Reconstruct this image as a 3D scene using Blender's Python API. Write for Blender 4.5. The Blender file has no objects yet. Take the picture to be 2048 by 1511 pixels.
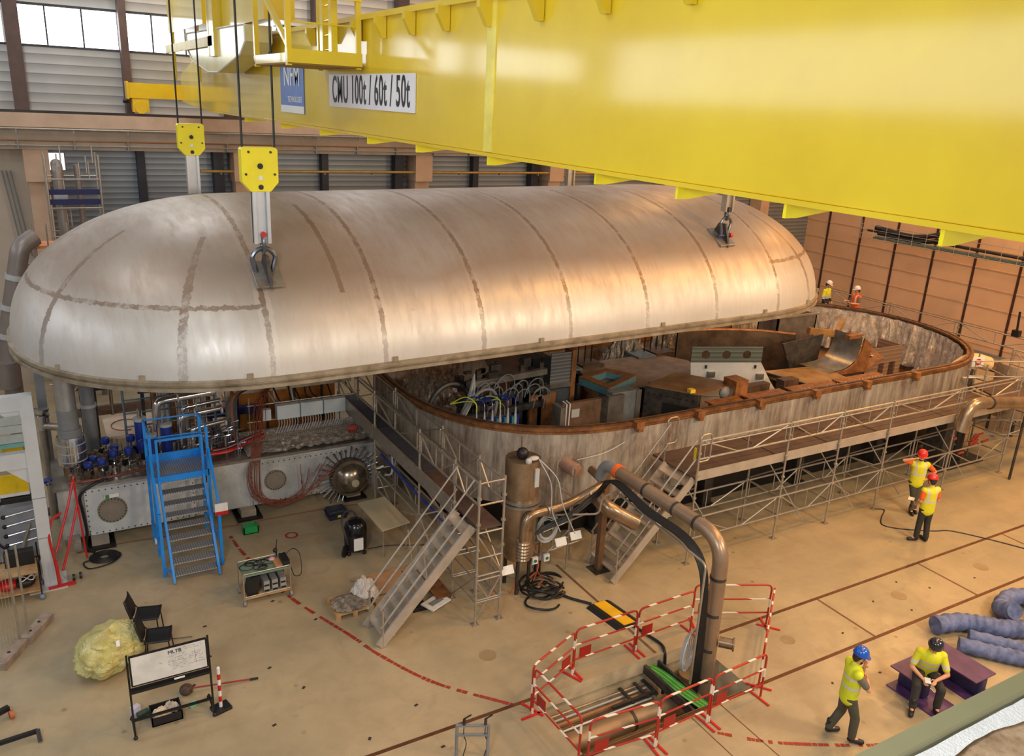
import bpy, bmesh, math, random
from mathutils import Vector, Matrix, Euler, noise as nz
random.seed(7)
PI = math.pi
scn = bpy.context.scene
COL = scn.collection
V = Vector

# ------------------------------------------------------------------ camera (metres; x along the vessel, y across the hall, z up)
cam_pos = V((0, 0, 10))
pitch, yaw, roll = 0.31686405, 1.03678861, 0.05041037
cy, sy, cp, sp = math.cos(yaw), math.sin(yaw), math.cos(pitch), math.sin(pitch)
fwd = V((cy*cp, sy*cp, -sp)); rt = V((sy, -cy, 0)); up = rt.cross(fwd)
cr, sr = math.cos(roll), math.sin(roll)
rt, up = cr*rt + sr*up, -sr*rt + cr*up
cd = bpy.data.cameras.new('camera'); cam = bpy.data.objects.new('camera', cd); COL.objects.link(cam)
m = Matrix((rt, up, -fwd)).transposed().to_4x4(); m.translation = cam_pos
cam.matrix_world = m
cd.sensor_width = 36; cd.lens = 36*1662.35/2048; cd.clip_end = 300
scn.camera = cam

# ------------------------------------------------------------------ materials
def new_mat(name):
    mt = bpy.data.materials.new(name); mt.use_nodes = True
    nt = mt.node_tree; b = nt.nodes['Principled BSDF']
    return mt, nt, b
def link(nt, a, b): nt.links.new(a, b)
def coords(nt, scale=(1,1,1)):
    tc = nt.nodes.new('ShaderNodeTexCoord'); mp = nt.nodes.new('ShaderNodeMapping')
    mp.inputs['Scale'].default_value = scale
    link(nt, tc.outputs['Object'], mp.inputs['Vector'])
    return mp.outputs['Vector']
def noise(nt, scale, detail=4, rough=.6, vec=None, dist=0):
    n = nt.nodes.new('ShaderNodeTexNoise'); n.inputs['Scale'].default_value = scale
    n.inputs['Detail'].default_value = detail; n.inputs['Roughness'].default_value = rough
    n.inputs['Distortion'].default_value = dist
    link(nt, vec if vec is not None else coords(nt), n.inputs['Vector'])
    return n.outputs['Fac']
def ramp(nt, fac, stops):
    r = nt.nodes.new('ShaderNodeValToRGB'); e = r.color_ramp.elements
    while len(e) < len(stops): e.new(.5)
    for i, (p, c) in enumerate(stops):
        e[i].position = p; e[i].color = (*c, 1) if len(c) == 3 else c
    link(nt, fac, r.inputs['Fac']); return r.outputs['Color']
def mix(nt, fac, a, b, mode='MIX'):
    n = nt.nodes.new('ShaderNodeMix'); n.data_type = 'RGBA'; n.blend_type = mode
    for s, v in ((n.inputs['Factor'], fac), (n.inputs['A'], a), (n.inputs['B'], b)):
        if isinstance(v, (int, float)): s.default_value = v
        elif isinstance(v, tuple): s.default_value = (*v, 1) if len(v) == 3 else v
        else: link(nt, v, s)
    return n.outputs['Result']
def math_n(nt, op, a, b=None, c=None):
    n = nt.nodes.new('ShaderNodeMath'); n.operation = op
    for i, v in enumerate((a, b, c)):
        if v is None: continue
        if isinstance(v, (int, float)): n.inputs[i].default_value = v
        else: link(nt, v, n.inputs[i])
    return n.outputs[0]
def sep(nt, vec=None):
    s = nt.nodes.new('ShaderNodeSeparateXYZ')
    link(nt, vec if vec is not None else coords(nt), s.inputs[0]); return s.outputs
def bump(nt, b, fac, st=.2, dist=.02):
    n = nt.nodes.new('ShaderNodeBump'); n.inputs['Strength'].default_value = st; n.inputs['Distance'].default_value = dist
    link(nt, fac, n.inputs['Height']); link(nt, n.outputs[0], b.inputs['Normal'])
def s2l(c):
    return tuple(((x/255)/12.92 if x/255 <= .04045 else ((x/255+.055)/1.055)**2.4) for x in c)
MATS = {}
def M(name, rgb, rough=.5, metal=0, var=.12, scale=3, bmp=0, coat=0):
    """simple procedural paint/metal: base colour (sRGB 0-255) broken up by noise"""
    if name in MATS: return MATS[name]
    mt, nt, b = new_mat(name); c = s2l(rgb)
    f = noise(nt, scale, 5)
    lo = tuple(max(0, x*(1-var*1.6)) for x in c); hi = tuple(min(1, x*(1+var)) for x in c)
    link(nt, ramp(nt, f, [(.3, lo), (.7, hi)]), b.inputs['Base Color'])
    b.inputs['Roughness'].default_value = rough; b.inputs['Metallic'].default_value = metal
    if coat: b.inputs['Coat Weight'].default_value = coat; b.inputs['Coat Roughness'].default_value = .08
    if bmp: bump(nt, b, noise(nt, scale*6, 4), bmp)
    MATS[name] = mt; return mt
def emis(name, rgb, st):
    if name in MATS: return MATS[name]
    mt, nt, b = new_mat(name)
    b.inputs['Base Color'].default_value = (*s2l(rgb), 1); b.inputs['Emission Color'].default_value = (*s2l(rgb), 1)
    b.inputs['Emission Strength'].default_value = st; MATS[name] = mt; return mt

# ------------------------------------------------------------------ mesh builder
class MB:
    def __init__(s): s.v = []; s.f = []; s.sm = []
    def add(s, vs, fs, smooth=False):
        o = len(s.v); s.v += [tuple(x) for x in vs]
        s.f += [tuple(i+o for i in f) for f in fs]; s.sm += [smooth]*len(fs)
        return s
    def box(s, c, d, rz=0, rot=None):
        hx, hy, hz = d[0]/2, d[1]/2, d[2]/2
        R = rot if rot is not None else Matrix.Rotation(rz, 3, 'Z')
        vs = [V(c) + R @ V((x*hx, y*hy, z*hz)) for z in (-1, 1) for y in (-1, 1) for x in (-1, 1)]
        return s.add(vs, [(0,2,3,1),(4,5,7,6),(0,1,5,4),(2,6,7,3),(0,4,6,2),(1,3,7,5)])
    def b2(s, x0, x1, y0, y1, z0, z1):
        return s.box(((x0+x1)/2, (y0+y1)/2, (z0+z1)/2), (abs(x1-x0), abs(y1-y0), abs(z1-z0)))
    def bar(s, p, q, w, h, upv=(0,0,1)):
        p, q = V(p), V(q); d = q-p; L = d.length; d.normalize(); u = V(upv)
        if abs(d.dot(u)) > .98: u = V((0,1,0))
        r = d.cross(u).normalized(); u = r.cross(d)
        return s.box((p+q)/2, (L, w, h), rot=Matrix((d, r, u)).transposed())
    def prism(s, poly, vec):
        """closed 3-D polygon swept along vec"""
        n = len(poly); a = [V(p) for p in poly]; vec = V(vec); b = [p+vec for p in a]
        return s.add(a+b, [tuple(range(n))[::-1], tuple(range(n, 2*n))] + [(i, (i+1) % n, n+(i+1) % n, n+i) for i in range(n)])
    def tube(s, pts, r, seg=8, cap=True, closed=False, rs=None):
        pts = [V(p) for p in pts]; n = len(pts); rings = []; pu = None
        for i, p in enumerate(pts):
            if closed: d = pts[(i+1) % n]-pts[i-1]
            else: d = pts[min(i+1, n-1)]-pts[max(i-1, 0)]
            if d.length < 1e-9: d = V((0,0,1))
            d.normalize()
            if pu is None:
                a = V((0,0,1)) if abs(d.z) < .9 else V((1,0,0)); u = d.cross(a).normalized()
            else:
                u = pu - d*pu.dot(d)
                if u.length < 1e-6: u = d.cross(V((1,0,0)))
                u.normalize()
            pu = u; w = d.cross(u); rr = rs[i] if rs else r
            rings.append([p + rr*(math.cos(t)*u + math.sin(t)*w) for t in (2*PI*k/seg for k in range(seg))])
        vs = [x for g in rings for x in g]; fs = []
        for i in range(n if closed else n-1):
            j = (i+1) % n
            fs += [(i*seg+k, i*seg+(k+1) % seg, j*seg+(k+1) % seg, j*seg+k) for k in range(seg)]
        s.add(vs, fs, seg > 5)
        if cap and not closed:
            s.add(rings[0], [tuple(range(seg))[::-1]]); s.add(rings[-1], [tuple(range(seg))])
        return s
    def cyl(s, p, q, r, seg=16, r2=None): return s.tube([p, q], r, seg, rs=[r, r if r2 is None else r2])
    def lathe(s, c, prof, seg=24, axis=(0,0,1)):
        """prof: [(radius, height)] about axis through c"""
        a = V(axis).normalized(); u = a.cross(V((0,0,1)) if abs(a.z) < .9 else V((1,0,0))).normalized(); w = a.cross(u); c = V(c)
        vs = [c + a*h + max(r, 1e-4)*(math.cos(t)*u+math.sin(t)*w) for r, h in prof for t in (2*PI*k/seg for k in range(seg))]
        fs = [(i*seg+k, i*seg+(k+1) % seg, (i+1)*seg+(k+1) % seg, (i+1)*seg+k) for i in range(len(prof)-1) for k in range(seg)]
        s.add(vs, fs, True)
        if prof[0][0] > 1e-3: s.add(vs[:seg], [tuple(range(seg))[::-1]])
        if prof[-1][0] > 1e-3: s.add(vs[-seg:], [tuple(range(seg))])
        return s
    def ball(s, c, r, seg=12, rings=8, sc=(1,1,1)):
        vs = []; fs = []
        for i in range(rings+1):
            ph = PI*i/rings
            for k in range(seg):
                t = 2*PI*k/seg
                vs.append(V(c)+V((r*sc[0]*math.sin(ph)*math.cos(t), r*sc[1]*math.sin(ph)*math.sin(t), r*sc[2]*math.cos(ph))))
        for i in range(rings):
            for k in range(seg): fs.append((i*seg+k, (i+1)*seg+k, (i+1)*seg+(k+1) % seg, i*seg+(k+1) % seg))
        return s.add(vs, fs, True)
    def disc(s, c, r, n=(0,0,1), seg=20, th=.01):
        a = V(n).normalized(); return s.cyl(V(c), V(c)+a*th, r, seg)
    def build(s, name, mat, parent=None, smooth=None, bevel=0):
        me = bpy.data.meshes.new(name); off = V(parent['o']) if parent is not None and 'o' in parent else V((0,0,0))
        me.from_pydata([tuple(V(p)-off) for p in s.v], [], s.f)
        me.polygons.foreach_set('use_smooth', s.sm if smooth is None else [smooth]*len(s.f))
        bm = bmesh.new(); bm.from_mesh(me); bmesh.ops.remove_doubles(bm, verts=bm.verts, dist=1e-5)
        bmesh.ops.recalc_face_normals(bm, faces=bm.faces); bm.to_mesh(me); bm.free()
        for e in (mat if isinstance(mat, (list, tuple)) else [mat]): me.materials.append(e)
        o = bpy.data.objects.new(name, me); COL.objects.link(o)
        if any(s.sm): me.set_sharp_from_angle(angle=math.radians(40))
        if parent is not None:
            o.parent = parent
            if 'o' in parent: o['o'] = parent['o']
        if bevel:
            md = o.modifiers.new('bevel', 'BEVEL'); md.width = bevel; md.segments = 2; md.limit_method = 'ANGLE'
        return o
def tag(o, label, cat, group=None, kind=None):
    o['label'] = label; o['category'] = cat
    if group: o['group'] = group
    if kind: o['kind'] = kind
    return o
def thing(name, label, cat, loc=(0,0,0), group=None):
    """an Empty at the thing's base; its parts are authored in world coordinates and stored relative to it"""
    o = bpy.data.objects.new(name, None); COL.objects.link(o); o.location = loc; o.empty_display_size = .2
    o['o'] = list(loc); return tag(o, label, cat, group)
def struct(name, mb, mat, **k):
    o = mb.build(name, mat, **k); o['kind'] = 'structure'; return o
def dup(root, loc, rz=0, label=None, sc=None):
    def rec(o, par):
        c = o.copy(); COL.objects.link(c)
        if par is not None: c.parent = par
        for ch in o.children: rec(ch, c)
        return c
    kids = list(root.children)
    r = root.copy(); COL.objects.link(r); r.location = loc; r.rotation_euler = (0, 0, rz)
    if sc: r.scale = sc
    if label: r['label'] = label
    for ch in kids: rec(ch, r)
    return r
def spl(pts, n=8):
    """Catmull-Rom through pts"""
    P = [V(p) for p in pts]; P = [2*P[0]-P[1]] + P + [2*P[-1]-P[-2]]; out = []
    for i in range(1, len(P)-2):
        a, b, c, d = P[i-1:i+3]
        for k in range(n):
            t = k/n; out.append(.5*((2*b) + (c-a)*t + (2*a-5*b+4*c-d)*t*t + (3*b-a-3*c+d)*t**3))
    out.append(P[-2]); return out
def rnd(pts, r, n=5):
    """polyline with rounded corners"""
    P = [V(p) for p in pts]; out = [P[0]]
    for i in range(1, len(P)-1):
        a = (P[i-1]-P[i]); b = (P[i+1]-P[i]); q = min(r, a.length*.49, b.length*.49)
        s = P[i]+a.normalized()*q; e = P[i]+b.normalized()*q
        for k in range(n+1):
            t = k/n; out.append((1-t)**2*s + 2*t*(1-t)*P[i] + t*t*e)
    out.append(P[-1]); return out
def text(s, loc, R, size, mat, parent, name='lettering', sx=1, align='CENTER', ext=.002, bold=0):
    """raised lettering; R = 3x3 with columns right, up, normal"""
    cu = bpy.data.curves.new(name, 'FONT'); cu.body = s; cu.size = size; cu.align_x = align; cu.align_y = 'CENTER'; cu.extrude = ext; cu.offset = bold; cu.space_character = 1+bold*9
    f = bpy.data.objects.new(name, cu); COL.objects.link(f)
    me = bpy.data.meshes.new_from_object(f.evaluated_get(bpy.context.evaluated_depsgraph_get())); bpy.data.objects.remove(f); bpy.data.curves.remove(cu)
    me.name = name; me.materials.clear(); me.materials.append(mat)
    o = bpy.data.objects.new(name, me); COL.objects.link(o); off = V(parent['o'])
    mw = R.to_4x4() @ Matrix.Diagonal((sx, 1, 1, 1)); mw.translation = V(loc)-off; me.transform(mw)
    o.parent = parent
    return o
def basis(r, u): r = V(r).normalized(); u = V(u).normalized(); n = r.cross(u); return Matrix((r, u, n)).transposed()
# ------------------------------------------------------------------ shared materials
def mat_floor():
    mt, nt, b = new_mat('concrete_floor')
    big = noise(nt, .35, 5, .6); mid = noise(nt, 2.2, 6, .65, dist=.6); fine = noise(nt, 30, 3)
    c = ramp(nt, big, [(.3, s2l((148,135,110))), (.5, s2l((167,151,121))), (.7, s2l((181,162,130)))])
    c = mix(nt, ramp(nt, mid, [(.45, (0,0,0)), (.75, (.45,.45,.45))]), c, s2l((142,124,98)))
    v = nt.nodes.new('ShaderNodeTexVoronoi'); v.inputs['Scale'].default_value = 2.1; v.inputs['Randomness'].default_value = 1
    link(nt, coords(nt), v.inputs['Vector'])
    dv = math_n(nt, 'ADD', v.outputs['Distance'], math_n(nt, 'MULTIPLY', fine, .12))
    spot = ramp(nt, dv, [(.1, (1,1,1)), (.19, (0,0,0))])
    gate = ramp(nt, noise(nt, .8, 2), [(.45, (0,0,0)), (.58, (.62,.62,.62))])
    c = mix(nt, mix(nt, 1.0, spot, gate, 'MULTIPLY'), c, s2l((96,78,58)))
    # long faint drag marks
    sx = noise(nt, 1.2, 4, .7, coords(nt, (.25, 3, 1)))
    c = mix(nt, ramp(nt, sx, [(.55, (0,0,0)), (.8, (.3,.3,.3))]), c, s2l((190,170,136)))
    link(nt, c, b.inputs['Base Color'])
    link(nt, ramp(nt, mid, [(.3, (.28,)*3), (.7, (.5,)*3)]), b.inputs['Roughness'])
    bump(nt, b, fine, .05); return mt
def mat_tank():
    mt, nt, b = new_mat('streaked_steel_wall')
    st = noise(nt, 5, 6, .7, coords(nt, (1, 1, .12))); bl = noise(nt, .9, 5, .6); fn = noise(nt, 14, 4, .7, coords(nt, (1, 1, .3)))
    c = ramp(nt, st, [(.28, s2l((104,94,84))), (.45, s2l((156,148,138))), (.62, s2l((188,180,168))), (.75, s2l((210,204,192)))])
    r = ramp(nt, bl, [(.42, (0,0,0)), (.68, (.75,.75,.75))])
    c = mix(nt, mix(nt, 1.0, r, ramp(nt, fn, [(.3, (0,0,0)), (.6, (1,1,1))]), 'MULTIPLY'), c, s2l((104,70,48)))
    z = sep(nt)[2]
    c = mix(nt, ramp(nt, math_n(nt, 'ADD', math_n(nt, 'MULTIPLY', z, .33), math_n(nt, 'MULTIPLY', st, .12)), [(.9, (0,0,0)), (1.0, (.35,.35,.35))]), c, s2l((120,80,56)))
    link(nt, c, b.inputs['Base Color']); b.inputs['Metallic'].default_value = .35
    link(nt, ramp(nt, st, [(.3, (.65,)*3), (.7, (.42,)*3)]), b.inputs['Roughness']); bump(nt, b, st, .12); return mt
def mat_lid():
    mt, nt, b = new_mat('weathered_dome_steel')
    bl = noise(nt, .45, 5, .55); st = noise(nt, 1.6, 6, .7, coords(nt, (2.5, .6, .6))); fn = noise(nt, 9, 5, .7)
    c = ramp(nt, bl, [(.3, s2l((170,160,148))), (.5, s2l((192,185,176))), (.7, s2l((208,204,198)))])
    c = mix(nt, ramp(nt, st, [(.45, (0,0,0)), (.75, (.5,.5,.5))]), c, s2l((150,128,108)))
    x, y, z = sep(nt)
    # meridian weld seams every 2.15 m
    wob = math_n(nt, 'MULTIPLY', math_n(nt, 'SUBTRACT', fn, .5), .12)
    xx = math_n(nt, 'ADD', x, wob)
    fr = math_n(nt, 'ABSOLUTE', math_n(nt, 'SUBTRACT', math_n(nt, 'FRACT', math_n(nt, 'ADD', math_n(nt, 'DIVIDE', xx, 2.15), 50.52)), .5))
    inx = math_n(nt, 'LESS_THAN', math_n(nt, 'ABSOLUTE', math_n(nt, 'SUBTRACT', x, -.1)), 6.6)
    seam = math_n(nt, 'MULTIPLY', math_n(nt, 'LESS_THAN', fr, .022), inx)
    halo = math_n(nt, 'MULTIPLY', math_n(nt, 'LESS_THAN', fr, .06), inx)
    c = mix(nt, math_n(nt, 'MULTIPLY', halo, .25), c, s2l((214,206,194)))
    gap = ramp(nt, noise(nt, 2.5, 4, .8), [(.36, (.1,.1,.1)), (.5, (.85,.85,.85))])
    c = mix(nt, mix(nt, 1.0, (0,0,0), gap, 'ADD') if False else math_n(nt, 'MULTIPLY', seam, gap), c, s2l((108,86,66)))
    # ring seam where the knuckle meets the crown, on the two ends
    endm = math_n(nt, 'GREATER_THAN', math_n(nt, 'ABSOLUTE', math_n(nt, 'SUBTRACT', x, -.1)), 6.4)
    zz = math_n(nt, 'ADD', z, wob)
    ring = math_n(nt, 'LESS_THAN', math_n(nt, 'ABSOLUTE', math_n(nt, 'SUBTRACT', zz, 1.38)), .035)
    # radial seams of the end cap
    ang = nt.nodes.new('ShaderNodeMath'); ang.operation = 'ARCTAN2'
    ax = math_n(nt, 'SUBTRACT', math_n(nt, 'ABSOLUTE', x), 5.9); link(nt, y, ang.inputs[0]); link(nt, ax, ang.inputs[1])
    fa = math_n(nt, 'ABSOLUTE', math_n(nt, 'SUBTRACT', math_n(nt, 'FRACT', math_n(nt, 'ADD', math_n(nt, 'DIVIDE', math_n(nt, 'ADD', ang.outputs[0], math_n(nt, 'MULTIPLY', wob, .3)), .62), 10.3)), .5))
    below = math_n(nt, 'LESS_THAN', z, 2.4)
    rad = math_n(nt, 'MULTIPLY', math_n(nt, 'LESS_THAN', fa, .028), below)
    e = math_n(nt, 'MULTIPLY', endm, math_n(nt, 'MAXIMUM', ring, rad))
    c = mix(nt, math_n(nt, 'MULTIPLY', e, gap), c, s2l((112,90,72)))
    # one darker stripe beside a seam
    sp_ = math_n(nt, 'MULTIPLY', math_n(nt, 'LESS_THAN', math_n(nt, 'ABSOLUTE', math_n(nt, 'SUBTRACT', xx, -5.0)), .05), math_n(nt, 'MULTIPLY', math_n(nt, 'LESS_THAN', y, -1.2), math_n(nt, 'GREATER_THAN', z, 1.5)))
    c = mix(nt, math_n(nt, 'MULTIPLY', sp_, .7), c, s2l((104,88,72)))
    # dark scuffs
    c = mix(nt, ramp(nt, noise(nt, 3.2, 6, .75, dist=1.5), [(.66, (0,0,0)), (.73, (.6,.6,.6))]), c, s2l((112,94,78)))
    # paler towards the skirt, browner towards the crown
    zr = math_n(nt, 'ADD', math_n(nt, 'MULTIPLY', z, .33), math_n(nt, 'MULTIPLY', math_n(nt, 'SUBTRACT', bl, .5), .35))
    c = mix(nt, ramp(nt, zr, [(.2, (.45,.45,.45)), (.42, (0,0,0))]), c, s2l((212,212,210)))
    c = mix(nt, ramp(nt, zr, [(.36, (0,0,0)), (.58, (.7,.7,.7)), (.9, (.5,.5,.5))]), c, s2l((140,116,96)))
    link(nt, c, b.inputs['Base Color']); b.inputs['Metallic'].default_value = .45
    link(nt, ramp(nt, st, [(.3, (.38,)*3), (.7, (.55,)*3)]), b.inputs['Roughness']); bump(nt, b, fn, .05); return mt
def mat_rust(name, a, bb, metal=.3, rough=.5, sc=4):
    if name in MATS: return MATS[name]
    mt, nt, b = new_mat(name); f = noise(nt, sc, 6, .7); g = noise(nt, sc*4, 4)
    c = ramp(nt, f, [(.32, s2l(a)), (.66, s2l(bb))]); c = mix(nt, ramp(nt, g, [(.55, (0,0,0)), (.8, (.4,.4,.4))]), c, tuple(x*.45 for x in s2l(a)))
    link(nt, c, b.inputs['Base Color']); b.inputs['Metallic'].default_value = metal; b.inputs['Roughness'].default_value = rough
    bump(nt, b, g, .1); MATS[name] = mt; return mt
def mat_siding(name, a, bb, period, axis=2):
    mt, nt, b = new_mat(name); z = sep(nt)[axis]
    w = math_n(nt, 'FRACT', math_n(nt, 'DIVIDE', z, period))
    c = ramp(nt, w, [(0, s2l(a)), (.12, tuple(x*.45 for x in s2l(a))), (.2, s2l(bb)), (.75, s2l(a)), (1, tuple(x*.8 for x in s2l(a)))])
    c = mix(nt, ramp(nt, noise(nt, .7, 4), [(.3, (.35,)*3), (.7, (0,0,0))]), c, tuple(x*.6 for x in s2l(a)))
    link(nt, c, b.inputs['Base Color']); b.inputs['Metallic'].default_value = .55; b.inputs['Roughness'].default_value = .42
    bump(nt, b, w, .5, .03); return mt
def mat_panelwall():
    mt, nt, b = new_mat('sandwich_panel_wall'); f = noise(nt, .5, 4)
    link(nt, ramp(nt, f, [(.3, s2l((196,160,132))), (.7, s2l((212,178,150)))]), b.inputs['Base Color'])
    b.inputs['Roughness'].default_value = .45; return mt
def mat_foil():
    mt, nt, b = new_mat('crumpled_foil')
    f = noise(nt, 3.5, 6, .7, coords(nt, (1.6, 1.6, .7)), 1.2)
    link(nt, ramp(nt, f, [(.3, s2l((190,176,158))), (.7, s2l((235,228,218)))]), b.inputs['Base Color'])
    b.inputs['Metallic'].default_value = .75; b.inputs['Roughness'].default_value = .2
    v = nt.nodes.new('ShaderNodeTexVoronoi'); v.inputs['Scale'].default_value = 3; link(nt, coords(nt, (1.8, 1.8, .6)), v.inputs['Vector'])
    h = math_n(nt, 'ADD', f, math_n(nt, 'MULTIPLY', v.outputs['Distance'], .7)); bump(nt, b, h, .9, .12); return mt
def mat_yellow():
    mt, nt, b = new_mat('yellow_crane_paint'); f = noise(nt, .8, 4); g = noise(nt, 12, 3)
    link(nt, ramp(nt, f, [(.3, s2l((216,182,14))), (.7, s2l((228,198,24)))]), b.inputs['Base Color'])
    b.inputs['Roughness'].default_value = .5; b.inputs['Coat Weight'].default_value = 1; b.inputs['Coat Roughness'].default_value = .1; b.inputs['Coat IOR'].default_value = 1.55
    bump(nt, b, g, .03, .01); return mt
def mat_tread():
    mt, nt, b = new_mat('punched_aluminium'); x, y, z = sep(nt)
    fx = math_n(nt, 'FRACT', math_n(nt, 'DIVIDE', x, .05)); fy = math_n(nt, 'FRACT', math_n(nt, 'DIVIDE', y, .035))
    h = math_n(nt, 'MULTIPLY', math_n(nt, 'GREATER_THAN', fx, .16), math_n(nt, 'GREATER_THAN', fy, .16))
    link(nt, mix(nt, h, s2l((70,72,76)), s2l((182,184,188))), b.inputs['Base Color'])
    b.inputs['Metallic'].default_value = .6; b.inputs['Roughness'].default_value = .4; return mt
def mat_redwhite(name='red_white_bands', per=.42, axis=0):
    if name in MATS: return MATS[name]
    mt, nt, b = new_mat(name); s = sep(nt)
    v = s[axis] if axis < 3 else math_n(nt, 'ADD', math_n(nt, 'ADD', s[0], s[1]), math_n(nt, 'MULTIPLY', s[2], 1))
    w = math_n(nt, 'LESS_THAN', math_n(nt, 'FRACT', math_n(nt, 'ADD', math_n(nt, 'DIVIDE', v, per), 20.1)), .5 if axis == 2 else .3)
    link(nt, mix(nt, w, s2l((168,44,32)), s2l((226,214,200))), b.inputs['Base Color']); b.inputs['Roughness'].default_value = .4
    MATS[name] = mt; return mt
def mat_bag():
    mt, nt, b = new_mat('yellow_plastic_film'); f = noise(nt, 4, 5, .7, dist=1)
    link(nt, ramp(nt, f, [(.3, s2l((226,212,116))), (.7, s2l((248,240,180)))]), b.inputs['Base Color'])
    b.inputs['Roughness'].default_value = .12; b.inputs['Subsurface Weight'].default_value = .35; b.inputs['Subsurface Radius'].default_value = (.2,.18,.06)
    b.inputs['Transmission Weight'].default_value = .1; bump(nt, b, math_n(nt, 'ABSOLUTE', math_n(nt, 'SUBTRACT', f, .5)), 1.0, .25); return mt
m_floor = mat_floor(); m_tank = mat_tank(); m_lid = mat_lid(); m_panel = mat_panelwall(); m_foil = mat_foil(); m_yel = mat_yellow(); m_tread = mat_tread()
m_rim = mat_rust('rusty_rim', (92,58,36), (160,110,66), .4, .45)
m_rust = mat_rust('rust_plate', (112,72,44), (176,122,76), .35, .45)
m_steelb = mat_rust('brushed_steel', (120,112,104), (178,172,164), .7, .35, 2)
m_dsteel = mat_rust('dark_steel', (44,42,42), (86,82,78), .5, .5)
m_flange = mat_rust('flange_steel', (122,108,88), (172,160,140), .5, .5, 3)
m_galv = M('galvanised_tube', (176,168,156), .38, .65, .12, 6)
m_alu = M('aluminium_board', (186,176,164), .42, .45, .1, 3)
m_deck = mat_rust('brown_deck_board', (58,44,40), (92,70,60), 0, .6, 2)
m_decks = M('slate_deck_board', (66,66,74), .6, 0, .15)
m_concrete = M('painted_concrete', (190,160,136), .7, 0, .08, 1.5)
m_pale = M('pale_grey_paint', (176,178,178), .5, 0, .08, 2)
m_white = M('white_paint', (226,226,224), .4, 0, .05, 2)
m_black = M('black_rubber', (24,24,26), .5, 0, .2)
m_blackm = M('black_metal', (34,32,34), .4, .3, .2)
m_blue = M('bright_blue_paint', (22,136,226), .35, 0, .08, 3, coat=.3)
m_navy = M('navy_blue_paint', (28,52,140), .35, 0, .12, 3, coat=.3)
m_chrome = M('polished_steel_pipe', (200,200,204), .16, .95, .06, 4)
m_grey = M('mid_grey_paint', (128,130,132), .5, 0, .1)
m_red = M('red_paint', (190,32,30), .4, 0, .1)
m_copper = M('red_brown_cable', (128,66,48), .5, 0, .2, 8)
m_wood = mat_rust('timber', (150,112,72), (196,158,112), 0, .7, 5)
m_mirror = M('dark_dull_bolt', (70,66,62), .4, .7, .2, 10)
m_ink = M('black_ink', (18,18,22), .5, 0, .1)
# ------------------------------------------------------------------ the hall
TX0, TX1, TY0, TY1 = 6.86, 10.6, 8.71, 10.22            # open floor trench
b = MB()
for x0, x1, y0, y1 in ((-14,TX0,-3,33), (TX1,38.2,-3,33), (TX0,TX1,-3,TY0), (TX0,TX1,TY1,33)):
    b.add([(x0,y0,0),(x1,y0,0),(x1,y1,0),(x0,y1,0)], [(0,1,2,3)])
struct('floor', b, m_floor)
b = MB(); zf = -1.5
b.add([(TX0,TY0,0),(TX1,TY0,0),(TX1,TY0,zf),(TX0,TY0,zf)], [(0,1,2,3)])
b.add([(TX0,TY0,0),(TX0,TY1,0),(TX0,TY1,zf),(TX0,TY0,zf)], [(0,1,2,3)])
b.add([(TX1,TY0,0),(TX1,TY1,0),(TX1,TY1,zf),(TX1,TY0,zf)], [(0,1,2,3)])
b.add([(TX0,TY1,0),(TX1,TY1,0),(TX1,TY1,-.3),(TX0,TY1,-.3)], [(0,1,2,3)])      # lip of the cover slab
b.add([(TX0,TY1,-.3),(TX1,TY1,-.3),(TX1,TY1+.35,-.3),(TX0,TY1+.35,-.3)], [(0,1,2,3)])
b.add([(TX0,TY1+.02,-.42),(TX1,TY1+.02,-.42),(TX1,TY1+.02,zf),(TX0,TY1+.02,zf)], [(0,1,2,3)])
b.add([(TX0,TY1+.02,-.42),(TX1,TY1+.02,-.42),(TX1,TY1+.35,-.42),(TX0,TY1+.35,-.42)], [(0,1,2,3)])
b.add([(TX0,TY0,zf),(TX1,TY0,zf),(TX1,TY1+.4,zf),(TX0,TY1+.4,zf)], [(0,1,2,3)])
m_trench = M('trench_concrete', (196,178,146), .85, 0, .22, 2, .1)
struct('trim_1', b, m_trench)
b = MB()
for y in (10.24, 8.69):
    for x0, x1 in ((-12, TX0), (TX1, 38)): b.b2(x0, x1, y-.035, y+.035, -.05, .006)
b.b2(TX0, TX1, 8.62, 8.70, -.05, .006)
struct('trim_2', b, M('floor_rail_steel', (104,66,44), .5, .4, .2))
b = MB()
for x in (14.12, 17.64, 21.1, 24.6, 28.1): b.b2(x-.025, x+.025, 8.73, 10.2, -.02, .004)
b.b2(9.62, 9.68, 10.3, 13.9, -.02, .004); b.b2(9.75, 9.77, 6, 8.6, -.02, .004); b.b2(9.05, 9.07, 6, 8.6, -.02, .004)
struct('trim_3', b, M('floor_joint', (112,78,52), .7, 0, .2))
# painted red guide line, worn through in places
b = MB(); rl = spl([(3.3,18.3,0),(3.41,17.27,0),(3.83,15.28,0),(4.54,13.4,0),(4.84,12.56,0),(5.44,11.39,0),(6.44,10.23,0)], 14) 
rl2 = spl([(9.2,8.1,0),(9.9,7.5,0),(11.04,6.85,0),(11.9,6.45,0)], 14)
rr = random.Random(3)
for path in (rl, rl2):
    for i in range(len(path)-1):
        if rr.random() < .16: continue
        p, q = path[i], path[i+1]; d = (q-p).normalized(); n = V((-d.y, d.x, 0))*(.03+.012*rr.random()); p = p+d*.02*rr.random()
        b.add([p+n+V((0,0,.004)), q+n+V((0,0,.004)), q-n+V((0,0,.004)), p-n+V((0,0,.004))], [(0,1,2,3)])
struct('trim_4', b, M('worn_red_line', (150,48,34), .6, 0, .2, 9))
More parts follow.
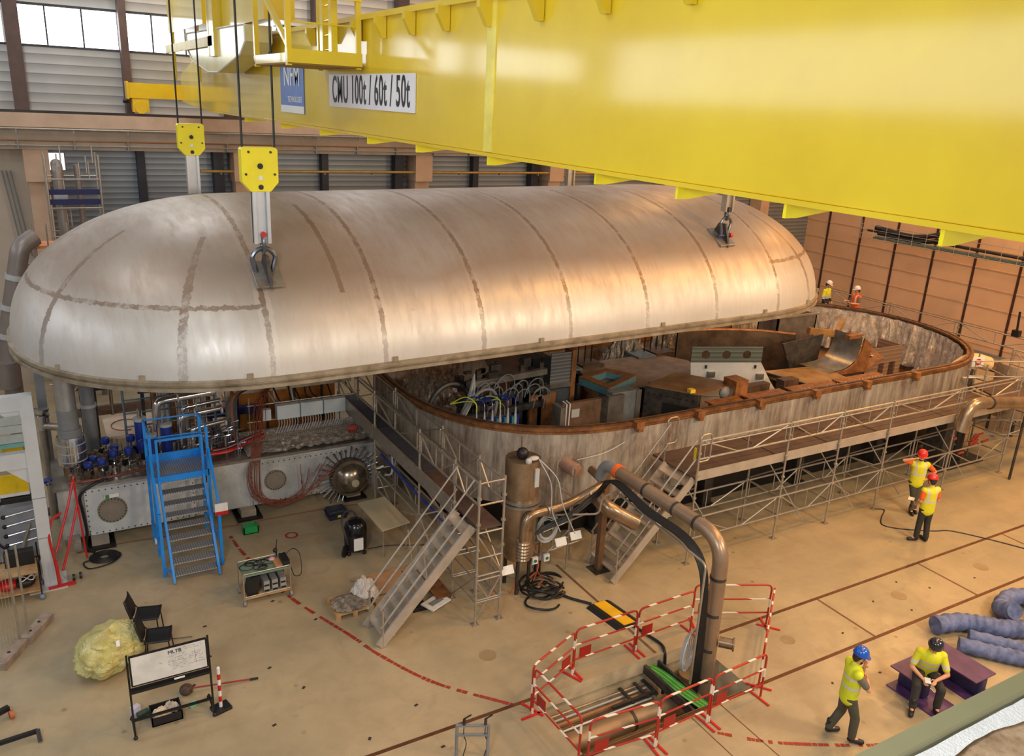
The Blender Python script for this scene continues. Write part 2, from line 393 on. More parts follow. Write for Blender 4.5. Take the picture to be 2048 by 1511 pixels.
# small floor sockets, dark marks and round covers
b = MB()
for x, y in ((2.0,13.9),(2.9,13.1),(2.6,11.6),(3.5,15.2),(2.1,14.9),(4.1,14.2),(3.9,10.6),(4.9,11.0),(3.3,12.3),(4.9,9.9),(1.6,13.2),(3.2,10.1)): b.box((x,y,.003), (.07,.045,.006), rz=rr.random())
for x, y in ((15.2,9.6),(16.4,9.9),(13.6,9.1),(15.7,9.0),(16.9,9.4),(18.3,9.2),(13.2,7.9),(12.1,8.1)): b.box((x,y,.003), (.06,.04,.006), rz=rr.random())
struct('trim_5', b, M('floor_socket', (52,48,46), .6, 0, .1))
b = MB()
for x, y, r in ((18.94,9.44,.17),(15.95,9.5,.17),(12.37,9.44,.15),(6.67,11.67,.17)): b.cyl((x,y,0), (x,y,.004), r, 20)
struct('trim_6', b, M('floor_cover_plate', (150,130,100), .5, .1, .1))
b = MB(); b.tube([(4.6+.13*math.cos(t), 17.74+.13*math.sin(t), .003) for t in [2*PI*k/20 for k in range(20)]], .025, 4, closed=True)
b.v = [(x, y, min(z, .006)) for x, y, z in b.v]
struct('trim_7', b, M('red_floor_ring', (160,40,36), .6))

# right wall: sandwich panels, dark vertical seams and pale horizontal ledges
b = MB(); b.b2(38, 38.3, -6, 33, 0, 15); struct('wall_right', b, m_panel)
b = MB()
for k in range(-12, 7):
    y = 20.4+2.13*k; b.b2(37.95, 38.02, y-.05, y+.05, 0, 15)
struct('trim_8', b, M('panel_seam', (60,34,30), .6))
b = MB()
for k in range(-1, 16):
    z = 1.29+.87*k
    if z > 0: b.b2(37.96, 38.02, -6, 32.5, z-.022, z+.022)
struct('trim_9', b, M('panel_ledge', (206,168,128), .5))
b = MB(); b.b2(37.9, 38.0, -6, 32.5, 0, .12); struct('baseboard_right', b, m_grey)

# back wall: ribbed siding, glazed band, crane runway on concrete columns
m_sid_hi = mat_siding('ribbed_siding_upper', (176,172,168), (206,202,196), .3)
m_sid_lo = mat_siding('ribbed_siding_lower', (140,150,162), (176,186,198), .2)
b = MB(); b.b2(-14, 38, 32.6, 32.9, 8.3, 11.1); b.b2(-14, 38, 32.6, 32.9, 12.3, 17); struct('wall_back', b, m_sid_hi)
b = MB(); b.b2(.75, 38, 32.55, 32.9, 0, 8.3); struct('wall_back_lower', b, m_sid_lo)
b = MB(); b.b2(-14, .75, 32.2, 32.9, 0, 8.3); struct('wall_back_left', b, M('painted_block_wall', (186,172,156), .8, 0, .06, 1))
glass = emis('bright_daylight_glazing', (246,250,255), 4.5)
for n, (x0, x1) in enumerate([(-12,-3.2), (-3,.0), (.45,3.35), (3.6,6.7), (6.95,13), (13.3,24), (24.3,37.5)]):
    b = MB(); b.b2(x0, x1, 32.66, 32.7, 11.1, 12.3); struct('window_%d' % (n+1), b, glass)
b = MB(); x = -11.5
while x < 37:
    b.b2(x-.025, x+.025, 32.6, 32.72, 11.1, 12.3); x += 1.06
b.b2(-14, 38, 32.58, 32.7, 11.05, 11.12); b.b2(-14, 38, 32.58, 32.7, 12.28, 12.36)
struct('trim_10', b, M('dark_window_bar', (52,50,52), .5))
b = MB()
for k in range(-2, 12):
    x = .05+3.28*k; w = .42 if k % 2 == 0 else .24
    b.b2(x, x+w, 32.05, 32.6, 9.1, 17)
struct('trim_11', b, M('dark_upper_column', (92,70,62), .5, .2))
# runway beam with ledge, rail
b = MB(); b.b2(-14, 38, 31.2, 32.6, 8.62, 9.04); struct('trim_12', b, m_concrete)
b = MB(); b.b2(-14, 38, 31.45, 32.6, 7.92, 8.62); struct('trim_13', b, M('grey_concrete_ledge', (166,152,138), .75, 0, .1, 1.5))
b = MB(); b.b2(-14, 38, 31.4, 31.62, 9.04, 9.12); struct('trim_14', b, M('crane_rail', (52,44,42), .4, .5))
b = MB()
for x in (-6.0, .46, 7.0, 14.05, 20.4, 27, 33.6):
    b.b2(x-.36, x+.36, 31.5, 32.5, 6.9, 7.92); b.b2(x-.3, x+.3, 31.7, 32.5, 0, 6.9)
struct('trim_15', b, m_concrete)
b = MB()
for x in (3.65, 10.2, 16.75, 23.3, 30): b.b2(x-.13, x+.13, 32.2, 32.55, 0, 7.92)
for x in (6.3, 13.3, 19.7): b.b2(x-.25, x+.1, 32.1, 32.5, 0, 7.92)
struct('trim_16', b, M('dark_post', (44,46,58), .5, .3))
# conduits and pipes along the runway beam
for nm, z, y, r, mt, lab in (('conduit_pipe', 8.57, 31.1, .035, m_galv, 'silver conduit pipe running along the concrete crane beam, topmost of its three'),
                       ('conduit_pipe', 8.2, 31.35, .022, M('copper_pipe',(170,112,70),.35,.6), 'thin copper pipe running along the grey ledge, middle of its three'),
                       ('conduit_pipe', 8.05, 31.35, .022, m_galv, 'thin silver conduit lowest on the grey ledge under the crane beam')):
    t = thing(nm, lab, 'pipe', (-10, y, z), 'conduits along the crane beam')
    MB().tube([(-10,y,z),(37,y,z)], r, 8).build('pipe_run', mt, t)
    q = MB()
    for k in range(28): q.box((-8+1.6*k, y+.03, z-.05), (.04,.1,.14))
    q.build('pipe_clip', m_grey, t)
t = thing('gas_pipe', 'ochre yellow pipe crossing the ribbed back wall behind the dome', 'pipe', (5.5,31.6,7.25))
MB().tube([(5.5,31.6,7.25),(37,31.6,7.25)], .045, 8).build('pipe_run', M('ochre_pipe', (176,142,72), .4, .2), t)
q = MB()
for k in range(15): q.box((6.2+1.9*k, 31.66, 7.19), (.05,.12,.1))
q.build('pipe_clip', m_grey, t)
# side wall with windows (left, outside the picture: the daylight that the glossy girder mirrors)
b = MB(); b.b2(-14.3, -14, -3, 33, 0, 10.4); b.b2(-14.3, -14, -3, 33, 12.9, 17); b.b2(-14.3, -14, -3, 10, 10.4, 12.9); struct('wall_left', b, m_sid_hi)
b = MB(); b.b2(-14.2, -14.1, 10, 33, 10.4, 12.9); struct('window_8', b, emis('side_glazing', (240,246,255), 4))
# parapet of the gallery the picture is taken from: sloping green rail, foam and rough insulation under it
m_par = M('sage_green_steel', (150,146,112), .45, .1, .06, 3)
# ------------------------------------------------------------------ bridge crane
t = thing('overhead_crane', 'huge glossy yellow bridge crane girder crossing the hall above the steel dome', 'crane', (5.6, 14, 9.4))
b = MB(); b.b2(5.0, 6.5, -8, 26.5, 9.43, 11.2)
b.prism([(5.0,26.5,9.43),(5.0,31.45,9.62),(5.0,31.2,10.45),(5.0,26.5,11.2)], (1.5,0,0))
b.build('girder', m_yel, t, bevel=.01)
b = MB(); b.b2(4.93, 6.57, -8, 26.5, 11.16, 11.24); b.build('top_flange', m_yel, t)
b = MB(); b.b2(4.97, 6.53, -8, 26.5, 9.39, 9.43); b.prism([(4.97,26.5,9.39),(4.97,31.5,9.58),(4.97,31.5,9.62),(4.97,26.5,9.43)], (1.56,0,0)); b.build('bottom_flange', m_yel, t)
for y in (13.75, 12.7, 11.6, 10.5, 9.35, 8.2, 7.0, 5.8, 4.6, 15, 16.2):
    b = MB(); b.prism([(4.99,y-.045,11.16),(4.82,y-.045,11.16),(4.82,y-.045,11.06),(4.93,y-.045,10.86),(4.99,y-.045,10.86)], (0,.09,0)); b.build('stiffener', m_yel, t)
m_yel2 = M('lemon_paint', (236,220,24), .35, 0, .05)
for y in (22.2, 18.8, 16.06, 13.5, 11.5, 9.3, 7.0, 5.75, 4.5, 3.2):
    b = MB(); b.prism([(5.0,y,9.39),(5.0,y,9.28),(5.12,y,9.28),(5.75,y,9.36),(5.75,y,9.39)], (0,.03,0)); b.build('bracket', m_yel2, t)
MB().b2(4.988, 5.0, 9.2, 9.42, 9.44, 11.16).build('splice_strip', M('pale_yellow_paint', (232,214,90), .3), t)
sg = MB().b2(4.975, 4.995, 11.53, 15.38, 9.82, 10.36).build('capacity_sign', M('sign_white', (224,222,226), .4, 0, .03), t)
Rg = basis((0,-1,0), (0,0,1))
text('CMU 100t / 60t / 50t', (4.972, 13.45, 10.09), Rg, .62, m_ink, sg, sx=.6, bold=.009)
sg = MB().b2(4.975, 4.995, 16.98, 18.66, 9.63, 10.58).build('maker_sign', M('sign_blue', (92,124,186), .4, 0, .06), t)
MB().b2(4.972, 4.976, 16.98, 18.66, 9.63, 9.77).build('white_strip', m_white, sg)
text('NFM', (4.97, 17.8, 10.33), Rg, .56, m_white, sg, sx=1.0, bold=.005)
text('TECHNOLOGIES', (4.97, 17.6, 9.89), Rg, .16, m_white, sg, sx=.85)
text('nfm-tech.com', (4.97, 18.2, 9.70), Rg, .09, m_ink, sg, sx=.9) if False else None
b = MB(); b.b2(3.35, 8.2, 31.3, 31.75, 9.62, 10.1); b.b2(3.3, 3.36, 31.25, 31.8, 9.58, 10.14); b.build('end_carriage', M('warm_yellow_paint', (232,184,12), .35, 0, .05), t)
for x in (3.7, 7.6):
    b = MB(); b.b2(x-.25, x+.25, 31.32, 31.7, 9.18, 9.62); b.cyl((x,31.28,9.33), (x,31.74,9.33), .2, 16); b.build('wheel_box', M('warm_yellow_paint',(0,0,0)), t)
MB().cyl((3.18,31.5,9.52), (3.34,31.5,9.52), .07, 12).build('buffer', m_black, t)
# trolley riding on the girders
t = thing('crane_trolley', 'yellow hoist trolley with railed platform hanging beside the crane girder', 'crane trolley', (4.4, 18, 10.4))
b = MB(); poly = [(25.4,11.4),(22.6,11.36),(18.6,11.3),(18.6,10.98),(19.1,10.74),(21.5,10.4),(22.6,10.41),(24.7,10.72),(25.3,11.0)]
b.prism([(4.28,y,z) for y, z in poly], (.55,0,0)); b.build('rope_guard_box', M('window_sheen_yellow', (224,212,150), .22, .1, .05), t)  # yellow box coloured paler: the windows' reflection is painted into its colour
b = MB(); b.tube([(4.27,y,z) for y, z in poly], .02, 4, closed=True); b.build('box_edge', m_white, t)
b = MB(); b.b2(4.2,4.26,21.6,28.6,10.98,11.2); b.build('cross_beam', M('olive_yellow', (196,168,20), .4), t)
b = MB(); b.b2(4.2,4.5,21.4,22.1,10.75,13); b.build('post', m_yel, t)
b = MB(); b.b2(4.2,5.0,22.6,27.8,11.5,13); b.build('motor_cabinet', m_yel, t)
b = MB(); b.b2(4.4,5.0,17.5,21.3,11.35,13); b.build('frame_box', m_yel, t)
b = MB(); b.b2(4.2,4.26,27.2,27.5,10.2,13); b.b2(4.7,4.76,26.2,26.5,10.2,13); b.build('far_leg', m_yel, t)
for x in (3.78, 4.9):
    for y in (13.6, 15.6): MB().b2(x-.04,x+.04,y,y+.08,10.42,13).build('guard_post', m_yel, t)
b = MB(); b.b2(3.74,4.95,13.58,13.7,10.46,10.66); b.b2(3.74,4.95,13.58,13.7,11.42,11.5); b.b2(3.74,3.82,13.6,15.7,10.46,10.6); b.b2(3.74,4.95,15.6,15.7,10.46,10.6)
b.bar((3.8,13.62,10.66),(3.8,15.7,11.9),.08,.06); b.tube([(3.8,13.64,11.05),(4.9,13.64,11.05)],.015,6); b.build('guard_frame', m_yel, t)
MB().b2(3.76,4.95,13.6,15.7,10.44,10.48).build('platform_floor', M('brownish_yellow', (150,116,30), .6), t)
b = MB(); b.b2(4.5,4.6,14.2,14.35,10.5,13); b.b2(4.5,4.6,13.75,13.9,10.5,13)
for k in range(6): b.tube([(4.52,13.8,10.7+.22*k),(4.52,14.3,10.7+.22*k)],.012,6)
b.build('ladder', m_yel, t)
# hook blocks
def hook_block(x, y, z, label, rope_top, rod):
    t = thing('hook_block', label, 'hook block', (x, y, z), 'yellow hook blocks of the crane')
    w = .315
    b = MB(); pl = [(-w+.04,.76),(w-.04,.76),(w,.72),(w,.16),(w-.14,0),(-w+.14,0),(-w,.16),(-w,.72)]
    b.prism([(x+a, y-.12, z+h) for a, h in pl], (0,.24,0)); b.build('side_plate', m_yel2, t, bevel=.008)
    for h, r in ((.44,.05),(.08,.045)): MB().cyl((x,y-.13,z+h),(x,y-.1,z+h),r,16).build('sheave_pin', M('dark_pin',(48,46,48),.4,.5), t)
    for a, h in ((-.19,.68),(.19,.68),(-.25,.3),(.25,.3)): MB().cyl((x+a,y-.135,z+h),(x+a,y-.1,z+h),.022,8).build('bolt', m_mirror, t)
    s = MB().box((x,y-.125,z+.24),(.07,.012,.07)).build('label_plate', m_white, t)
    for a in (-.27,.29): MB().tube([(x+a,y,z+.7),(x+a,y,rope_top)],.02,8).build('rope', m_black, t)
    b = MB(); b.b2(x-.15,x-.09,y-.1,y+.1,z-rod,z+.02); b.b2(x+.09,x+.15,y-.1,y+.1,z-rod,z+.02); b.b2(x-.15,x+.15,y-.03,y+.03,z-rod,z+.02)
    b.build('tension_bar', M('pale_steel_bar', (196,198,202), .3, .6, .05), t)
    return t
hook_block(3.64, 15.3, 8.33, 'big yellow hook block, nearest of the hanging blocks, above the large shackle', 14, .92)
hook_block(3.76, 22.7, 8.42, 'smaller looking yellow hook block hanging behind the left end of the dome', 14, .95)
for y, z0, lab in ((15.45, 8.05, 'dark steel tension bar hanging below the girder at the right of the dome'), (22.4, 7.6, 'pale steel tension bar rising behind the middle of the dome to the girder')):
    t = thing('tension_bar', lab, 'tension bar', (15.1, y, z0))
    b = MB(); x = 15.08 if y < 20 else 15.0; z1 = z0-.3
    b.b2(x-.13,x-.08,y-.09,y+.09,z1,9.2); b.b2(x+.08,x+.13,y-.09,y+.09,z1,9.2); b.b2(x-.13,x+.13,y-.03,y+.03,z1,9.2); b.build('bar_profile', m_galv, t)
    MB().cyl((x,y-.12,z1+.05),(x,y+.12,z1+.05),.06,12).build('pin', m_dsteel, t)
    for a in (0,):
        b = MB(); b.b2(x-.6,x+.6,y-.35,y+.35,9.2,9.4); b.build('spreader_plate', m_dsteel, t)
# ------------------------------------------------------------------ stadium plan helpers
def plan(cx, cy, a, r, nl=2, nr=2, seg=24, ns=8):
    """closed plan curve: straight sides 2a long, superelliptic ends of radius r"""
    out = []
    for k in range(seg+1):
        th = -PI/2 + PI*k/seg; c, s = math.cos(th), math.sin(th); e = 2/nr
        out.append((cx+a+r*abs(c)**e, cy+r*math.copysign(abs(s)**e, s)))
    for k in range(1, ns): out.append((cx+a-2*a*k/ns, cy+r))
    for k in range(seg+1):
        th = PI/2 + PI*k/seg; c, s = math.cos(th), math.sin(th); e = 2/nl
        out.append((cx-a-r*abs(c)**e, cy+r*math.copysign(abs(s)**e, s)))
    for k in range(1, ns): out.append((cx-a+2*a*k/ns, cy-r))
    return out
def loft(b, rings, smooth=True, cap=False):
    n = len(rings[0]); vs = [p for r in rings for p in r]
    b.add(vs, [(i*n+k, i*n+(k+1) % n, (i+1)*n+(k+1) % n, (i+1)*n+k) for i in range(len(rings)-1) for k in range(n)], smooth)
    if cap: b.add(rings[-1], [tuple(range(n))])
TA, TR, TCX, TCY, ZR = 5.875, 4.65, 18.15, 19.0, 3.0
def tplan(dr, z, **k): return [(x, y, z) for x, y in plan(TCX, TCY, TA, TR+dr, 2.45, 2.0, **k)]
# ------------------------------------------------------------------ open cryostat tank
t = thing('cryostat_tank', 'huge open oval steel tank with rusty rim and streaked grey wall', 'tank', (TCX, TCY, .3))
b = MB(); loft(b, [tplan(-.02, 1.05), tplan(-.02, ZR-.14)]); loft(b, [tplan(-.05, ZR-.1), tplan(-.05, 1.05)]); b.build('shell', m_tank, t)
b = MB(); loft(b, [tplan(-.22, ZR-.05), tplan(-.22, ZR), tplan(0, ZR), tplan(0, ZR-.07), tplan(-.02, ZR-.09), tplan(-.02, ZR-.15), tplan(-.2, ZR-.15)], False); b.build('rim', m_rim, t)
b = MB(); loft(b, [tplan(-.08, ZR+.001), tplan(-.08, ZR+.02), tplan(-.13, ZR+.02), tplan(-.13, ZR+.001)], False); b.build('seal_bead', m_dsteel, t)
for x in (12.0, 13.9, 16.0, 18.1, 20.2, 22.4):
    b = MB(); b.b2(x-.1, x+.12, 14.22, 14.4, ZR-.12, ZR+.04); b.b2(x-.06, x+.08, 14.2, 14.36, ZR-.2, ZR-.1); b.build('rim_clamp', m_rust, t)
for x, y in ((11.5,14.95),(15,14.9),(18.5,14.9),(22,14.9),(25.5,15.6),(8.6,17.5),(8.6,21),(27.9,19),(12,23),(18,23),(24,23)):
    b = MB(); b.b2(x-.15, x+.15, y-.15, y+.15, .03, 1.06); b.b2(x-.25, x+.25, y-.25, y+.25, 0, .03); b.build('support_foot', m_dsteel, t)
b = MB(); loft(b, [tplan(-.7, 0), tplan(-.7, 1.05)]); b.build('underside_shade_block', m_blackm, t)  # added black block that stands in for the shade under the tank
b = MB(); pts = tplan(-.04, 1.06); b.add(pts, [tuple(range(len(pts)))]); b.build('tank_bottom', m_rust, t)
# inner foil insulation: crumpled wall hanging from the rim on the far and right sides
def foil_wall(name, k0, k1, z0, z1, dr, amp, mat, label, seed=1, sag=0):
    P = plan(TCX, TCY, TA, TR+dr, 2.45, 2.0, 90, 80); n = len(P); R = random.Random(seed); colq = [(.75 if i % 3 == 0 else -.35)*R.random()+.5*math.sin(i*.9+2*R.random()) for i in range(n)]; idx = [i % n for i in range(k0, k1)]
    b = MB(); rows = 9; vs = []
    for j in range(rows):
        f = j/(rows-1)
        for i in idx:
            x, y = P[i]; dx, dy = TCX-x, TCY-y; L = math.hypot(dx, dy); q = amp*(colq[i % n]+.35*(R.random()-.5))*(.25+f)
            vs.append((x+dx/L*(q+.12*f), y+dy/L*(q+.12*f), z1+(z0-z1)*f + .05*(R.random()-.5)))
    m_ = len(idx); b.add(vs, [(j*m_+k, j*m_+k+1, (j+1)*m_+k+1, (j+1)*m_+k) for j in range(rows-1) for k in range(m_-1)], False)
    o = b.build(name, mat, None); return tag(o, label, 'insulation foil')
nP = len(plan(TCX, TCY, TA, TR, 2.45, 2.0, 90, 80))
foil_wall('insulation_curtain', 18, 92, 1.35, ZR-.1, -.3, .16, m_foil, 'crumpled silver foil curtain hanging inside the right end of the tank', 2)
m_foilc = m_foil.copy(); m_foilc.name = 'left_curtain_foil'  # plain copy of the silver foil, same colour
foil_wall('insulation_curtain', 172, 262, 1.2, ZR-.25, -.35, .2, m_foilc, 'crinkled foil curtain hanging inside the left end of the tank', 5)
b = MB(); P = [(x, y) for x, y in plan(TCX, TCY, TA, TR-.35, 2.45, 2.0, 90, 80)][92:172]
vs = [(x, y, z) for z in (1.9, ZR-.08) for x, y in P]; n = len(P); b.add(vs, [(k, k+1, n+k+1, n+k) for k in range(n-1)], True)
tag(b.build('thermal_shield_panel', mat_rust('copper_brown_shield', (132,80,44), (190,130,76), .5, .35, 1.2)), 'long copper brown shield panel along the far inside wall of the tank', 'shield panel')
b = MB(); pts = [(x, y, 1.2) for x, y in plan(TCX, TCY, TA, TR-.4, 2.45, 2.0)]; b.add(pts, [tuple(range(len(pts)))])
tag(b.build('thermal_shield_floor', mat_rust('shield_floor', (96,62,38), (150,104,62), .5, .4, 1)), 'brown metal shield floor covering the bottom of the open tank', 'shield floor')

# ------------------------------------------------------------------ hanging dome lid
LX, LY, LZ = 9.95, 19.1, 5.05
t = thing('vessel_lid', 'enormous weathered steel dome lid hanging from the crane over the tank', 'dome lid', (LX, LY, LZ))
def lplan(s, z, n=2.2): return [(x, y, LZ+z) for x, y in plan(LX, LY, TA, 4.72*s, n, n, 32, 14)]
H = 2.85; rings = []
for k in range(0, 25):
    th = PI/2*k/24; s = math.cos(th)**.9; z = .16+(H-.16)*math.sin(th)**.95
    if k == 24: s = .012
    rings.append(lplan(max(s, .012)*.985, z, 2.2-.2*k/24))
b = MB(); loft(b, rings, True, True); b.build('shell', m_lid, t)
b = MB(); loft(b, [lplan(.93, .0), lplan(1.0, 0), lplan(1.0, .06), lplan(.99, .08), lplan(.99, .1), lplan(1.0, .12), lplan(1.0, .18), lplan(.97, .2)], False); b.build('flange', m_flange, t)
def dome_z(y): 
    u = min(1, abs(y-LY)/(4.72*.985)); th = math.acos(u**(1/.9)); return LZ+.16+(H-.16)*math.sin(th)**.95
for sx_, yy in ((-6.3, 15.35), (5.15, 15.5), (-6.2, 22.7), (5.1, 22.4)):
    x = LX+sx_; z = dome_z(yy); z2 = dome_z(yy+.3); sl = math.atan2(z2-z, .3)
    R3 = Matrix.Rotation(sl, 3, 'X')
    pad = MB().box((x, yy, z+.01), (.5, .66, .05), rot=R3).build('lifting_pad', m_steelb, t, bevel=.008)
    b = MB(); b.prism([(x-.03, yy-.3, z-.2), (x-.03, yy+.28, z+.1), (x-.03, yy+.12, z+.36), (x-.03, yy-.12, z+.36)], (.06, 0, 0)); b.build('lifting_lug', m_dsteel, pad)
P = plan(LX, LY, TA, 4.72, 2.2, 2.2, 32, 14)
for k in range(len(P)):                                            # small clip tabs standing on the flange, near side
    x, y = P[k]
    if y < LY-2 and k % 4 == 0:
        o = MB().box((x+.04, y+.06, LZ+.23), (.1, .05, .1)).build('flange_tab', m_flange, t)
t.rotation_euler = (0, math.radians(-.7), math.radians(.9))
# shackles between the tension bars and the lugs
def shackle(x, y, z, label, sc=1.0):
    t = thing('lifting_shackle', label, 'shackle', (x, y, z), 'shackles on the dome')
    r = .15*sc
    pts = [(x-r*.75,y,z-.3*sc),(x-r*.85,y,z-.18*sc)] + [(x+r*math.cos(a)*1.05,y,z+r*math.sin(a)) for a in [PI-.2-k*(PI-.0+.0)/10*1 for k in range(0,11)]][0:11]
    pts = [(x-r*.7,y,z-.3*sc),(x-r*.8,y,z-.17*sc)] + [(x-r*math.cos(PI*k/8)*1.1,y,z+.0+r*math.sin(PI*k/8)) for k in range(9)] + [(x+r*.8,y,z-.17*sc),(x+r*.7,y,z-.3*sc)]
    MB().tube(spl(pts,3), .036*sc, 8).build('bow', M('blued_steel', (104,108,116), .3, .7), t)
    MB().cyl((x-.2*sc,y,z-.3*sc),(x+.2*sc,y,z-.3*sc),.035*sc,10).build('shackle_pin', M('navy_pin',(36,52,110),.4), t)
    MB().cyl((x+.17*sc,y,z-.3*sc),(x+.24*sc,y,z-.3*sc),.06*sc,10).build('pin_nut', m_red, t)
    MB().tube([(x+.0,y+.06*sc*math.cos(a),z+.22*sc+.13*sc*math.sin(a)) for a in [2*PI*k/14 for k in range(14)]], .03*sc, 8, closed=True).build('ring_link', M('blued_steel',(0,0,0)), t)
    MB().cyl((x,y-.09,z+.36*sc),(x,y+.05,z+.36*sc),.05,10).build('bar_pin', m_red, t)
shackle(3.66, 15.3, 7.12, 'large blue-grey bow shackle under the nearest hook block with red nut', 1.25)
shackle(15.1, 15.45, 7.45, 'bow shackle under the dark tension bar at the right of the dome')
# ------------------------------------------------------------------ tube scaffolds
def T(p, q, r, name, mat, parent, seg=7): return MB().tube([p, q], r, seg).build(name, mat, parent)
def truss(p, q, zl, zh, parent, mat=None, mir=False):
    """lattice guard frame between two posts: twin rails, two diagonals, one short upright"""
    mat = mat or m_galv; p, q = V(p), V(q); at = lambda f, z: V((p.x+(q.x-p.x)*f, p.y+(q.y-p.y)*f, z))
    b = MB(); b.tube([at(0,zh), at(1,zh)], .024, 7); b.tube([at(0,zl), at(1,zl)], .024, 7)
    b.tube([at(.04,zh-.03), at(.42,zl)], .017, 6); b.tube([at(.96,zh-.03), at(.58,zl)], .02, 6); b.tube([at(.52,zl), at(.52,zh)], .014, 6)
    b.tube([at(.05,zl), at(.05,zh)], .014, 6); b.tube([at(.95,zl), at(.95,zh)], .014, 6)
    return b.build('guard_frame', mat, parent)
def post(x, y, z1, parent, z0=0):
    b = MB(); b.tube([(x,y,z0),(x,y,z1)], .025, 8)
    z = .6
    while z < z1: b.cyl((x,y,z-.02),(x,y,z+.02),.05,8); z += .55
    if z0 == 0: b.box((x,y,.006),(.15,.15,.012))
    return b.build('post', m_galv, parent)
def stair(name, label, x0, x1, y0, y1, zt, nt, group=None, mat=None, rail=1.0, frm=None):
    """stair rising along +x"""
    mat = mat or m_alu; t = thing(name, label, 'stairs', (x0, (y0+y1)/2, 0), group)
    d = V((x1-x0, 0, zt)).normalized()
    for y in (y0, y1): MB().bar((x0-.05,y,.02),(x1,y,zt),.035,.2).build('stringer', mat, t)
    for k in range(nt):
        f = (k+.8)/(nt+.3); x = x0+(x1-x0)*f; z = zt*f
        MB().b2(x-.13, x+.13, y0+.02, y1-.02, z-.02, z+.02).build('tread', mat, t)
    for y in (y0, y1):
        b = MB()
        for h in (rail*.5, rail): b.tube([(x0-.02,y,h*.8),(x1,y,zt+h)], .02, 7)
        b.tube([(x0+.02,y,0),(x0+.02,y,rail*.8)], .022, 7); b.tube([((x0+x1)/2,y,zt/2+.03),((x0+x1)/2-.12,y,zt/2+rail*.9)], .012, 6); b.box((x0+.02,y,.006),(.14,.14,.012))
        b.build('handrail', m_galv, t)
    return t
# front walkway
FX = [12.45, 15.3, 17.2, 19.13, 22.1, 25.0]; FY, BY = 12.64, 13.72
t = thing('scaffold_walkway', 'long scaffold walkway with brown deck along the near side of the tank', 'scaffold', (18.7, 13.3, 0))
for x in FX: post(x, FY, 3.15, t); post(x, BY, 2.15, t)
post(25.0, 13.72, 3.15, t)
for i in range(5):
    a, c = FX[i], FX[i+1]
    truss((a,FY,0),(c,FY,0),2.66,3.1,t); truss((a,FY,0),(c,FY,0),.65,1.17,t); truss((a,BY,0),(c,BY,0),.65,1.13,t)
    MB().tube([(a,FY,3.0),(c,FY,3.0)],.018,6).build('mid_rail', m_galv, t)
    MB().b2(a+.01,c-.01,FY+.03,FY+.055,2.1,2.33).build('toe_board', m_alu, t)
    for j, (y0, y1) in enumerate(((12.71,13.22),(13.24,13.72),(13.74,14.22))):
        MB().b2(a+.02,c-.02,y0,y1,2.11,2.155).build('deck_board', m_deck, t)
    MB().b2(a+.02,c-.02,14.2,14.22,2.155,2.3).build('inner_toe_board', m_alu, t) if False else None
    T((a+.2,BY,2.1),(a+.2+.9,FY+.05,.2),.018,'plan_brace',m_galv,t)
for x in FX:
    T((x,FY,2.06),(x,14.2,2.06),.024,'transom',m_galv,t); T((x,FY,1.15),(x,BY,1.15),.02,'transom',m_galv,t); T((x,FY,.65),(x,BY,.65),.02,'transom',m_galv,t)
    T((x,FY,1.95),(x,BY,1.2),.018,'end_brace',m_galv,t)
# stair to the front walkway with a self closing gate
t = stair('scaffold_stair', 'short aluminium scaffold stair beside the round grey pipe, up to the front walkway', 10.42, 12.42, 12.7, 13.66, 2.15, 9)
for y in (12.62, 13.75):
    b = MB(); b.tube(rnd([(12.42,y,2.15),(12.42,y,3.25),(12.75,y,3.25),(12.75,y,2.6),(12.45,y,2.6)],.12),.018,7); b.build('gate_hoop', m_galv, t)
MB().box((12.42,12.75,2.75),(.04,.05,.3)).build('gate_latch', M('yellow_latch',(226,196,40),.4), t)
# left walkway along the left end of the tank with its stair tower
LXs = (6.9, 7.45); LYs = [12.66, 13.73, 15.5, 18.25, 21.0]
t = thing('scaffold_walkway', 'narrow scaffold walkway with dark deck along the left end of the tank', 'scaffold', (7.17, 16, 0))
for y in LYs:
    post(6.9, y, 3.2, t); post(7.45, y, 3.2, t)
    for z in (.55, 1.1, 2.06): T((6.9,y,z),(7.45,y,z),.02,'transom',m_galv,t)
    T((6.9,y,2.0),(7.45,y,1.1),.018,'end_brace',m_galv,t)
for i in range(4):
    a, c = LYs[i], LYs[i+1]
    for x in LXs:
        truss((x,a,0),(x,c,0),2.66,3.1,t)
        if i: truss((x,a,0),(x,c,0),.6,1.1,t)
    MB().b2(6.93,7.42,a+.02,c-.02,2.11,2.155).build('deck_board', m_deck if i < 2 else m_decks, t)
    if i: MB().b2(6.84,6.87,a+.02,c-.02,1.96,2.3).build('toe_board', m_galv, t)
    T((6.9,a,1.1),(6.9,c,.1),.018,'side_brace',m_galv,t)
for z in (.5,1.0,1.5): # tower rungs at the near end
    for y in (12.66,13.73): T((6.9,y,z),(7.45,y,z),.02,'rung',m_galv,t)
    for x in LXs: T((x,12.66,z),(x,13.73,z),.02,'rung',m_galv,t)
T((6.9,12.66,.1),(7.45,12.66,1.0),.018,'end_brace',m_galv,t); T((7.45,12.66,.1),(6.9,12.66,1.0),.018,'end_brace',m_galv,t); T((7.45,12.66,1.1),(7.45,13.73,2.0),.018,'end_brace',m_galv,t)
T((7.45,12.66,3.12),(6.9,12.66,3.12),.02,'end_rail',m_galv,t); T((7.45,12.66,2.66),(6.9,12.66,2.66),.02,'end_rail',m_galv,t)
t = stair('scaffold_stair', 'wide aluminium scaffold stair rising from the floor to the left walkway', 4.97, 6.85, 12.8, 13.52, 2.15, 10)
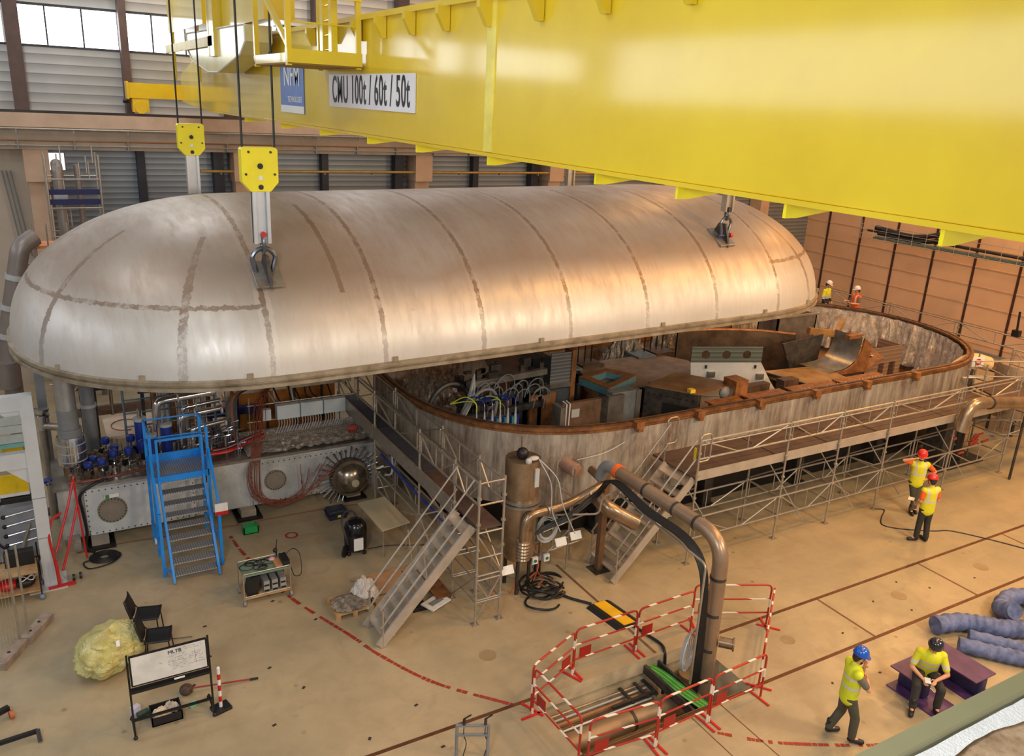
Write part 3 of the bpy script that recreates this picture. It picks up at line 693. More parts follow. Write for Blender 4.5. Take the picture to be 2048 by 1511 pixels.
# far walkway behind the right end of the tank
t = thing('scaffold_walkway', 'far scaffold walkway behind the right end of the tank, two workers on it', 'scaffold', (29.6, 18, 0))
YS = [12.0, 15.0, 18.0, 21.0, 24.0]
for y in YS: post(30.2, y, 3.1, t); post(29.0, y, 1.85, t); T((29,y,1.82),(30.2,y,1.82),.022,'transom',m_galv,t)
for i in range(4):
    truss((30.2,YS[i],0),(30.2,YS[i+1],0),2.55,2.98,t); MB().b2(29.0,30.15,YS[i]+.02,YS[i+1]-.02,1.85,1.9).build('deck_board', m_deck, t)
    truss((30.2,YS[i],0),(30.2,YS[i+1],0),.6,1.1,t)
# short cross walkway closing the right end
t = thing('scaffold_walkway', 'short cross scaffold with a railed corner at the far right end of the tank', 'scaffold', (26.5, 14.6, 0))
for x, y in ((25.1,14.3),(26.0,14.6),(27.9,13.0),(27.9,14.6)): post(x, y, 3.15, t)
for p, q in (((25.1,14.3,0),(27.9,13.0,0)), ((27.9,13.0,0),(27.9,14.6,0))): truss(p, q, 2.6, 3.1, t); truss(p, q, .65, 1.15, t)
MB().prism([(25.1,12.7,2.08),(27.9,12.7,2.08),(27.9,14.6,2.08),(25.9,14.6,2.08)],(0,0,.05)).build('deck_board', m_deck, t)
# no-entry sign on the corner of the walkway
t = thing('no_entry_sign', 'white panel with red no entry disc on the walkway corner rail', 'sign', (25.55, 14.35, 3.0))
R3 = basis((1,-.35,0),(0,0,1)); c = V((25.55,14.35,3.0))
MB().box(c,(.42,.32,.02),rot=R3).build('sign_panel', m_white, t)
n = R3.col[2]
d = MB().cyl(c+n*.011, c+n*.016, .11, 20).build('red_disc', m_red, t)
MB().box(c+n*.018,(.15,.035,.004),rot=R3).build('white_bar', m_white, d)
T(c-V((0,0,.5)), c-V((0,0,.15)), .02, 'sign_post', m_galv, t)
MB().bar(c+V((-.45,.1,-.5)),c+V((.5,-.2,-.5)),.06,.03).build('sign_base', m_white, t)
# ------------------------------------------------------------------ near the front of the tank: vessel, pipes, hoses
m_dull = mat_rust('dull_stainless', (128,108,86), (178,156,130), .75, .3, 2)
def flex(b, p, q, r, n=14, seg=14):
    p, q = V(p), V(q); pts = []; rs = []
    for k in range(n*2+1): pts.append(p+(q-p)*k/(n*2)); rs.append(r*(1 if k % 2 else .88))
    b.tube(pts, r, seg, rs=rs)
t = thing('pump_vessel', 'upright stainless steel vacuum vessel with flanged base in front of the tank', 'vessel', (8.35, 13.5, .9))
b = MB(); b.lathe((8.35,13.5,0), [(0,.75),(.3,.78),(.36,.95),(.36,2.0),(.37,3.02),(.365,3.08),(0,3.09)], 32); b.build('vessel_body', m_dull, t)
b = MB(); b.lathe((8.35,13.5,0), [(.36,2.06),(.43,2.06),(.43,2.12),(.37,2.12),(.37,2.16),(.43,2.16),(.43,2.2),(.36,2.2)], 32); b.build('clamp_flange', m_steelb, t)
for a in range(3): MB().b2(*(lambda x, y: (x-.03,x+.03,y-.03,y+.03))(8.35+.3*math.cos(a*2.1), 13.5+.3*math.sin(a*2.1)), 0, .8).build('leg', m_dsteel, t)
b = MB(); b.ball((8.3,13.45,3.2),.13,12,8); b.build('vent_valve', m_blackm, t)
b = MB(); b.cyl((8.3,13.5,3.09),(8.3,13.5,3.55),.02,8); b.build('vent_pipe', m_dull, t)
b = MB(); b.ball((8.45,13.25,3.14),.1,10,6,(1.3,.8,.5)); b.ball((8.3,13.2,3.12),.07,8,6); b.build('taped_fitting', m_pale, t)
b = MB(); b.b2(8.42,8.52,13.1,13.16,2.55,2.95); b.build('rating_plate', m_pale, t)
t = thing('hanging_wire', 'pair of pale wires hanging from the top of the upright vessel', 'wire', (8.6,13.1,3.1))
MB().tube(spl([(8.55,13.2,3.12),(8.78,13.05,2.6),(8.82,13.0,2.0),(9.0,12.9,1.5)]),.012,5).build('wire', m_pale, t)
MB().tube(spl([(8.55,13.2,3.13),(8.9,13.0,2.7),(9.05,12.95,2.1),(9.35,12.85,1.4)]),.012,5).build('wire', m_pale, t)
# pumping line from the vessel to the tank nozzle and riser
t = thing('pumping_line', 'steel pumping line curving from the upright vessel to the tank wall', 'pipe', (9, 13.2, 1.9))
b = MB(); b.tube(rnd([(8.2,13.05,1.35),(8.2,13.05,1.98),(9.3,13.15,1.95),(10.45,13.35,2.15),(10.5,14.0,2.2)],.3,6),.1,16); b.build('pipe_run', m_dull, t)
b = MB(); flex(b,(8.2,13.05,.95),(8.2,13.05,1.4),.16,6); b.build('bellows', m_dull, t)
b = MB(); flex(b,(10.2,15.3,2.1),(10.25,14.2,2.12),.17,9); b.build('wall_bellows', M('pinkish_wrap',(186,150,132),.4,.4), t)
for p in ((8.75,13.08,1.97),(9.9,13.24,2.04)): MB().lathe(p,[(.1,-.02),(.115,-.02),(.115,.02),(.1,.02)],16,axis=(1,.1,.05)).build('clamp_band', m_steelb, t)
t = thing('exhaust_pipe', 'fat grey pipe running over the stair and bending down into the floor trench', 'pipe', (10.1, 9.45, -1.4))
b = MB(); b.tube(rnd([(10.15,9.4,-.95),(10.12,9.42,2.82),(10.12,12.55,2.82)],.55,9),.145,20); b.build('pipe_run', M('brown_grey_pipe',(158,134,112),.35,.55,.1,2), t)
for p, ax in (((10.12,11.6,2.82),(0,1,0)),((10.12,10.7,2.82),(0,1,0)),((10.12,10.1,2.82),(0,1,0)),((10.12,9.42,2.05),(0,0,1)),((10.12,9.42,1.3),(0,0,1)),((10.12,9.42,.55),(0,0,1)),((10.12,9.42,-.1),(0,0,1))):
    MB().lathe(p,[(.146,-.03),(.152,-.03),(.152,.03),(.146,.03)],20,axis=ax).build('joint_band', m_dsteel, t)
MB().lathe((10.12,12.55,2.82),[(.146,-.06),(.16,-.06),(.16,.06),(.146,.06)],20,axis=(0,1,0)).build('orange_tape', M('orange_tape',(226,104,40),.5), t)
b = MB(); b.tube(rnd([(10.12,12.6,2.82),(10.12,13.0,2.82),(10.12,13.15,2.45)],.22,6),.125,16,rs=None); b.build('hose_end', m_grey, t)
b = MB(); b.cyl((10.25,9.3,.72),(10.42,9.12,.72),.1,16); b.cyl((10.42,9.12,.72),(10.44,9.1,.72),.13,16); b.build('branch_flange', m_dull, t)
t = thing('elbow_pipe', 'short dull steel elbow pipe pointing at the floor under the big pipe', 'pipe', (10.5,12.9,1.6))
b = MB(); b.tube(rnd([(10.2,13.4,1.9),(10.25,12.95,1.75),(10.9,12.75,1.35)],.3,6),.17,16); b.build('elbow', m_dull, t)
t = thing('support_pillar', 'brown square steel pillar on a bolted foot carrying the fat pipe', 'pillar', (10.42,13.32,0))
MB().b2(10.35,10.49,13.25,13.39,.02,2.65).build('shaft', M('brown_pillar_paint',(122,92,66),.5,.2), t)
MB().b2(10.22,10.62,13.12,13.52,0,.02).build('foot_plate', m_dsteel, t)
# black cable bundle riding along the fat pipe
t = thing('cable_bundle', 'thick black cable bundle sagging along the fat pipe to the trench', 'cables', (9.8,12,2.5))
for k in range(7):
    o = .022*k; r_ = random.Random(k); w = lambda: .09*(r_.random()-.5)
    MB().tube(spl([(8.5+o,13.1,1.45+o),(9.2,12.98+w(),1.72+o*.6),(9.9+w(),12.95,2.1+o),(9.95-o,12.4,2.72),(9.88-o,11.2,2.66-o*.3),(9.87-o,10.0,2.62-o*.3),(9.88-o,9.5,2.2),(9.9-o,9.38,1.2+w()),(9.92-o,9.36,.2),(9.95-o,9.4,-.7)],7),.026,7).build('cable', m_black, t)
# thin guard rails running beside the pipe
for nm, pts, lab in (('guard_rail',[(9.65,9.3,.0),(9.65,9.3,2.5),(9.93,12.35,2.5),(9.75,12.55,2.3),(9.75,12.6,1.9),(9.0,13.2,1.75),(8.95,13.75,1.7),(8.95,13.75,0)],'thin grey rail bent along the left of the fat pipe down to the trench'),
                ('guard_rail',[(10.3,9.45,2.1),(10.28,9.5,2.62),(10.33,12.5,2.68)],'thin grey rail running along the right of the fat pipe')):
    t = thing(nm, lab, 'rail', pts[0]); MB().tube(rnd(pts,.12),.022,8).build('rail_tube', m_galv, t)
# hose heap with manifold at the foot of the vessel
t = thing('hose_heap', 'tangled heap of black hoses with red-brown couplings on the floor', 'hoses', (8.85,13.1,0))
for k in range(9):
    r_ = random.Random(20+k); cx, cy_, r0 = 8.75+.4*(r_.random()-.4), 13.05+.5*(r_.random()-.5), .18+.2*r_.random()
    if k == 0: cx, cy_, r0 = 8.55, 12.72, .33
    MB().tube([(cx+r0*1.15*math.cos(a), cy_+r0*math.sin(a), .035+.02*k+.03*math.sin(2*a+k)) for a in [2*PI*i/26 for i in range(24)]],.024,7).build('hose', m_black, t)
for k in range(6):
    r_ = random.Random(50+k); x, y = 8.5+.5*r_.random(), 12.8+.5*r_.random(); a = r_.random()*3
    MB().cyl((x,y,.2+.02*k),(x+.22*math.cos(a),y+.22*math.sin(a),.22+.02*k),.022,8).build('coupling', m_copper if k % 2 else m_dull, t)
t = thing('valve_manifold', 'small steel valve manifold with green dials on a post above the hose heap', 'manifold', (8.98,13.55,0))
MB().cyl((9.0,13.62,0),(9.0,13.62,1.7),.045,12).build('column', m_dull, t)
MB().b2(8.72,9.12,13.48,13.6,.52,.64).build('manifold_block', m_steelb, t)
for x in (8.76,9.06): 
    d = MB().b2(x-.07,x+.07,13.42,13.48,.5,.66).build('valve_body', m_white, t); MB().cyl((x,13.4,.58),(x,13.42,.58),.035,12).build('green_dial', M('green_plastic',(30,110,74),.4), d)
for x in (8.85,8.95): MB().cyl((x,13.54,.05),(x,13.54,.52),.03,8).build('down_pipe', m_black, t)
t = thing('cable_coil', 'grey cable coil hanging on the manifold post below the curved pipe', 'cable', (8.98,13.5,1.55))
for k in range(7):
    r0 = .2+.025*(k % 4)
    MB().tube([(8.98+r0*math.cos(a), 13.4-.012*k, 1.3+.02*k+r0*1.25*math.sin(a)) for a in [2*PI*i/22 for i in range(22)]],.012,6,closed=True).build('loop', m_pale, t)
for (x, y, z, lab) in ((7.75,12.9,.9,'paper notice clipped to the rail beside the stair tower'),(9.35,13.35,.95,'small paper notice on the rail above the hose heap'),(9.7,13.3,1.05,'white box with red cables on the rail before the tank')):
    o = MB().box((x,y,z),(.28,.02,.18),rot=Matrix.Rotation(-.5,3,'X')).build('paper_notice', m_white, None); tag(o, lab, 'notice')
# low railing in front of the vessel
t = thing('guard_railing', 'low tube railing with cross braces in front of the tank nozzle', 'railing', (9.3,13.72,0))
for p, q in (((7.7,13.6,1.0),(9.75,13.65,.82)),((9.75,13.65,0),(9.75,13.65,1.7)),((8.9,13.75,1.0),(10.3,13.75,1.25)),((8.9,13.75,.5),(10.3,13.75,.6)),((8.9,13.75,.2),(9.75,13.65,1.0)),((7.75,13.6,0),(7.75,13.6,1.05))): T(p, q, .02, 'rail_tube', m_galv, t)
t = thing('nozzle_post', 'thin upright tube frame standing before the tank wall between vessel and nozzle', 'frame', (9.6,14.0,0))
for p, q in (((9.55,14.0,0),(9.55,14.0,2.6)),((10.05,14.0,0),(10.05,14.0,2.3)),((9.55,14.0,2.0),(10.05,14.0,1.6))): T(p, q, .025, 'tube', m_galv, t)
for k in range(3):
    o = MB().tube(spl([(7.6+.5*k,13.3,.02),(7.9+.5*k,13.5,.4),(8.1+.4*k,13.7,.75),(8.6+.3*k,13.65,.85)]),.012,5).build('signal_wire', M('orange_wire',(206,88,46),.5), None); tag(o, ('thin orange wire looping up beside the stair tower','thin orange wire looping below the upright vessel','thin orange wire looping to the valve manifold')[k], 'wire')
b = MB(); 
o = MB().tube(spl([(10.3,14.3,2.35),(11,14.2,2.45),(11.6,14.25,2.6)]),.012,5).build('signal_wire', m_pale, None); tag(o,'white wire stretched along the grey tank wall beside the short stair','wire')

# ------------------------------------------------------------------ inside the floor trench
t = thing('trench_pipe', 'large brown steel pipe lying along the floor trench', 'pipe', (8.4,9.5,-.75))
b = MB(); b.tube(rnd([(6.87,9.5,-.55),(8.9,9.51,-.55),(10.1,9.45,-.58)],.3),.19,20); b.build('pipe_run', M('brown_trench_pipe',(150,126,98),.5,.4,.12), t)
MB().lathe((8.5,9.51,-.55),[(.19,-.03),(.2,-.03),(.2,.03),(.19,.03)],20,axis=(1,0,0)).build('joint_band', m_dsteel, t)
for k, (y, z, r, lab) in enumerate(((10.12,-.46,.02,'thin pipe along the trench wall, topmost of the rack'),(10.05,-.5,.02,'thin bright pipe along the trench wall, second of the rack'),(9.98,-.56,.05,'brown pipe along the trench wall between the thin pipes'),(9.88,-.62,.02,'thin white pipe along the trench wall, lowest of the rack'))):
    o = MB().tube([(6.88,y,z),(9.3,y,z),(9.3,y-.5,z-.1)],r,8).build('rack_pipe', (m_galv,m_pale,M('rusty_pipe',(150,112,80),.5,.3),m_white)[k], None); tag(o, lab, 'pipe')
t = thing('pipe_rack', 'rusty bracket holding the thin pipes on the trench wall', 'bracket', (9.05,9.95,-.6))
for x in (8.75,9.1,9.3): MB().b2(x-.03,x+.03,9.75,10.2,-.46,-.42).build('bracket_arm', m_dsteel, t)
MB().b2(8.3,9.3,9.78,9.84,-.46,-.4).build('bracket_rail', m_dsteel, t)
for k in range(6):
    x = 9.38+.042*k; o = MB().tube(spl([(x-.05,10.24,-.2),(x,9.9,-.16),(x+.02,9.3,-.12),(x+.05,8.74,-.06)]),.02,7).build('green_cable', M('bright_green_cable',(66,150,48),.4) if k % 2 else M('pale_green_cable',(118,186,92),.4), None)
    tag(o, 'green cable of the flat bundle crossing the open floor trench', 'cable', 'green cables crossing the trench')
t = thing('cable_bridge', 'narrow steel ledge carrying the green cables across the trench', 'cable tray', (9.5,9.5,-.2))
MB().b2(9.3,9.36,8.72,10.2,-.26,-.1).build('side_rail', m_dsteel, t); MB().b2(9.64,9.68,8.72,10.2,-.26,-.1).build('side_rail', m_dsteel, t); MB().b2(9.3,9.68,8.72,10.2,-.27,-.25).build('tray_floor', m_dsteel, t)
o = MB().cyl((10.35,10.0,-1.5),(10.35,10.0,-.5),.22,20).build('trench_barrel', M('tan_barrel',(150,122,88),.5,.2), None); tag(o,'tan cylinder standing in the trench behind the riser pipe','barrel')
t = thing('cable_coil', 'large loose coil of grey cable hanging on the barrier post beside the riser', 'cable', (9.75,9.6,.6))
for k in range(6):
    r0 = .3+.02*k
    MB().tube([(9.72+r0*.9*math.cos(a)+.01*k, 9.62-.02*k+.2*math.cos(a), .45+.02*k+r0*math.sin(a)) for a in [2*PI*i/24 for i in range(24)]],.012,6,closed=True).build('loop', m_pale, t)
t = thing('cable_ramp', 'yellow and black rubber cable protector on the floor outside the barriers', 'cable ramp', (9.63,11.75,0))
MB().prism([(9.28,12.15,.0),(9.38,12.15,.06),(9.82,12.15,.06),(9.92,12.15,.0)],(.12,-.95,0)).build('ramp_body', m_black, t)
MB().prism([(9.46,12.13,.061),(9.46,12.13,.075),(9.74,12.13,.075),(9.74,12.13,.061)],(.12,-.9,0)).build('yellow_lid', M('yellow_rubber',(232,178,24),.45), t)
o = MB().tube(spl([(8.95,13.0,.05),(9.15,12.6,.03),(9.45,12.2,.03)]),.03,7).build('black_hose', m_black, None); tag(o,'black hose from the hose heap to the yellow cable ramp','hose')
o = MB().tube(spl([(9.78,11.2,.03),(9.85,10.8,.03),(9.9,10.45,.03),(9.83,10.25,.02),(9.82,10.19,-.2),(9.82,10.15,-.9)]),.03,7).build('black_hose', m_black, None); tag(o,'black hose from the yellow cable ramp down into the trench','hose')
# ------------------------------------------------------------------ red and white crowd barriers around the trench
m_rw = mat_redwhite('red_white_bands', .62, 3)
def barrier(p, q, label):
    p, q = V((*p, 0)), V((*q, 0)); d = (q-p).normalized(); n = V((-d.y, d.x, 0))
    t = thing('crowd_barrier', label, 'barrier', p, 'barriers around the trench'); z = V((0,0,1))
    b = MB(); b.tube(rnd([p+z*.02, p+z*.95, q+z*.95, q+z*.02],.12,5),.02,8); b.build('frame', m_rw, t)
    MB().tube([p+z*.62,q+z*.62],.017,7).build('upper_rail', m_rw, t); MB().tube([p+z*.3,q+z*.3],.017,7).build('lower_rail', m_rw, t)
    for e in (p+d*.04, q-d*.04): MB().bar(e-n*.24+z*.015,e+n*.24+z*.015,.04,.02).build('foot', m_red, t)
    c = p+d*.2+z*.42; MB().box(c+d*.04,(.26,.012,.2),rot=Matrix((d,n,z)).transposed()).build('plate', M('dark_red_plate',(160,36,26),.45), t)
for p, q, lab in (((7.85,10.5),(9.28,10.52),'red and white barrier behind the trench, below the hose heap'),
                  ((9.33,10.52),(10.75,10.55),'red and white barrier behind the trench, just left of the riser pipe'),
                  ((10.9,10.7),(12.35,10.02),'red and white barrier at the far right, behind the riser pipe'),
                  ((7.8,10.46),(6.62,9.98),'red and white barrier turned across the far left corner of the trench'),
                  ((6.6,9.9),(6.64,8.55),'red and white barrier closing the left end of the trench'),
                  ((6.72,8.42),(8.0,8.3),'red and white barrier nearest the bottom edge, before the big trench pipe'),
                  ((8.05,8.32),(9.2,8.36),'red and white barrier before the green cables on the near side of the trench'),
                  ((9.25,8.36),(10.55,8.42),'red and white barrier on the near side of the trench, below the riser'),
                  ((12.35,9.95),(10.7,8.62),'red and white barrier slanting along the right end of the trench')): barrier(p, q, lab)
# ------------------------------------------------------------------ long steel cold box on the left and what stands on it
m_plate = mat_rust('scuffed_plate_steel', (150,148,144), (200,200,198), .15, .45, 1.6)
t = thing('cold_box', 'long low steel cold box with bolted plates and round covers under the dome', 'cold box', (3.6, 20, .15))
b = MB(); b.b2(-.15, 7.3, 19.2, 20.9, .22, 1.5); b.build('box_body', m_plate, t, bevel=.02)
MB().b2(-.2,7.35,19.15,20.95,1.44,1.506).build('top_edge', m_steelb, t)
b = MB(); pl = []
for cx, cz, a0 in ((2.62,1.28,0),(.48,1.28,PI/2),(.48,.34,PI),(2.62,.34,3*PI/2)):
    for k in range(5): a = a0+PI/2*k/4; pl.append((cx+.1*math.cos(a), 19.2, cz+.1*math.sin(a)))
b.prism(pl,(0,-.035,0)); p1 = b.build('bolted_plate', M('pale_plate',(204,206,206),.42,.1,.1,1.5), t)
for x0, x1, par in ((.42,2.68,p1),(4.05,7.0,t)):
    n = int((x1-x0)/.13)
    b = MB()
    for k in range(n+1):
        for z in (.29, 1.33): b.cyl((x0+(x1-x0)*k/n,19.16,z),(x0+(x1-x0)*k/n,19.14,z),.014,6)
    for k in range(8):
        for x in (x0,x1): b.cyl((x,19.16,.35+.13*k),(x,19.14,.35+.13*k),.014,6)
    o = b.build('bolt_row', m_mirror, par); o['kind'] = 'stuff'
MB().b2(4.0,7.05,19.17,19.2,.25,1.37).build('bolted_panel', m_plate, t)
for x, z, r in ((.92,.8,.31),(4.62,.84,.27)):
    c = MB().cyl((x,19.17,z),(x,19.13,z),r,32).build('round_cover', M('tan_cover_steel',(150,140,126),.45,.5), t)
    b = MB()
    for k in range(24): a = 2*PI*k/24; b.cyl((x+r*.9*math.cos(a),19.13,z+r*.9*math.sin(a)),(x+r*.9*math.cos(a),19.11,z+r*.9*math.sin(a)),.013,6)
    o = b.build('bolt_ring', m_mirror, c); o['kind'] = 'stuff'
# domed port with its crown of studs
dx, dz = 6.5, .62
MB().cyl((dx,19.2,dz),(dx,18.95,dz),.5,40).build('port_ring', m_dsteel, t)
d = MB().lathe((dx,18.95,dz),[(.5,0),(.5,.03),(.42,.04),(.38,.12),(.28,.22),(.14,.28),(0,.3)],40,axis=(0,-1,0)).build('port_dome', mat_rust('bronzed_dome',(96,82,66),(176,164,146),.85,.25,2), t)
MB().cyl((dx+.02,18.68,dz-.02),(dx+.02,18.62,dz-.02),.1,20).build('dome_boss', M('tan_boss',(176,164,140),.5), d)
for k in range(26):
    a = 2.3+ (k-13)*.19 if k < 26 else 0
    c0 = V((dx+.5*math.cos(a),19.05,dz+.5*math.sin(a))); L = .22+.2*random.random()*(1 if 0 < a < 3.6 else .3)
    c1 = c0+V((math.cos(a),-.3,math.sin(a)))*L
    MB().cyl(c0,c1,.022,8).cyl(c1,c1+(c1-c0).normalized()*.07,.034,8).build('stud', m_chrome, t)
for x in (.6,3.9,6.6):
    MB().b2(x-.3,x+.3,18.85,19.6,0,.05).build('foot_plate', m_blackm, t); MB().b2(x-.18,x+.18,19.0,19.5,.05,.23).build('foot_block', M('worn_block',(150,140,124),.6), t)
b = MB()
for x in (.1,.35): 
    for z in (.55,.9,1.25): b.cyl((x,19.2,z),(x,19.14,z),.04,10)
b.build('side_port', m_dull, t) if False else None
MB().b2(2.95,3.0,19.1,19.2,1.1,1.3).build('small_valve', m_blackm, t)
o = MB().box((.93,19.12,1.16),(.3,.008,.09)).build('paper_label', m_white, None); tag(o,'white paper label with green mark above the round cover','label')
o2 = MB().b2(.8,.88,19.108,19.115,1.12,1.2).build('green_mark', M('green_mark',(60,140,70),.5), o)
# insulated pipe stack
t = thing('insulated_pipe', 'thick upright pipe with foil wrapped lower sleeve beside the dome edge', 'pipe', (.27,20,1.5))
b = MB(); b.lathe((.27,20,0),[(.2,2.7),(.2,6.0)],28); b.build('upper_pipe', M('pale_pipe_steel',(176,176,176),.35,.6), t)
b = MB(); b.lathe((.27,20,0),[(.19,2.5),(.19,3.05),(.215,3.05),(.215,2.6),(.25,2.6),(.25,2.42)],28); b.build('collar', m_grey, t)
b = MB(); b.lathe((.27,20,0),[(.2,1.5),(.22,1.65),(.25,1.7),(.3,1.75),(.3,2.35),(.28,2.42),(.19,2.44)],28); b.build('foil_sleeve', m_chrome, t)
for z in (1.85,2.05,2.25): MB().lathe((.27,20,0),[(.3,z-.012),(.306,z-.012),(.306,z+.012),(.3,z+.012)],28).build('band', m_pale, t)
t = thing('insulated_pipe', 'fat grey vertical duct just behind the foil wrapped pipe', 'pipe', (.75,21.4,1.2))
MB().cyl((.75,21.4,.0),(.75,21.4,3.9),.16,20).build('duct', m_grey, t); MB().lathe((.75,21.4,2.6),[(.16,-.04),(.19,-.04),(.19,.04),(.16,.04)],20).build('joint', m_pale, t)
# valve heads on the box top
t0 = None
spots = [(.55,19.6,1.8),(.83,19.55,1.86),(1.1,19.8,1.92),(1.42,19.75,1.95),(1.75,20.0,1.97),(1.15,20.3,1.85),(.68,20.0,1.78),(-.28,19.5,1.62),(1.0,20.7,1.9),(1.55,20.6,1.92),(.4,19.9,1.75)]
wl = ['nearest the cover plate','in front of the middle group','behind the first row','close to the blue cylinder','touching the blue cylinder','at the back of the group','left of the middle group','alone beside the grey column','farthest back on the left','farthest back on the right','next to the foil sleeve']
for k, (x, y, z) in enumerate(spots):
    if t0 is None:
        t0 = t = thing('control_valve', 'blue-capped control valve on the cold box, '+wl[k], 'valve', (x,y,1.5), 'blue valves on the cold box')
        MB().cyl((x,y,1.5),(x,y,1.62),.06,12).build('valve_base', m_chrome, t); MB().cyl((x,y,1.6),(x,y,1.75),.022,8).build('stem', m_chrome, t)
        MB().lathe((x,y,1.5),[(.0,.24),(.09,.24),(.1,.27),(.1,.31),(.09,.35),(0,.37)],16).build('cap', m_navy, t)
        MB().box((x+.09,y-.05,1.62),(.1,.08,.1)).build('positioner', m_blackm, t)
    else:
        dup(t0, (x,y,1.5), k*1.3, 'blue-capped control valve on the cold box, '+wl[k], (1,1,(z-1.5)/.3))
for k, (x, y, h) in enumerate(((1.9,19.65,1.0),(1.78,20.5,1.15),(2.3,20.1,1.05))):
    t = thing('blue_cylinder', ('dark blue cylinder behind the left rail of the blue stair','dark blue cylinder at the back with a white clamp on top','dark blue cylinder behind the middle of the blue stair')[k], 'cylinder', (x,y,1.5), 'blue cylinders on the cold box')
    MB().lathe((x,y,1.5),[(.1,0),(.13,.02),(.13,h*.75),(.12,h*.8),(0,h*.82)],20).build('body', m_navy, t)
    MB().lathe((x,y,1.5),[(.13,h*.76),(.15,h*.76),(.15,h*.82),(.0,h*.83)],20).build('lid_ring', m_pale, t)
    MB().lathe((x,y,1.5),[(.05,h*.82),(.05,h),(.02,h*1.02),(0,h*1.03)],12).build('neck', m_chrome, t)
# bent polished pipes
for k, (x0, x1, y, z, r) in enumerate(((2.12,3.55,20.1,2.93,.095),(2.62,3.62,20.0,2.52,.075),(2.74,3.66,20.35,2.6,.055),(2.85,3.66,19.8,2.25,.06))):
    t = thing('bent_pipe', ('largest polished pipe bent like a cane above the blue stair','second polished cane shaped pipe below the largest one','thin polished cane pipe behind the others','lowest polished cane shaped pipe near the blue railing')[k], 'pipe', (x0,y,1.5), 'polished bent pipes on the cold box')
    MB().tube(rnd([(x0,y,1.5),(x0,y,z),(x1,y+.1,z+.06)],r*2.2,3),r,18).build('pipe_run', m_chrome, t)
    for xx in (x0+(x1-x0)*.35, x0+(x1-x0)*.98): MB().lathe((xx,y+.03,z+.02),[(r,-.02),(r*1.1,-.02),(r*1.1,.02),(r,.02)],18,axis=(1,.06,.04)).build('pipe_band', m_pale, t)
# clutter: small fittings and thin lines between the valves (uncounted)
b = MB(); R = random.Random(4)
for k in range(160):
    x, y = .1+2.0*R.random(), 19.3+1.4*R.random(); z = 1.5
    h = .05+.22*R.random()
    if k % 3 == 0: b.box((x,y,z+h/2),(.04+.07*R.random(),.04+.06*R.random(),h),rz=R.random()*3)
    else: b.tube([(x,y,z),(x+.05*(R.random()-.5),y,z+h),(x+.2*(R.random()-.5),y+.1*(R.random()-.5),z+h+.02)],.008+.012*R.random(),5)
o = b.build('valve_fittings', m_dull, None); tag(o,'dense small steel fittings and tubes between the blue valves','fittings',kind='stuff')
b = MB()
for k in range(90):
    x, y = 2.4+1.5*R.random(), 19.4+1.3*R.random(); h = .1+.5*R.random()
    b.tube([(x,y,1.5),(x,y,1.5+h),(x+.1+.15*R.random(),y+.1*(R.random()-.5),1.5+h+.03)],.012+.012*R.random(),6)
o = b.build('tube_stubs', m_chrome, None); tag(o,'dense polished tube stubs under the bent pipes','fittings',kind='stuff')
# foil sheets, cables, trays
b = MB(); nx, ny = 44, 12
vs = [(4.0+3.2*i/nx, 19.25+1.5*j/ny, 1.52+.07*R.random()) for j in range(ny+1) for i in range(nx+1)]
b.add(vs,[(j*(nx+1)+i,j*(nx+1)+i+1,(j+1)*(nx+1)+i+1,(j+1)*(nx+1)+i) for j in range(ny) for i in range(nx)])
m_bfoil = m_foil.copy(); m_bfoil.name = 'bluish_foil'; o = b.build('foil_sheet', m_bfoil, None); tag(o,'silver and blue foil sheet covering the right part of the cold box','foil')
t = thing('cable_tray', 'wire mesh cable tray lying on the foil below the grey boxes', 'cable tray', (5.5,19.95,1.62))
for j in range(4): MB().tube([(3.9,19.8+.12*j,1.66),(7.1,19.8+.12*j,1.66)],.008,4).build('long_wire', m_galv, t)
o = MB()
for k in range(60): x = 3.95+.053*k; o.tube([(x,19.8,1.74),(x,19.8,1.66),(x,20.16,1.66),(x,20.16,1.74)],.006,4)
o = o.build('cross_wires', m_galv, t); o['kind'] = 'stuff'
for k in range(3):
    x = 5.3+.62*k
    t = thing('junction_box', ('left of three pale grey junction boxes above the foil','middle of three pale grey junction boxes above the foil','right of three pale grey junction boxes above the foil')[k], 'junction box', (x,20.3,1.95), 'junction boxes above the cold box')
    MB().b2(x-.3,x+.3,20.25,20.45,1.98,2.36).build('enclosure', M('box_grey',(186,196,204),.45,.05,.04), t, bevel=.01)
    MB().b2(x-.285,x+.285,20.235,20.25,1.995,2.345).build('lid', M('lid_grey',(196,206,212),.4,.05,.04), t, bevel=.006)
    for j in range(8): MB().tube(spl([(x-.25+.07*j,20.3,1.98),(x-.27+.07*j,20.2,1.85),(x-.4+.07*j,20.05,1.7)],4),.01,5).build('cable_tail', m_pale, t)
o = MB().b2(4.62,4.85,20.25,20.4,2.02,2.3).build('small_box', M('box_grey',(0,0,0)), None); tag(o,'small square grey box left of the three junction boxes','junction box')
t = thing('box_stand', 'thin tube stand carrying the grey junction boxes', 'stand', (5.9,20.35,1.5))
for z in (1.93,2.38): T((4.3,20.47,z),(7.3,20.47,z),.016,'stand_rail',m_galv,t)
for x in (4.35,7.25): T((x,20.47,1.5),(x,20.47,2.6),.016,'stand_post',m_galv,t)
t = thing('cable_tray', 'long horizontal cable tray above the junction boxes under the dome edge', 'cable tray', (5.5,21,2.6))
b = MB(); b.b2(4.1,7.2,20.85,21.15,2.6,2.63); b.b2(4.1,7.2,20.84,20.86,2.6,2.7); b.b2(4.1,7.2,21.14,21.16,2.6,2.7); b.build('tray', m_galv, t)
t = thing('cable_bundle', 'long bundle of red-brown cables looping from the tray to the domed port', 'cables', (4.5,19.2,1.5))
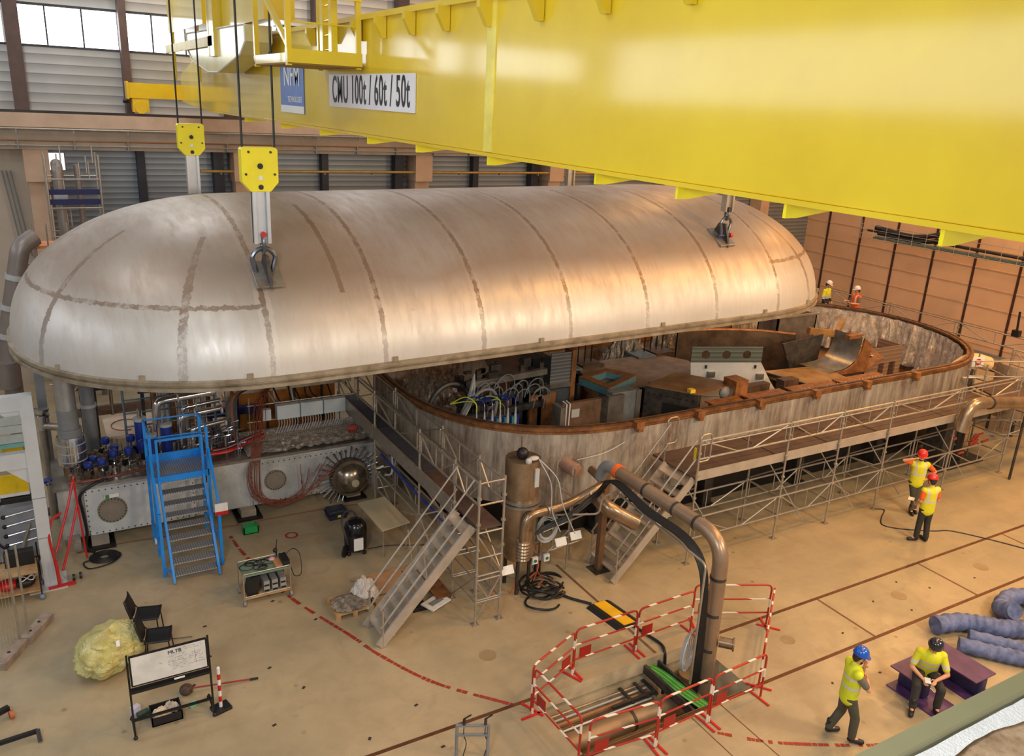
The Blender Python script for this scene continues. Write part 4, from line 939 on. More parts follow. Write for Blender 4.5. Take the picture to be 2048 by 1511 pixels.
for k in range(14):
    R2 = random.Random(k); j = lambda s=.06: s*(R2.random()-.5); o = .018*k-.12
    endx = 5.9+.5*R2.random() if k % 2 else 5.0+.9*R2.random(); endz = .75+.5*R2.random()
    MB().tube(spl([(7.1,20.95,2.68+.01*k),(5.4,20.9,2.7+.008*k),(4.75+o,20.6,2.6+j(.1)),(4.45+o+j(.12),19.9,2.1+j(.1)),(4.2+o,19.25,1.55),(4.08+o*1.4+j(.1),19.02,1.1+j()),(4.15+o,19.0,.55+j(.2)),(4.55+j(.2),18.98,.18+.25*R2.random()),(5.2+j(.3),18.96,.3+.2*R2.random()),(endx,18.98,endz)],6),.009,5).build('cable', m_copper, t)
t = thing('hose_bundle', 'red, black and grey hoses lying side by side across the cold box top', 'hoses', (3,19.6,1.6))
for k in range(6):
    MB().tube(spl([(2.3,19.55+.05*k,1.62),(3.0,19.5+.05*k,1.64),(3.6,19.55+.06*k,1.62),(4.1,19.8+.06*k,1.66),(4.6,20.0+.05*k,1.72)],6),.035,8).build('hose', (m_red,m_red,m_black,m_pale,m_red,m_black)[k], t)
t = thing('cable_bundle', 'black and brown cables hanging from the high tray onto the foil', 'cables', (4.0,20.6,2))
for k in range(5): MB().tube(spl([(5.2,20.9,2.72),(4.4,20.85,2.7+.01*k),(4.1-.03*k,20.7,2.5),(4.05-.03*k,20.5,1.9),(4.0-.02*k,20.3,1.58)],6),.025,6).build('cable', m_black if k < 3 else m_copper, t)
o = MB().tube(spl([(.1,19.25,1.56),(.7,19.2,1.58),(1.5,19.3,1.6),(2.0,19.4,1.6)],6),.035,8).build('brown_hose', m_copper, None); tag(o,'red-brown hose lying along the front edge of the cold box','hose')
t = thing('power_cable', 'thick black cable drooping down the front of the cold box to the floor', 'cable', (.2,19.05,.0))
MB().tube(spl([(1.0,19.25,1.6),(.55,19.1,1.5),(.3,19.08,1.3),(.32,19.06,.9),(.35,18.98,.45),(.3,18.9,.1),(.45,18.75,.04)],6),.035,8).build('cable', m_black, t)
# ------------------------------------------------------------------ blue mobile stair
t = thing('mobile_stair', 'bright blue mobile stair with punched metal treads before the cold box', 'mobile stairs', (2.2,17.6,0))
X0, X1 = 1.82, 2.74
for k in range(9):
    f = k/8; y = 16.72+1.1*f; z = .18+1.68*f
    MB().b2(X0+.03,X1-.03,y,y+.24,z-.03,z).build('tread', m_tread, t)
for x in (X0, X1):
    MB().bar((x,16.68,.02),(x,17.95,1.98),.05,.13).build('stringer', m_blue, t)
MB().b2(X0-.1,X1+.1,17.9,18.75,1.93,1.98).build('platform', m_tread, t)
b = MB(); b.b2(X0-.12,X1+.12,17.84,17.9,1.86,2.0); b.b2(X0-.12,X1+.12,18.75,18.8,1.86,2.0); b.b2(X0-.14,X0-.1,17.84,18.8,1.86,2.0); b.b2(X1+.1,X1+.14,17.84,18.8,1.86,2.0); b.build('platform_frame', m_blue, t)
b = MB(); b.b2(X0-.12,X1+.12,18.77,18.79,2.0,2.16); b.b2(X0-.13,X0-.11,17.9,18.78,2.0,2.16); b.b2(X1+.11,X1+.13,17.9,18.78,2.0,2.16); b.build('kick_plate', m_blue, t)
for x in (X0-.12, X1+.12):
    for y in (17.9, 18.77): MB().b2(x-.03,x+.03,y-.03,y+.03,0 if y > 18 else .05,3.0).build('upright', m_blue, t)
b = MB()
for z in (2.55,3.0): b.tube([(X0-.12,17.9,z),(X0-.12,18.77,z),(X1+.12,18.77,z),(X1+.12,17.9,z)],.02,6)
b.build('platform_rail', m_blue, t)
for x in (X0, X1):
    b = MB(); b.tube(rnd([(x,17.3,.9),(x,17.3,1.75) if False else (x,17.25,1.9),(x,17.85,2.85),(x,18.0,2.86)],.1),.022,7); b.build('handrail', m_blue, t) if False else None
for x in (X0-.14, X1+.14):
    b = MB(); b.b2(x-.03,x+.03,17.05,17.12,0,1.5); b.bar((x,17.08,1.5),(x,17.9,2.5),.05,.05); b.bar((x,17.08,.55),(x,18.7,.55),.05,.05); b.bar((x,17.08,.2),(X0 if x < 2 else X1,16.8,.2),.04,.05); b.build('side_frame', m_blue, t)
b = MB(); b.bar((X0,17.84,2.85),(X1,17.84,2.85),.05,.05); b.b2(X0-.025,X0+.025,17.82,17.87,1.9,2.87); b.b2(X1-.025,X1+.025,17.82,17.87,1.9,2.87); b.build('front_hoop', m_blue, t)
MB().b2(X1+.05,X1+.32,17.03,17.05,1.25,1.52).build('notice_panel', M('notice_white',(226,222,222),.4), t)
MB().b2(X1+.05,X1+.32,17.02,17.03,1.25,1.33).build('red_notice_strip', m_red, t)
for x in (X0-.1, X1+.1): MB().cyl((x-.03,18.6,.08),(x+.03,18.6,.08),.08,12).build('castor', m_white, t)
# ------------------------------------------------------------------ hardware inside the open tank
def heap(name, cx, cy_, z, rx, ry, h, mat, label, cat='foil', seed=0, n=34):
    R = random.Random(seed); b = MB(); vs = []
    for j in range(n+1):
        for i in range(n+1):
            u, v = 2*i/n-1, 2*j/n-1; d = min(1, math.hypot(u, v)); e = (1-d*d)
            vs.append((cx+rx*u*(.9+.2*R.random()), cy_+ry*v*(.9+.2*R.random()), z+h*e*(.5+.7*R.random())+(.02 if e > 0 else 0)))
    b.add(vs,[(j*(n+1)+i,j*(n+1)+i+1,(j+1)*(n+1)+i+1,(j+1)*(n+1)+i) for j in range(n) for i in range(n) if math.hypot(2*i/n-1,2*j/n-1) < 1.0])
    return tag(b.build(name, mat, None), label, cat)
Z0 = 1.2
m_wplate = mat_rust('milled_plate', (206,202,196), (238,236,232), .2, .35, 1.5)
m_cplate = mat_siding('green_grey_ribbed', (138,144,130), (170,176,160), .13)
L, Rr = V((16.66,17.8,0)), V((18.75,17.0,0)); dv = Rr-L; nrm = V((dv.y,-dv.x,0)).normalized()
at = lambda f, z: L+dv*f+V((0,0,z))
t = thing('holed_plate', 'upright pale plate with three round holes in its ribbed upper strip', 'plate', (17.7,17.4,Z0))
b = MB(); b.prism([at(0,2.98),at(1,2.98),at(1.18,2.35),at(1.34,1.9),at(.06,1.9)],nrm*.05); b.prism([at(.06,1.9),at(1.34,1.9),at(1.34,Z0),at(.06,Z0)],nrm*.03); b.build('lower_plate', m_wplate, t)
b = MB()
hs = [(.2,3.22),(.49,3.22),(.78,3.22)]; r = .13
cols = [0]+[x for f, z in hs for x in (f-.08,f+.08)]+[1]
for i in range(len(cols)-1):
    a, c = cols[i], cols[i+1]
    if i % 2 == 0: b.prism([at(a,2.98),at(c,2.98),at(c,3.46),at(a,3.46)],nrm*.05)
    else:
        f, z = hs[i//2]; W = dv.length; pts = [(f+math.cos(2*PI*k/24)*r/W, z+math.sin(2*PI*k/24)*r) for k in range(24)]
        sq = []
        for k in range(24):
            cc, ss = math.cos(2*PI*k/24), math.sin(2*PI*k/24); mm = max(abs(cc), abs(ss)); sq.append((f+cc/mm*.08, z+ss/mm*.24))
        for k in range(24):
            k2 = (k+1) % 24
            for o, flip in ((nrm*.05,0),(nrm*0,1)):
                q = [at(*pts[k])+o, at(*sq[k])+o, at(*sq[k2])+o, at(*pts[k2])+o]; b.add(q,[(0,1,2,3)])
            b.add([at(*pts[k]),at(*pts[k2]),at(*pts[k2])+nrm*.05,at(*pts[k])+nrm*.05],[(0,1,2,3)])
            b.add([at(*sq[k]),at(*sq[k2]),at(*sq[k2])+nrm*.05,at(*sq[k])+nrm*.05],[(0,1,2,3)])
b.build('ribbed_strip', m_cplate, t)
for f, z in ((.3,2.62),(1.0,2.55)): MB().box(at(f,z)+nrm*.09,(.22,.1,.17),rot=Matrix((dv.normalized(),nrm,V((0,0,1)))).transposed()).build('bolted_lug', m_steelb, t)
for f, z in ((.22,2.85),(.92,2.85)): MB().box(at(f,z)+nrm*.07,(.05,.05,.1)).build('stud', m_dsteel, t)
t = thing('curved_slab', 'thick D-shaped brown slab with dark curved edge left of the holed plate', 'plate', (15.8,18.7,Z0))
arc = spl([(13.7,18.3,0),(14.9,17.75,0),(16.2,17.75,0),(17.2,18.25,0),(17.9,18.95,0),(18.05,19.4,0)],6)
top = [V((p.x,p.y,2.42)) for p in arc]+[V((17.5,20.4,2.42)),V((14.2,20.4,2.42))]
b = MB(); b.prism(top,(0,0,-.42)); b.build('slab', mat_rust('slab_brown',(126,98,74),(178,150,118),.4,.42,2), t)
b = MB(); 
for i in range(len(arc)-1):
    a, c = arc[i], arc[i+1]; b.add([(a.x,a.y-.01,2.42),(c.x,c.y-.01,2.42),(c.x,c.y-.12,1.75),(a.x,a.y-.12,1.75)],[(0,1,2,3)])
b.build('curved_edge', m_dsteel, t)
MB().tube(spl([(15.2,17.6,1.9),(16.4,17.6,1.95),(17.2,18.05,2.3),(17.6,18.5,2.6)]),.012,5).build('tie_wire', m_pale, t)
m_teal = M('teal_paint',(92,136,146),.4,.1,.1)
t = thing('teal_frame', 'teal painted box frame with rust brown top ring inside the tank', 'frame', (13.9,18.4,Z0))
c4 = [V((13.3,18.7,2.62)),V((14.55,19.1,2.62)),V((15.0,18.2,2.62)),V((13.5,17.5,2.62))]
ctr = sum(c4,V())/4
for i in range(4):
    a, c = c4[i], c4[(i+1)%4]; ai, ci = a+(ctr-a)*.38, c+(ctr-c)*.38
    MB().prism([a,c,ci,ai],(0,0,.03)).build('rust_top', m_rust, t); MB().prism([a,c,c-V((0,0,.2)),a-V((0,0,.2))],(ctr-(a+c)/2)*.06).build('teal_side', m_teal, t)
    MB().prism([ai,ci,ci-V((0,0,.18)),ai-V((0,0,.18))],(ctr-(a+c)/2)*.02).build('inner_side', m_teal, t)
    MB().bar(a+V((0,0,-.2)),V((a.x,a.y,Z0)),.12,.12,(1,0,0)).build('leg', m_dsteel, t)
t = thing('strapped_plate_stack', 'upright rusty plate stack with two white patches and white straps', 'plates', (11.7,16.5,Z0))
for k, (x0, x1, y) in enumerate(((11.2,12.4,16.35),(12.4,12.75,16.5),(12.8,13.35,16.6))):
    MB().b2(x0,x1,y,y+.12,Z0,2.88-.05*k).build('plate', (mat_rust('streaky_rust',(96,72,56),(146,116,92),.4,.45,3), m_dsteel, m_steelb)[k], t)
MB().b2(11.05,11.2,16.2,16.6,Z0,2.85).build('edge_plate', m_steelb, t)
for z in (2.05,2.6): MB().b2(11.48,11.72,16.335,16.35,z-.12,z+.1).build('white_patch', m_pale, t)
for x in (11.28,11.38): MB().tube([(x,16.32,Z0),(x+.02,16.32,2.88),(x+.02,16.5,2.9)],.018,6).build('strap', m_white, t)
b = MB()
for j in range(2):
    for k in range(6): b.cyl((12.5+.14*j,16.5,1.5+.22*k),(12.5+.14*j,16.48,1.5+.22*k),.02,8)
o = b.build('bolt_rows', m_chrome, t); o['kind'] = 'stuff'
t = thing('grey_column_box', 'pale grey welded column box between rusty plates and bolted beam', 'box', (13.5,16.9,Z0))
MB().b2(13.1,13.9,16.8,17.1,Z0,2.78).build('box_body', M('pale_column',(150,156,160),.4,.5,.2,3), t); MB().b2(13.9,14.05,16.75,17.15,Z0,2.78).build('edge_post', m_steelb, t)
t = thing('bolted_beam', 'dark bolted box beam with a black rectangular opening inside the tank', 'beam', (14.6,16,Z0))
b = MB(); A, B_ = V((14.15,16.75,0)), V((15.0,15.55,0)); dd = (B_-A); nn = V((dd.y,-dd.x,0)).normalized()*-1
up3 = V((0,0,1)); q = lambda f, z: A+dd*f+up3*z
b.prism([q(0,2.5),q(1,2.5),q(1,2.88),q(0,2.88)],nn*.4 if nn.x > 0 else -nn*.4); b.prism([q(0,Z0),q(.35,Z0),q(.35,2.5),q(0,2.5)],V((.3,.2,0))); b.prism([q(.85,Z0),q(1,Z0),q(1,2.5),q(.85,2.5)],V((.3,.2,0))); b.build('beam_body', m_dsteel, t)
MB().prism([q(.35,Z0),q(.85,Z0),q(.85,2.5),q(.35,2.5)],V((.02,.02,0))).build('opening_shade', M('opening_shade_black',(10,10,12),.9), t)  # black sheet standing in for the shade inside the opening
MB().prism([q(0,2.88),q(1,2.88),q(1,2.88)+V((1.7,.3,0)),q(0,2.88)+V((1.6,.6,0))],(0,0,.03)).build('top_plate', mat_rust('warm_top_plate',(118,88,58),(168,130,88),.4,.4,2), t)
MB().b2(14.85,15.02,15.7,15.85,2.9,3.0).build('yellow_tag', M('yellow_block',(226,190,60),.5), t)
b = MB()
for k in range(8): p = q(.08+.12*k,2.7); b.ball(p-V((.02,.02,0)),.022,6,4)
for k in range(5): p = q(.05,1.5+.22*k); b.ball(p-V((.02,.02,0)),.022,6,4)
o = b.build('bolt_heads', m_blackm, t); o['kind'] = 'stuff'
# bolted bars along the near rim
bl = ['bolted dark bar lying along the near rim below the holed plate','bolted dark bar along the near rim, right of the boxy bracket','long bolted bar along the near rim below the brown floor plates','bolted bar along the near rim before the curved chute']
for k, (x0, x1) in enumerate(((15.2,16.3),(16.5,18.0),(18.2,20.0),(20.2,22.2))):
    t = thing('bolted_bar', bl[k], 'bar', ((x0+x1)/2,15.2,Z0), 'bolted bars along the near rim')
    MB().b2(x0,x1,15.0,15.35,Z0,2.68).build('bar_body', mat_rust('dark_brown_bar',(66,50,42),(112,88,70),.4,.45), t)
    MB().b2(x0,x1,15.0,15.5,2.68,2.72).build('bar_flange', m_rust, t)
    b = MB()
    for j in range(int((x1-x0)/.15)): b.ball((x0+.1+.15*j,15.1,2.74),.025,6,4)
    o = b.build('bolt_heads', m_chrome, t); o['kind'] = 'stuff'
t = thing('boxy_bracket', 'folded sheet steel bracket box standing before the holed plate', 'bracket', (16.5,15.8,2.7))
MB().b2(16.3,16.75,15.5,16.0,2.2,3.12).build('box_shell', m_rust, t); MB().prism([(16.0,15.6,2.2),(16.3,15.6,2.2),(16.3,15.6,2.9)],(0,.3,0)).build('gusset', m_steelb, t); MB().ball((16.15,15.75,2.75),.18,12,8,(1,.6,1)).build('round_end', m_grey, t)
for k, (x, y, w, l) in enumerate(((17.3,15.75,.9,.25),(18.6,15.75,.6,.3))):
    o = MB().b2(x-w/2,x+w/2,y-l/2,y+l/2,2.3,2.86).build('perforated_block', mat_rust('dark_brown_bar',(0,0,0),(0,0,0)), None); tag(o,('dark perforated block on the near bars, right of the boxy bracket','smaller dark block on the near bars, farther right')[k],'block')
# brown floor plates and curved chute on the right
t = thing('floor_plate_bed', 'warm brown flat plate bed in front of the curved chute', 'plate', (20.8,16.8,Z0))
MB().prism([(19.6,17.9,2.3),(20.0,16.3,2.3),(22.0,16.2,2.3),(22.2,17.6,2.3)],(0,0,-.1)).build('plate_top', mat_rust('honey_plate',(150,112,66),(206,164,108),.45,.35,2), t)
MB().prism([(19.55,17.9,2.3),(19.62,17.9,2.3),(20.02,16.25,2.3),(19.95,16.25,2.3)],(0,0,.08)).build('edge_beam', m_dsteel, t); MB().b2(20,22,16.4,17.5,Z0,2.2).build('bed_support', m_dsteel, t)
t = thing('curved_chute', 'curved brushed steel chute sweeping down between two tall side plates', 'chute', (22.6,17.6,Z0))
prof = spl([(23.2,0,3.35),(23.15,0,2.9),(22.95,0,2.55),(22.5,0,2.35),(21.7,0,2.3)],6)
b = MB(); vs = [(p.x, y, p.z) for y in (16.9,18.0) for p in prof]; n = len(prof); b.add(vs,[(k,k+1,n+k+1,n+k) for k in range(n-1)],True); b.build('chute_sheet', m_steelb, t)
b = MB(); b.prism([(21.0,18.2,3.0),(22.9,18.2,3.15),(22.8,18.2,2.2),(21.6,18.2,1.9)],(0,.06,0)); b.build('side_plate', m_dsteel, t)
b = MB(); b.prism([(p.x,16.86,p.z) for p in prof]+[(21.7,16.86,2.2),(23.6,16.86,2.2),(23.6,16.86,3.1)],(0,-.05,0)); b.build('side_plate', m_rust, t)
MB().b2(22.7,23.3,17.0,17.2,3.3,3.42).build('cap_bar', m_rust, t)
t = thing('shield_wall', 'long dark curved inner wall plate behind the chute', 'plate', (20.8,19.6,Z0))
w = spl([(18.6,20.6,0),(20.0,20.4,0),(21.4,19.8,0),(22.4,18.9,0)],6); b = MB(); n = len(w)
b.add([(p.x,p.y,z) for z in (Z0,3.0) for p in w],[(k,k+1,n+k+1,n+k) for k in range(n-1)],True); b.add([(p.x+.03,p.y+.1,z) for z in (Z0,3.0) for p in w],[(k,k+1,n+k+1,n+k) for k in range(n-1)],True); b.build('wall_sheet', mat_rust('dark_bronze',(74,60,50),(140,118,98),.6,.35,1.5), t)
b = MB(); b.tube([(p.x,p.y+.05,3.0) for p in w],.05,6); b.build('top_tube', m_rust, t)
t = thing('forked_beam', 'Y-shaped warm steel beam with slotted side plate at the top of the chute', 'beam', (24.2,18.9,Z0))
for p, q_ in (((22.6,18.6,3.2),(23.9,18.5,3.0)),((23.9,18.5,3.0),(25.2,19.3,3.15))): MB().bar(p,q_,.16,.22).build('arm', mat_rust('honey_plate',(0,0,0),(0,0,0)), t)
MB().bar((23.9,18.4,3.0),(23.9,18.4,Z0),.3,.3,(1,0,0)).build('column', m_steelb, t)
b = MB(); b.prism([(24.0,18.2,3.05),(24.9,18.7,3.05),(24.9,18.7,2.5),(24.0,18.2,2.2)],(0.02,-.03,0)); pl = b.build('slotted_plate', m_rust, t)
for i in range(3):
    for j in range(4): MB().box((24.2+.2*i,18.27+.11*i,2.85-.11*j),(.1,.02,.04),rz=.5).build('slot', m_pale, pl)
t = thing('grey_bin', 'open grey steel box near the far rim under the dome edge', 'box', (24,20.3,Z0))
b = MB(); b.b2(23.0,25.0,20.3,20.36,Z0,3.2); b.b2(23.0,25.0,21.2,21.26,Z0,3.2); b.b2(23.0,23.06,20.3,21.26,Z0,3.2); b.b2(24.94,25.0,20.3,21.26,Z0,3.2); b.build('box_walls', m_steelb, t); MB().b2(22.95,25.05,20.25,20.38,3.18,3.24).build('rim_strip', m_flange, t)
t = thing('ribbed_box', 'warm ribbed sheet box with two openings by the right foil curtain', 'box', (25,17.3,Z0))
b = MB(); b.b2(24.0,25.9,17.2,17.26,2.2,2.75); b.b2(24.0,24.7,17.2,17.26,Z0,2.2); b.b2(25.0,25.25,17.2,17.26,Z0,2.2); b.b2(25.6,25.9,17.2,17.26,Z0,2.2); b.b2(25.84,25.9,17.2,18.2,Z0,2.75); b.b2(24.0,24.06,17.2,18.2,Z0,2.75); b.build('ribbed_walls', mat_siding('ribbed_warm_sheet',(176,146,122),(206,176,150),.14), t)
o = MB().b2(24.2,25.8,18.6,18.9,2.45,2.6).build('pale_green_bar', M('pale_green_board',(150,160,140),.5), None); tag(o,'pale green board lying above the ribbed box','board')
t = thing('perforated_sheet', 'leaning shiny sheet with bright cut-outs beside the chute', 'sheet', (24,17.4,Z0))
MB().prism([(23.5,16.9,2.1),(24.2,16.7,2.6),(24.1,17.6,2.95),(23.5,17.8,2.7)],(0,0,.03)).build('sheet_panel', m_rust, t)
for x, y, z in ((23.75,17.2,2.62),(23.95,17.0,2.62),(23.9,17.45,2.85)): MB().ball((x,y,z),.07,8,5,(1,1,.4)).build('bright_cutout', m_chrome, t)
# crumpled foil heaps
heap('foil_heap', 20.2,18.9,Z0+.3,.9,.8,.75,m_foil,'bright crumpled foil heap in the middle of the brown floor',seed=1)
heap('foil_heap', 17.0,21.3,Z0+.4,1.1,.8,1.2,m_foil,'crumpled foil heap behind the teal frame under the dome edge',seed=2)
heap('foil_heap', 19.2,21.6,Z0+.4,1.3,.7,1.3,m_foil,'crumpled foil heap rising behind the holed plate',seed=3)
heap('foil_heap', 9.6,21.4,Z0,1.4,1.3,1.0,m_foil,'coppery crumpled foil heap at the left end below the dome edge',seed=4)
heap('foil_heap', 8.9,19.3,Z0,.9,.9,1.1,m_foil,'coppery crumpled foil heap beside the left inner wall',seed=5)
heap('foil_heap', 26.3,16.6,Z0,1.1,.9,.7,m_foil,'crumpled silver foil heap in the right end of the tank',seed=6)
heap('foil_heap', 14.5,20.9,Z0+.3,.9,.6,.9,m_foil,'small crumpled foil heap between the two low platforms',seed=7)
# two low platforms (stacked steel blocks) under the dome edge
for k, (x, y) in enumerate(((14.3,20.2),(17.4,20.5))):
    t = thing('block_stack', ('stack of rusty steel blocks with blue-grey layers left under the dome edge','stack of rusty steel blocks with blue-grey layers behind the teal frame')[k], 'blocks', (x,y,Z0), 'block stacks in the tank')
    MB().b2(x-.7,x+.7,y-.35,y+.35,Z0,2.15).build('base_block', m_rust, t)
    for j in range(3): MB().b2(x-.8,x-.1,y-.4,y+.3,2.2+.1*j,2.27+.1*j).build('grey_layer', M('blue_grey_layer',(126,142,150),.4,.4), t)
    MB().b2(x-.05,x+.75,y-.35,y+.35,2.2,2.5).build('top_block', mat_rust('dark_brown_bar',(0,0,0),(0,0,0)), t)
    for j in range(4): MB().tube([(x-.2+.25*j,y+.1,2.45),(x-.2+.25*j,y+.1,3.1)],.02,5).build('rod', m_blackm, t)
# left side: dark rig, cabinet, cable manifold, ring
t = thing('dark_rig', 'tall dark instrument rig with racks and pipes at the left of the tank', 'rig', (10.2,17.6,Z0))
for x in (9.6,10.9,11.5): MB().b2(x-.06,x+.06,17.9,18.0,Z0,3.5).build('rig_post', m_dsteel, t)
for z, mt in ((3.2,m_steelb),(2.75,m_dsteel),(2.3,m_dsteel)): MB().bar((9.2,17.75,z),(11.6,17.85,z+.08),.14,.16).build('rig_beam', mt, t)
R = random.Random(8); b = MB()
for k in range(60):
    x, y, z = 9.2+2.4*R.random(), 17.8+.9*R.random(), Z0+.4+1.9*R.random(); b.box((x,y,z),(.1+.3*R.random(),.1,.06+.2*R.random()),rz=R.random()*.6)
o = b.build('rig_clutter', m_dsteel, t); o['kind'] = 'stuff'
b = MB()
for k in range(16):
    x, z = 9.4+2.0*R.random(), 2.4+.9*R.random(); w_ = .3+.3*R.random(); b.tube(spl([(x,17.7,z-.25),(x+.1*w_,17.65,z),(x+.5*w_,17.62,z+.12),(x+.9*w_,17.65,z),(x+w_,17.7,z-.3)],5),.014,5)
o = b.build('rig_cables', m_grey, t); o['kind'] = 'stuff'
MB().prism([(10.1,17.9,3.25),(11.2,17.9,3.2),(11.2,18.6,3.5),(10.1,18.6,3.5)],(0,0,.04)).build('bright_sheet', m_chrome, t)
t = thing('dark_cabinet', 'tall black panelled cabinet beside the ribbed grey shutter', 'cabinet', (11.4,18.5,Z0))
for k in range(3): MB().b2(11.15+.3*k,11.43+.3*k,18.3,18.8,Z0,3.5).build('panel', M('black_panel',(26,28,34),.35,.3), t)
t = thing('ribbed_shutter', 'pale grey ribbed steel shutter standing under the dome edge', 'shutter', (12.4,18.5,Z0))
MB().b2(12.08,12.75,18.35,18.4,2.68,3.55).build('ribbed_sheet', mat_siding('grey_ribs',(140,142,144),(196,198,200),.1), t); MB().b2(12.75,12.9,18.3,18.7,Z0,3.6).build('rust_edge', m_rust, t); MB().b2(12.0,12.8,18.3,18.6,2.55,2.68).build('bottom_bar', m_steelb, t); MB().b2(12.05,12.75,18.35,18.5,Z0,2.5).build('lower_panel', M('slate_panel',(92,98,106),.35,.4), t)
MB().b2(11.2,12.0,17.9,18.0,Z0,2.6).build('front_panel', m_rust, t)
t = thing('cable_manifold', 'rack of white tubes with blue and yellow-green cables inside the tank', 'manifold', (9.4,16.5,Z0))
for j, (y, z, dx) in enumerate(((16.8,2.35,0),(16.35,1.75,-.06))):
    MB().b2(8.75+dx,10.2+dx,y,y+.08,z-.25,z+.25).build('backing_bar', m_navy if j == 0 else m_dsteel, t)
    for k in range(6):
        x = 8.95+.22*k+dx; MB().lathe((x,y-.06,0),[(.0,z-.3),(.035,z-.3),(.04,z+.2),(.025,z+.35),(.015,z+.5),(0,z+.5)],10).build('white_tube', m_pale, t); MB().b2(x-.1,x-.04,y-.08,y-.02,z-.3,z+.25).build('teal_clip', M('teal_clip',(58,128,130),.4), t)
for k in range(12):
    x = 8.95+.22*(k % 6); mt = M('yellow_green_cable',(190,200,60),.4) if k % 3 == 0 else m_navy
    MB().tube(spl([(x,16.75,2.8),(x+.02,16.85,3.05),(x-.15,17.1,3.15-.02*k),(x-.4,17.4,2.9)],5),.016,6).build('cable', mt, t)
t = thing('ring_frame', 'dark half ring frame with grey hoses near the left curve of the rim', 'frame', (8.8,18.0,Z0))
MB().tube([(8.85+.6*math.cos(a),18.0,2.45+.75*math.sin(a)) for a in [-.4+2.6*k/18+.6 for k in range(19)]],.07,8).build('ring', m_dsteel, t)
MB().box((8.4,17.85,2.5),(.3,.1,.25)).build('white_tag', m_pale, t)
for k in range(4): MB().tube(spl([(8.3+.06*k,17.4,1.5),(8.45+.06*k,17.4,2.3),(8.8+.05*k,17.4,2.5),(9.1+.05*k,17.5,3.0),(9.35,17.7,3.5)],6),.028,7).build('hose', m_pale if k % 2 else m_grey, t)
t = thing('arched_hose', 'grey corrugated hose arching over the left side of the tank', 'hose', (9.3,17.2,Z0))
MB().tube(spl([(8.55,17.3,1.5),(8.8,17.3,2.5),(9.2,17.2,3.15),(9.6,17.2,3.2),(9.75,17.2,2.8),(9.4,17.0,1.9),(9.1,16.8,1.3)],8),.045,8).build('hose', M('corrugated_grey',(120,120,124),.5), t)
# ------------------------------------------------------------------ things on the hall floor, left
t = thing('vacuum_cleaner', 'black drum vacuum cleaner with grey hose beside the plywood table', 'vacuum cleaner', (5.72,16.4,0))
b = MB(); b.lathe((5.72,16.4,0),[(.2,.08),(.25,.12),(.26,.45),(.24,.5),(0,.51)],24); b.build('drum', m_black, t)
b = MB(); b.lathe((5.72,16.4,0),[(.27,.5),(.27,.56),(.24,.72),(.15,.82),(0,.85)],24); b.build('motor_head', M('glossy_black',(20,20,24),.18), t)
b = MB(); b.box((5.7,16.13,.32),(.22,.02,.3)); b.build('paper_tag', m_white, t)
for a in range(4): MB().ball((5.72+.25*math.cos(a*1.57+.6),16.4+.25*math.sin(a*1.57+.6),.05),.05,8,6).build('castor', m_blackm, t)
MB().cyl((5.4,16.25,.16),(5.42,16.23,.16),.15,16).build('rear_wheel', m_black, t)
MB().tube(spl([(5.5,16.25,.3),(5.42,16.2,.55),(5.4,16.4,.85),(5.55,16.6,.95),(5.75,16.65,.9),(5.8,16.5,.8)]),.025,8).build('hose', M('dark_grey_hose',(52,52,58),.5), t)
o = MB().tube(spl([(6.0,16.35,.02),(6.5,16.3,.02),(7.2,16.0,.02),(7.8,15.8,.02)]),.01,5).build('floor_cable', m_black, None); tag(o,'thin black cable on the floor leading from the vacuum cleaner under the table','cable')
t = thing('plywood_table', 'bare plywood table on thin steel legs beside the vacuum cleaner', 'table', (6.45,16.6,0))
MB().prism([(6.1,17.3,.72),(6.81,17.36,.72),(6.86,15.9,.72),(6.13,15.78,.72)],(0,0,.03)).build('table_top', M('pale_plywood',(186,172,140),.55,0,.06,2), t)
for x, y in ((6.16,17.2),(6.75,17.28),(6.8,15.98),(6.2,15.88)): MB().cyl((x,y,0),(x,y,.72),.016,8).build('leg', m_galv, t)
t = thing('green_crate', 'small green plastic crate on the floor by the cold box foot', 'crate', (3.77,18.3,0))
b = MB(); b.b2(3.6,3.94,18.2,18.45,0,.02); b.b2(3.6,3.62,18.2,18.45,0,.18); b.b2(3.92,3.94,18.2,18.45,0,.18); b.b2(3.6,3.94,18.2,18.22,0,.18); b.b2(3.6,3.94,18.43,18.45,0,.18); b.build('crate_shell', M('green_crate_plastic',(24,146,76),.35), t)
MB().b2(3.62,3.92,18.22,18.43,.14,.16).build('contents', M('green_crate_plastic',(0,0,0)), t)
t = thing('tool_case', 'dark blue plastic tool case on the floor below the domed port', 'case', (5.85,18.2,0))
MB().b2(5.62,6.08,18.02,18.4,0,.24).build('case_body', M('dark_blue_plastic',(34,44,66),.4), t, bevel=.03); MB().b2(5.6,6.1,18.0,18.42,.13,.15).build('seam', m_black, t); MB().b2(5.83,5.91,17.99,18.02,.08,.14).build('latch', M('yellow_latch',(0,0,0)), t)
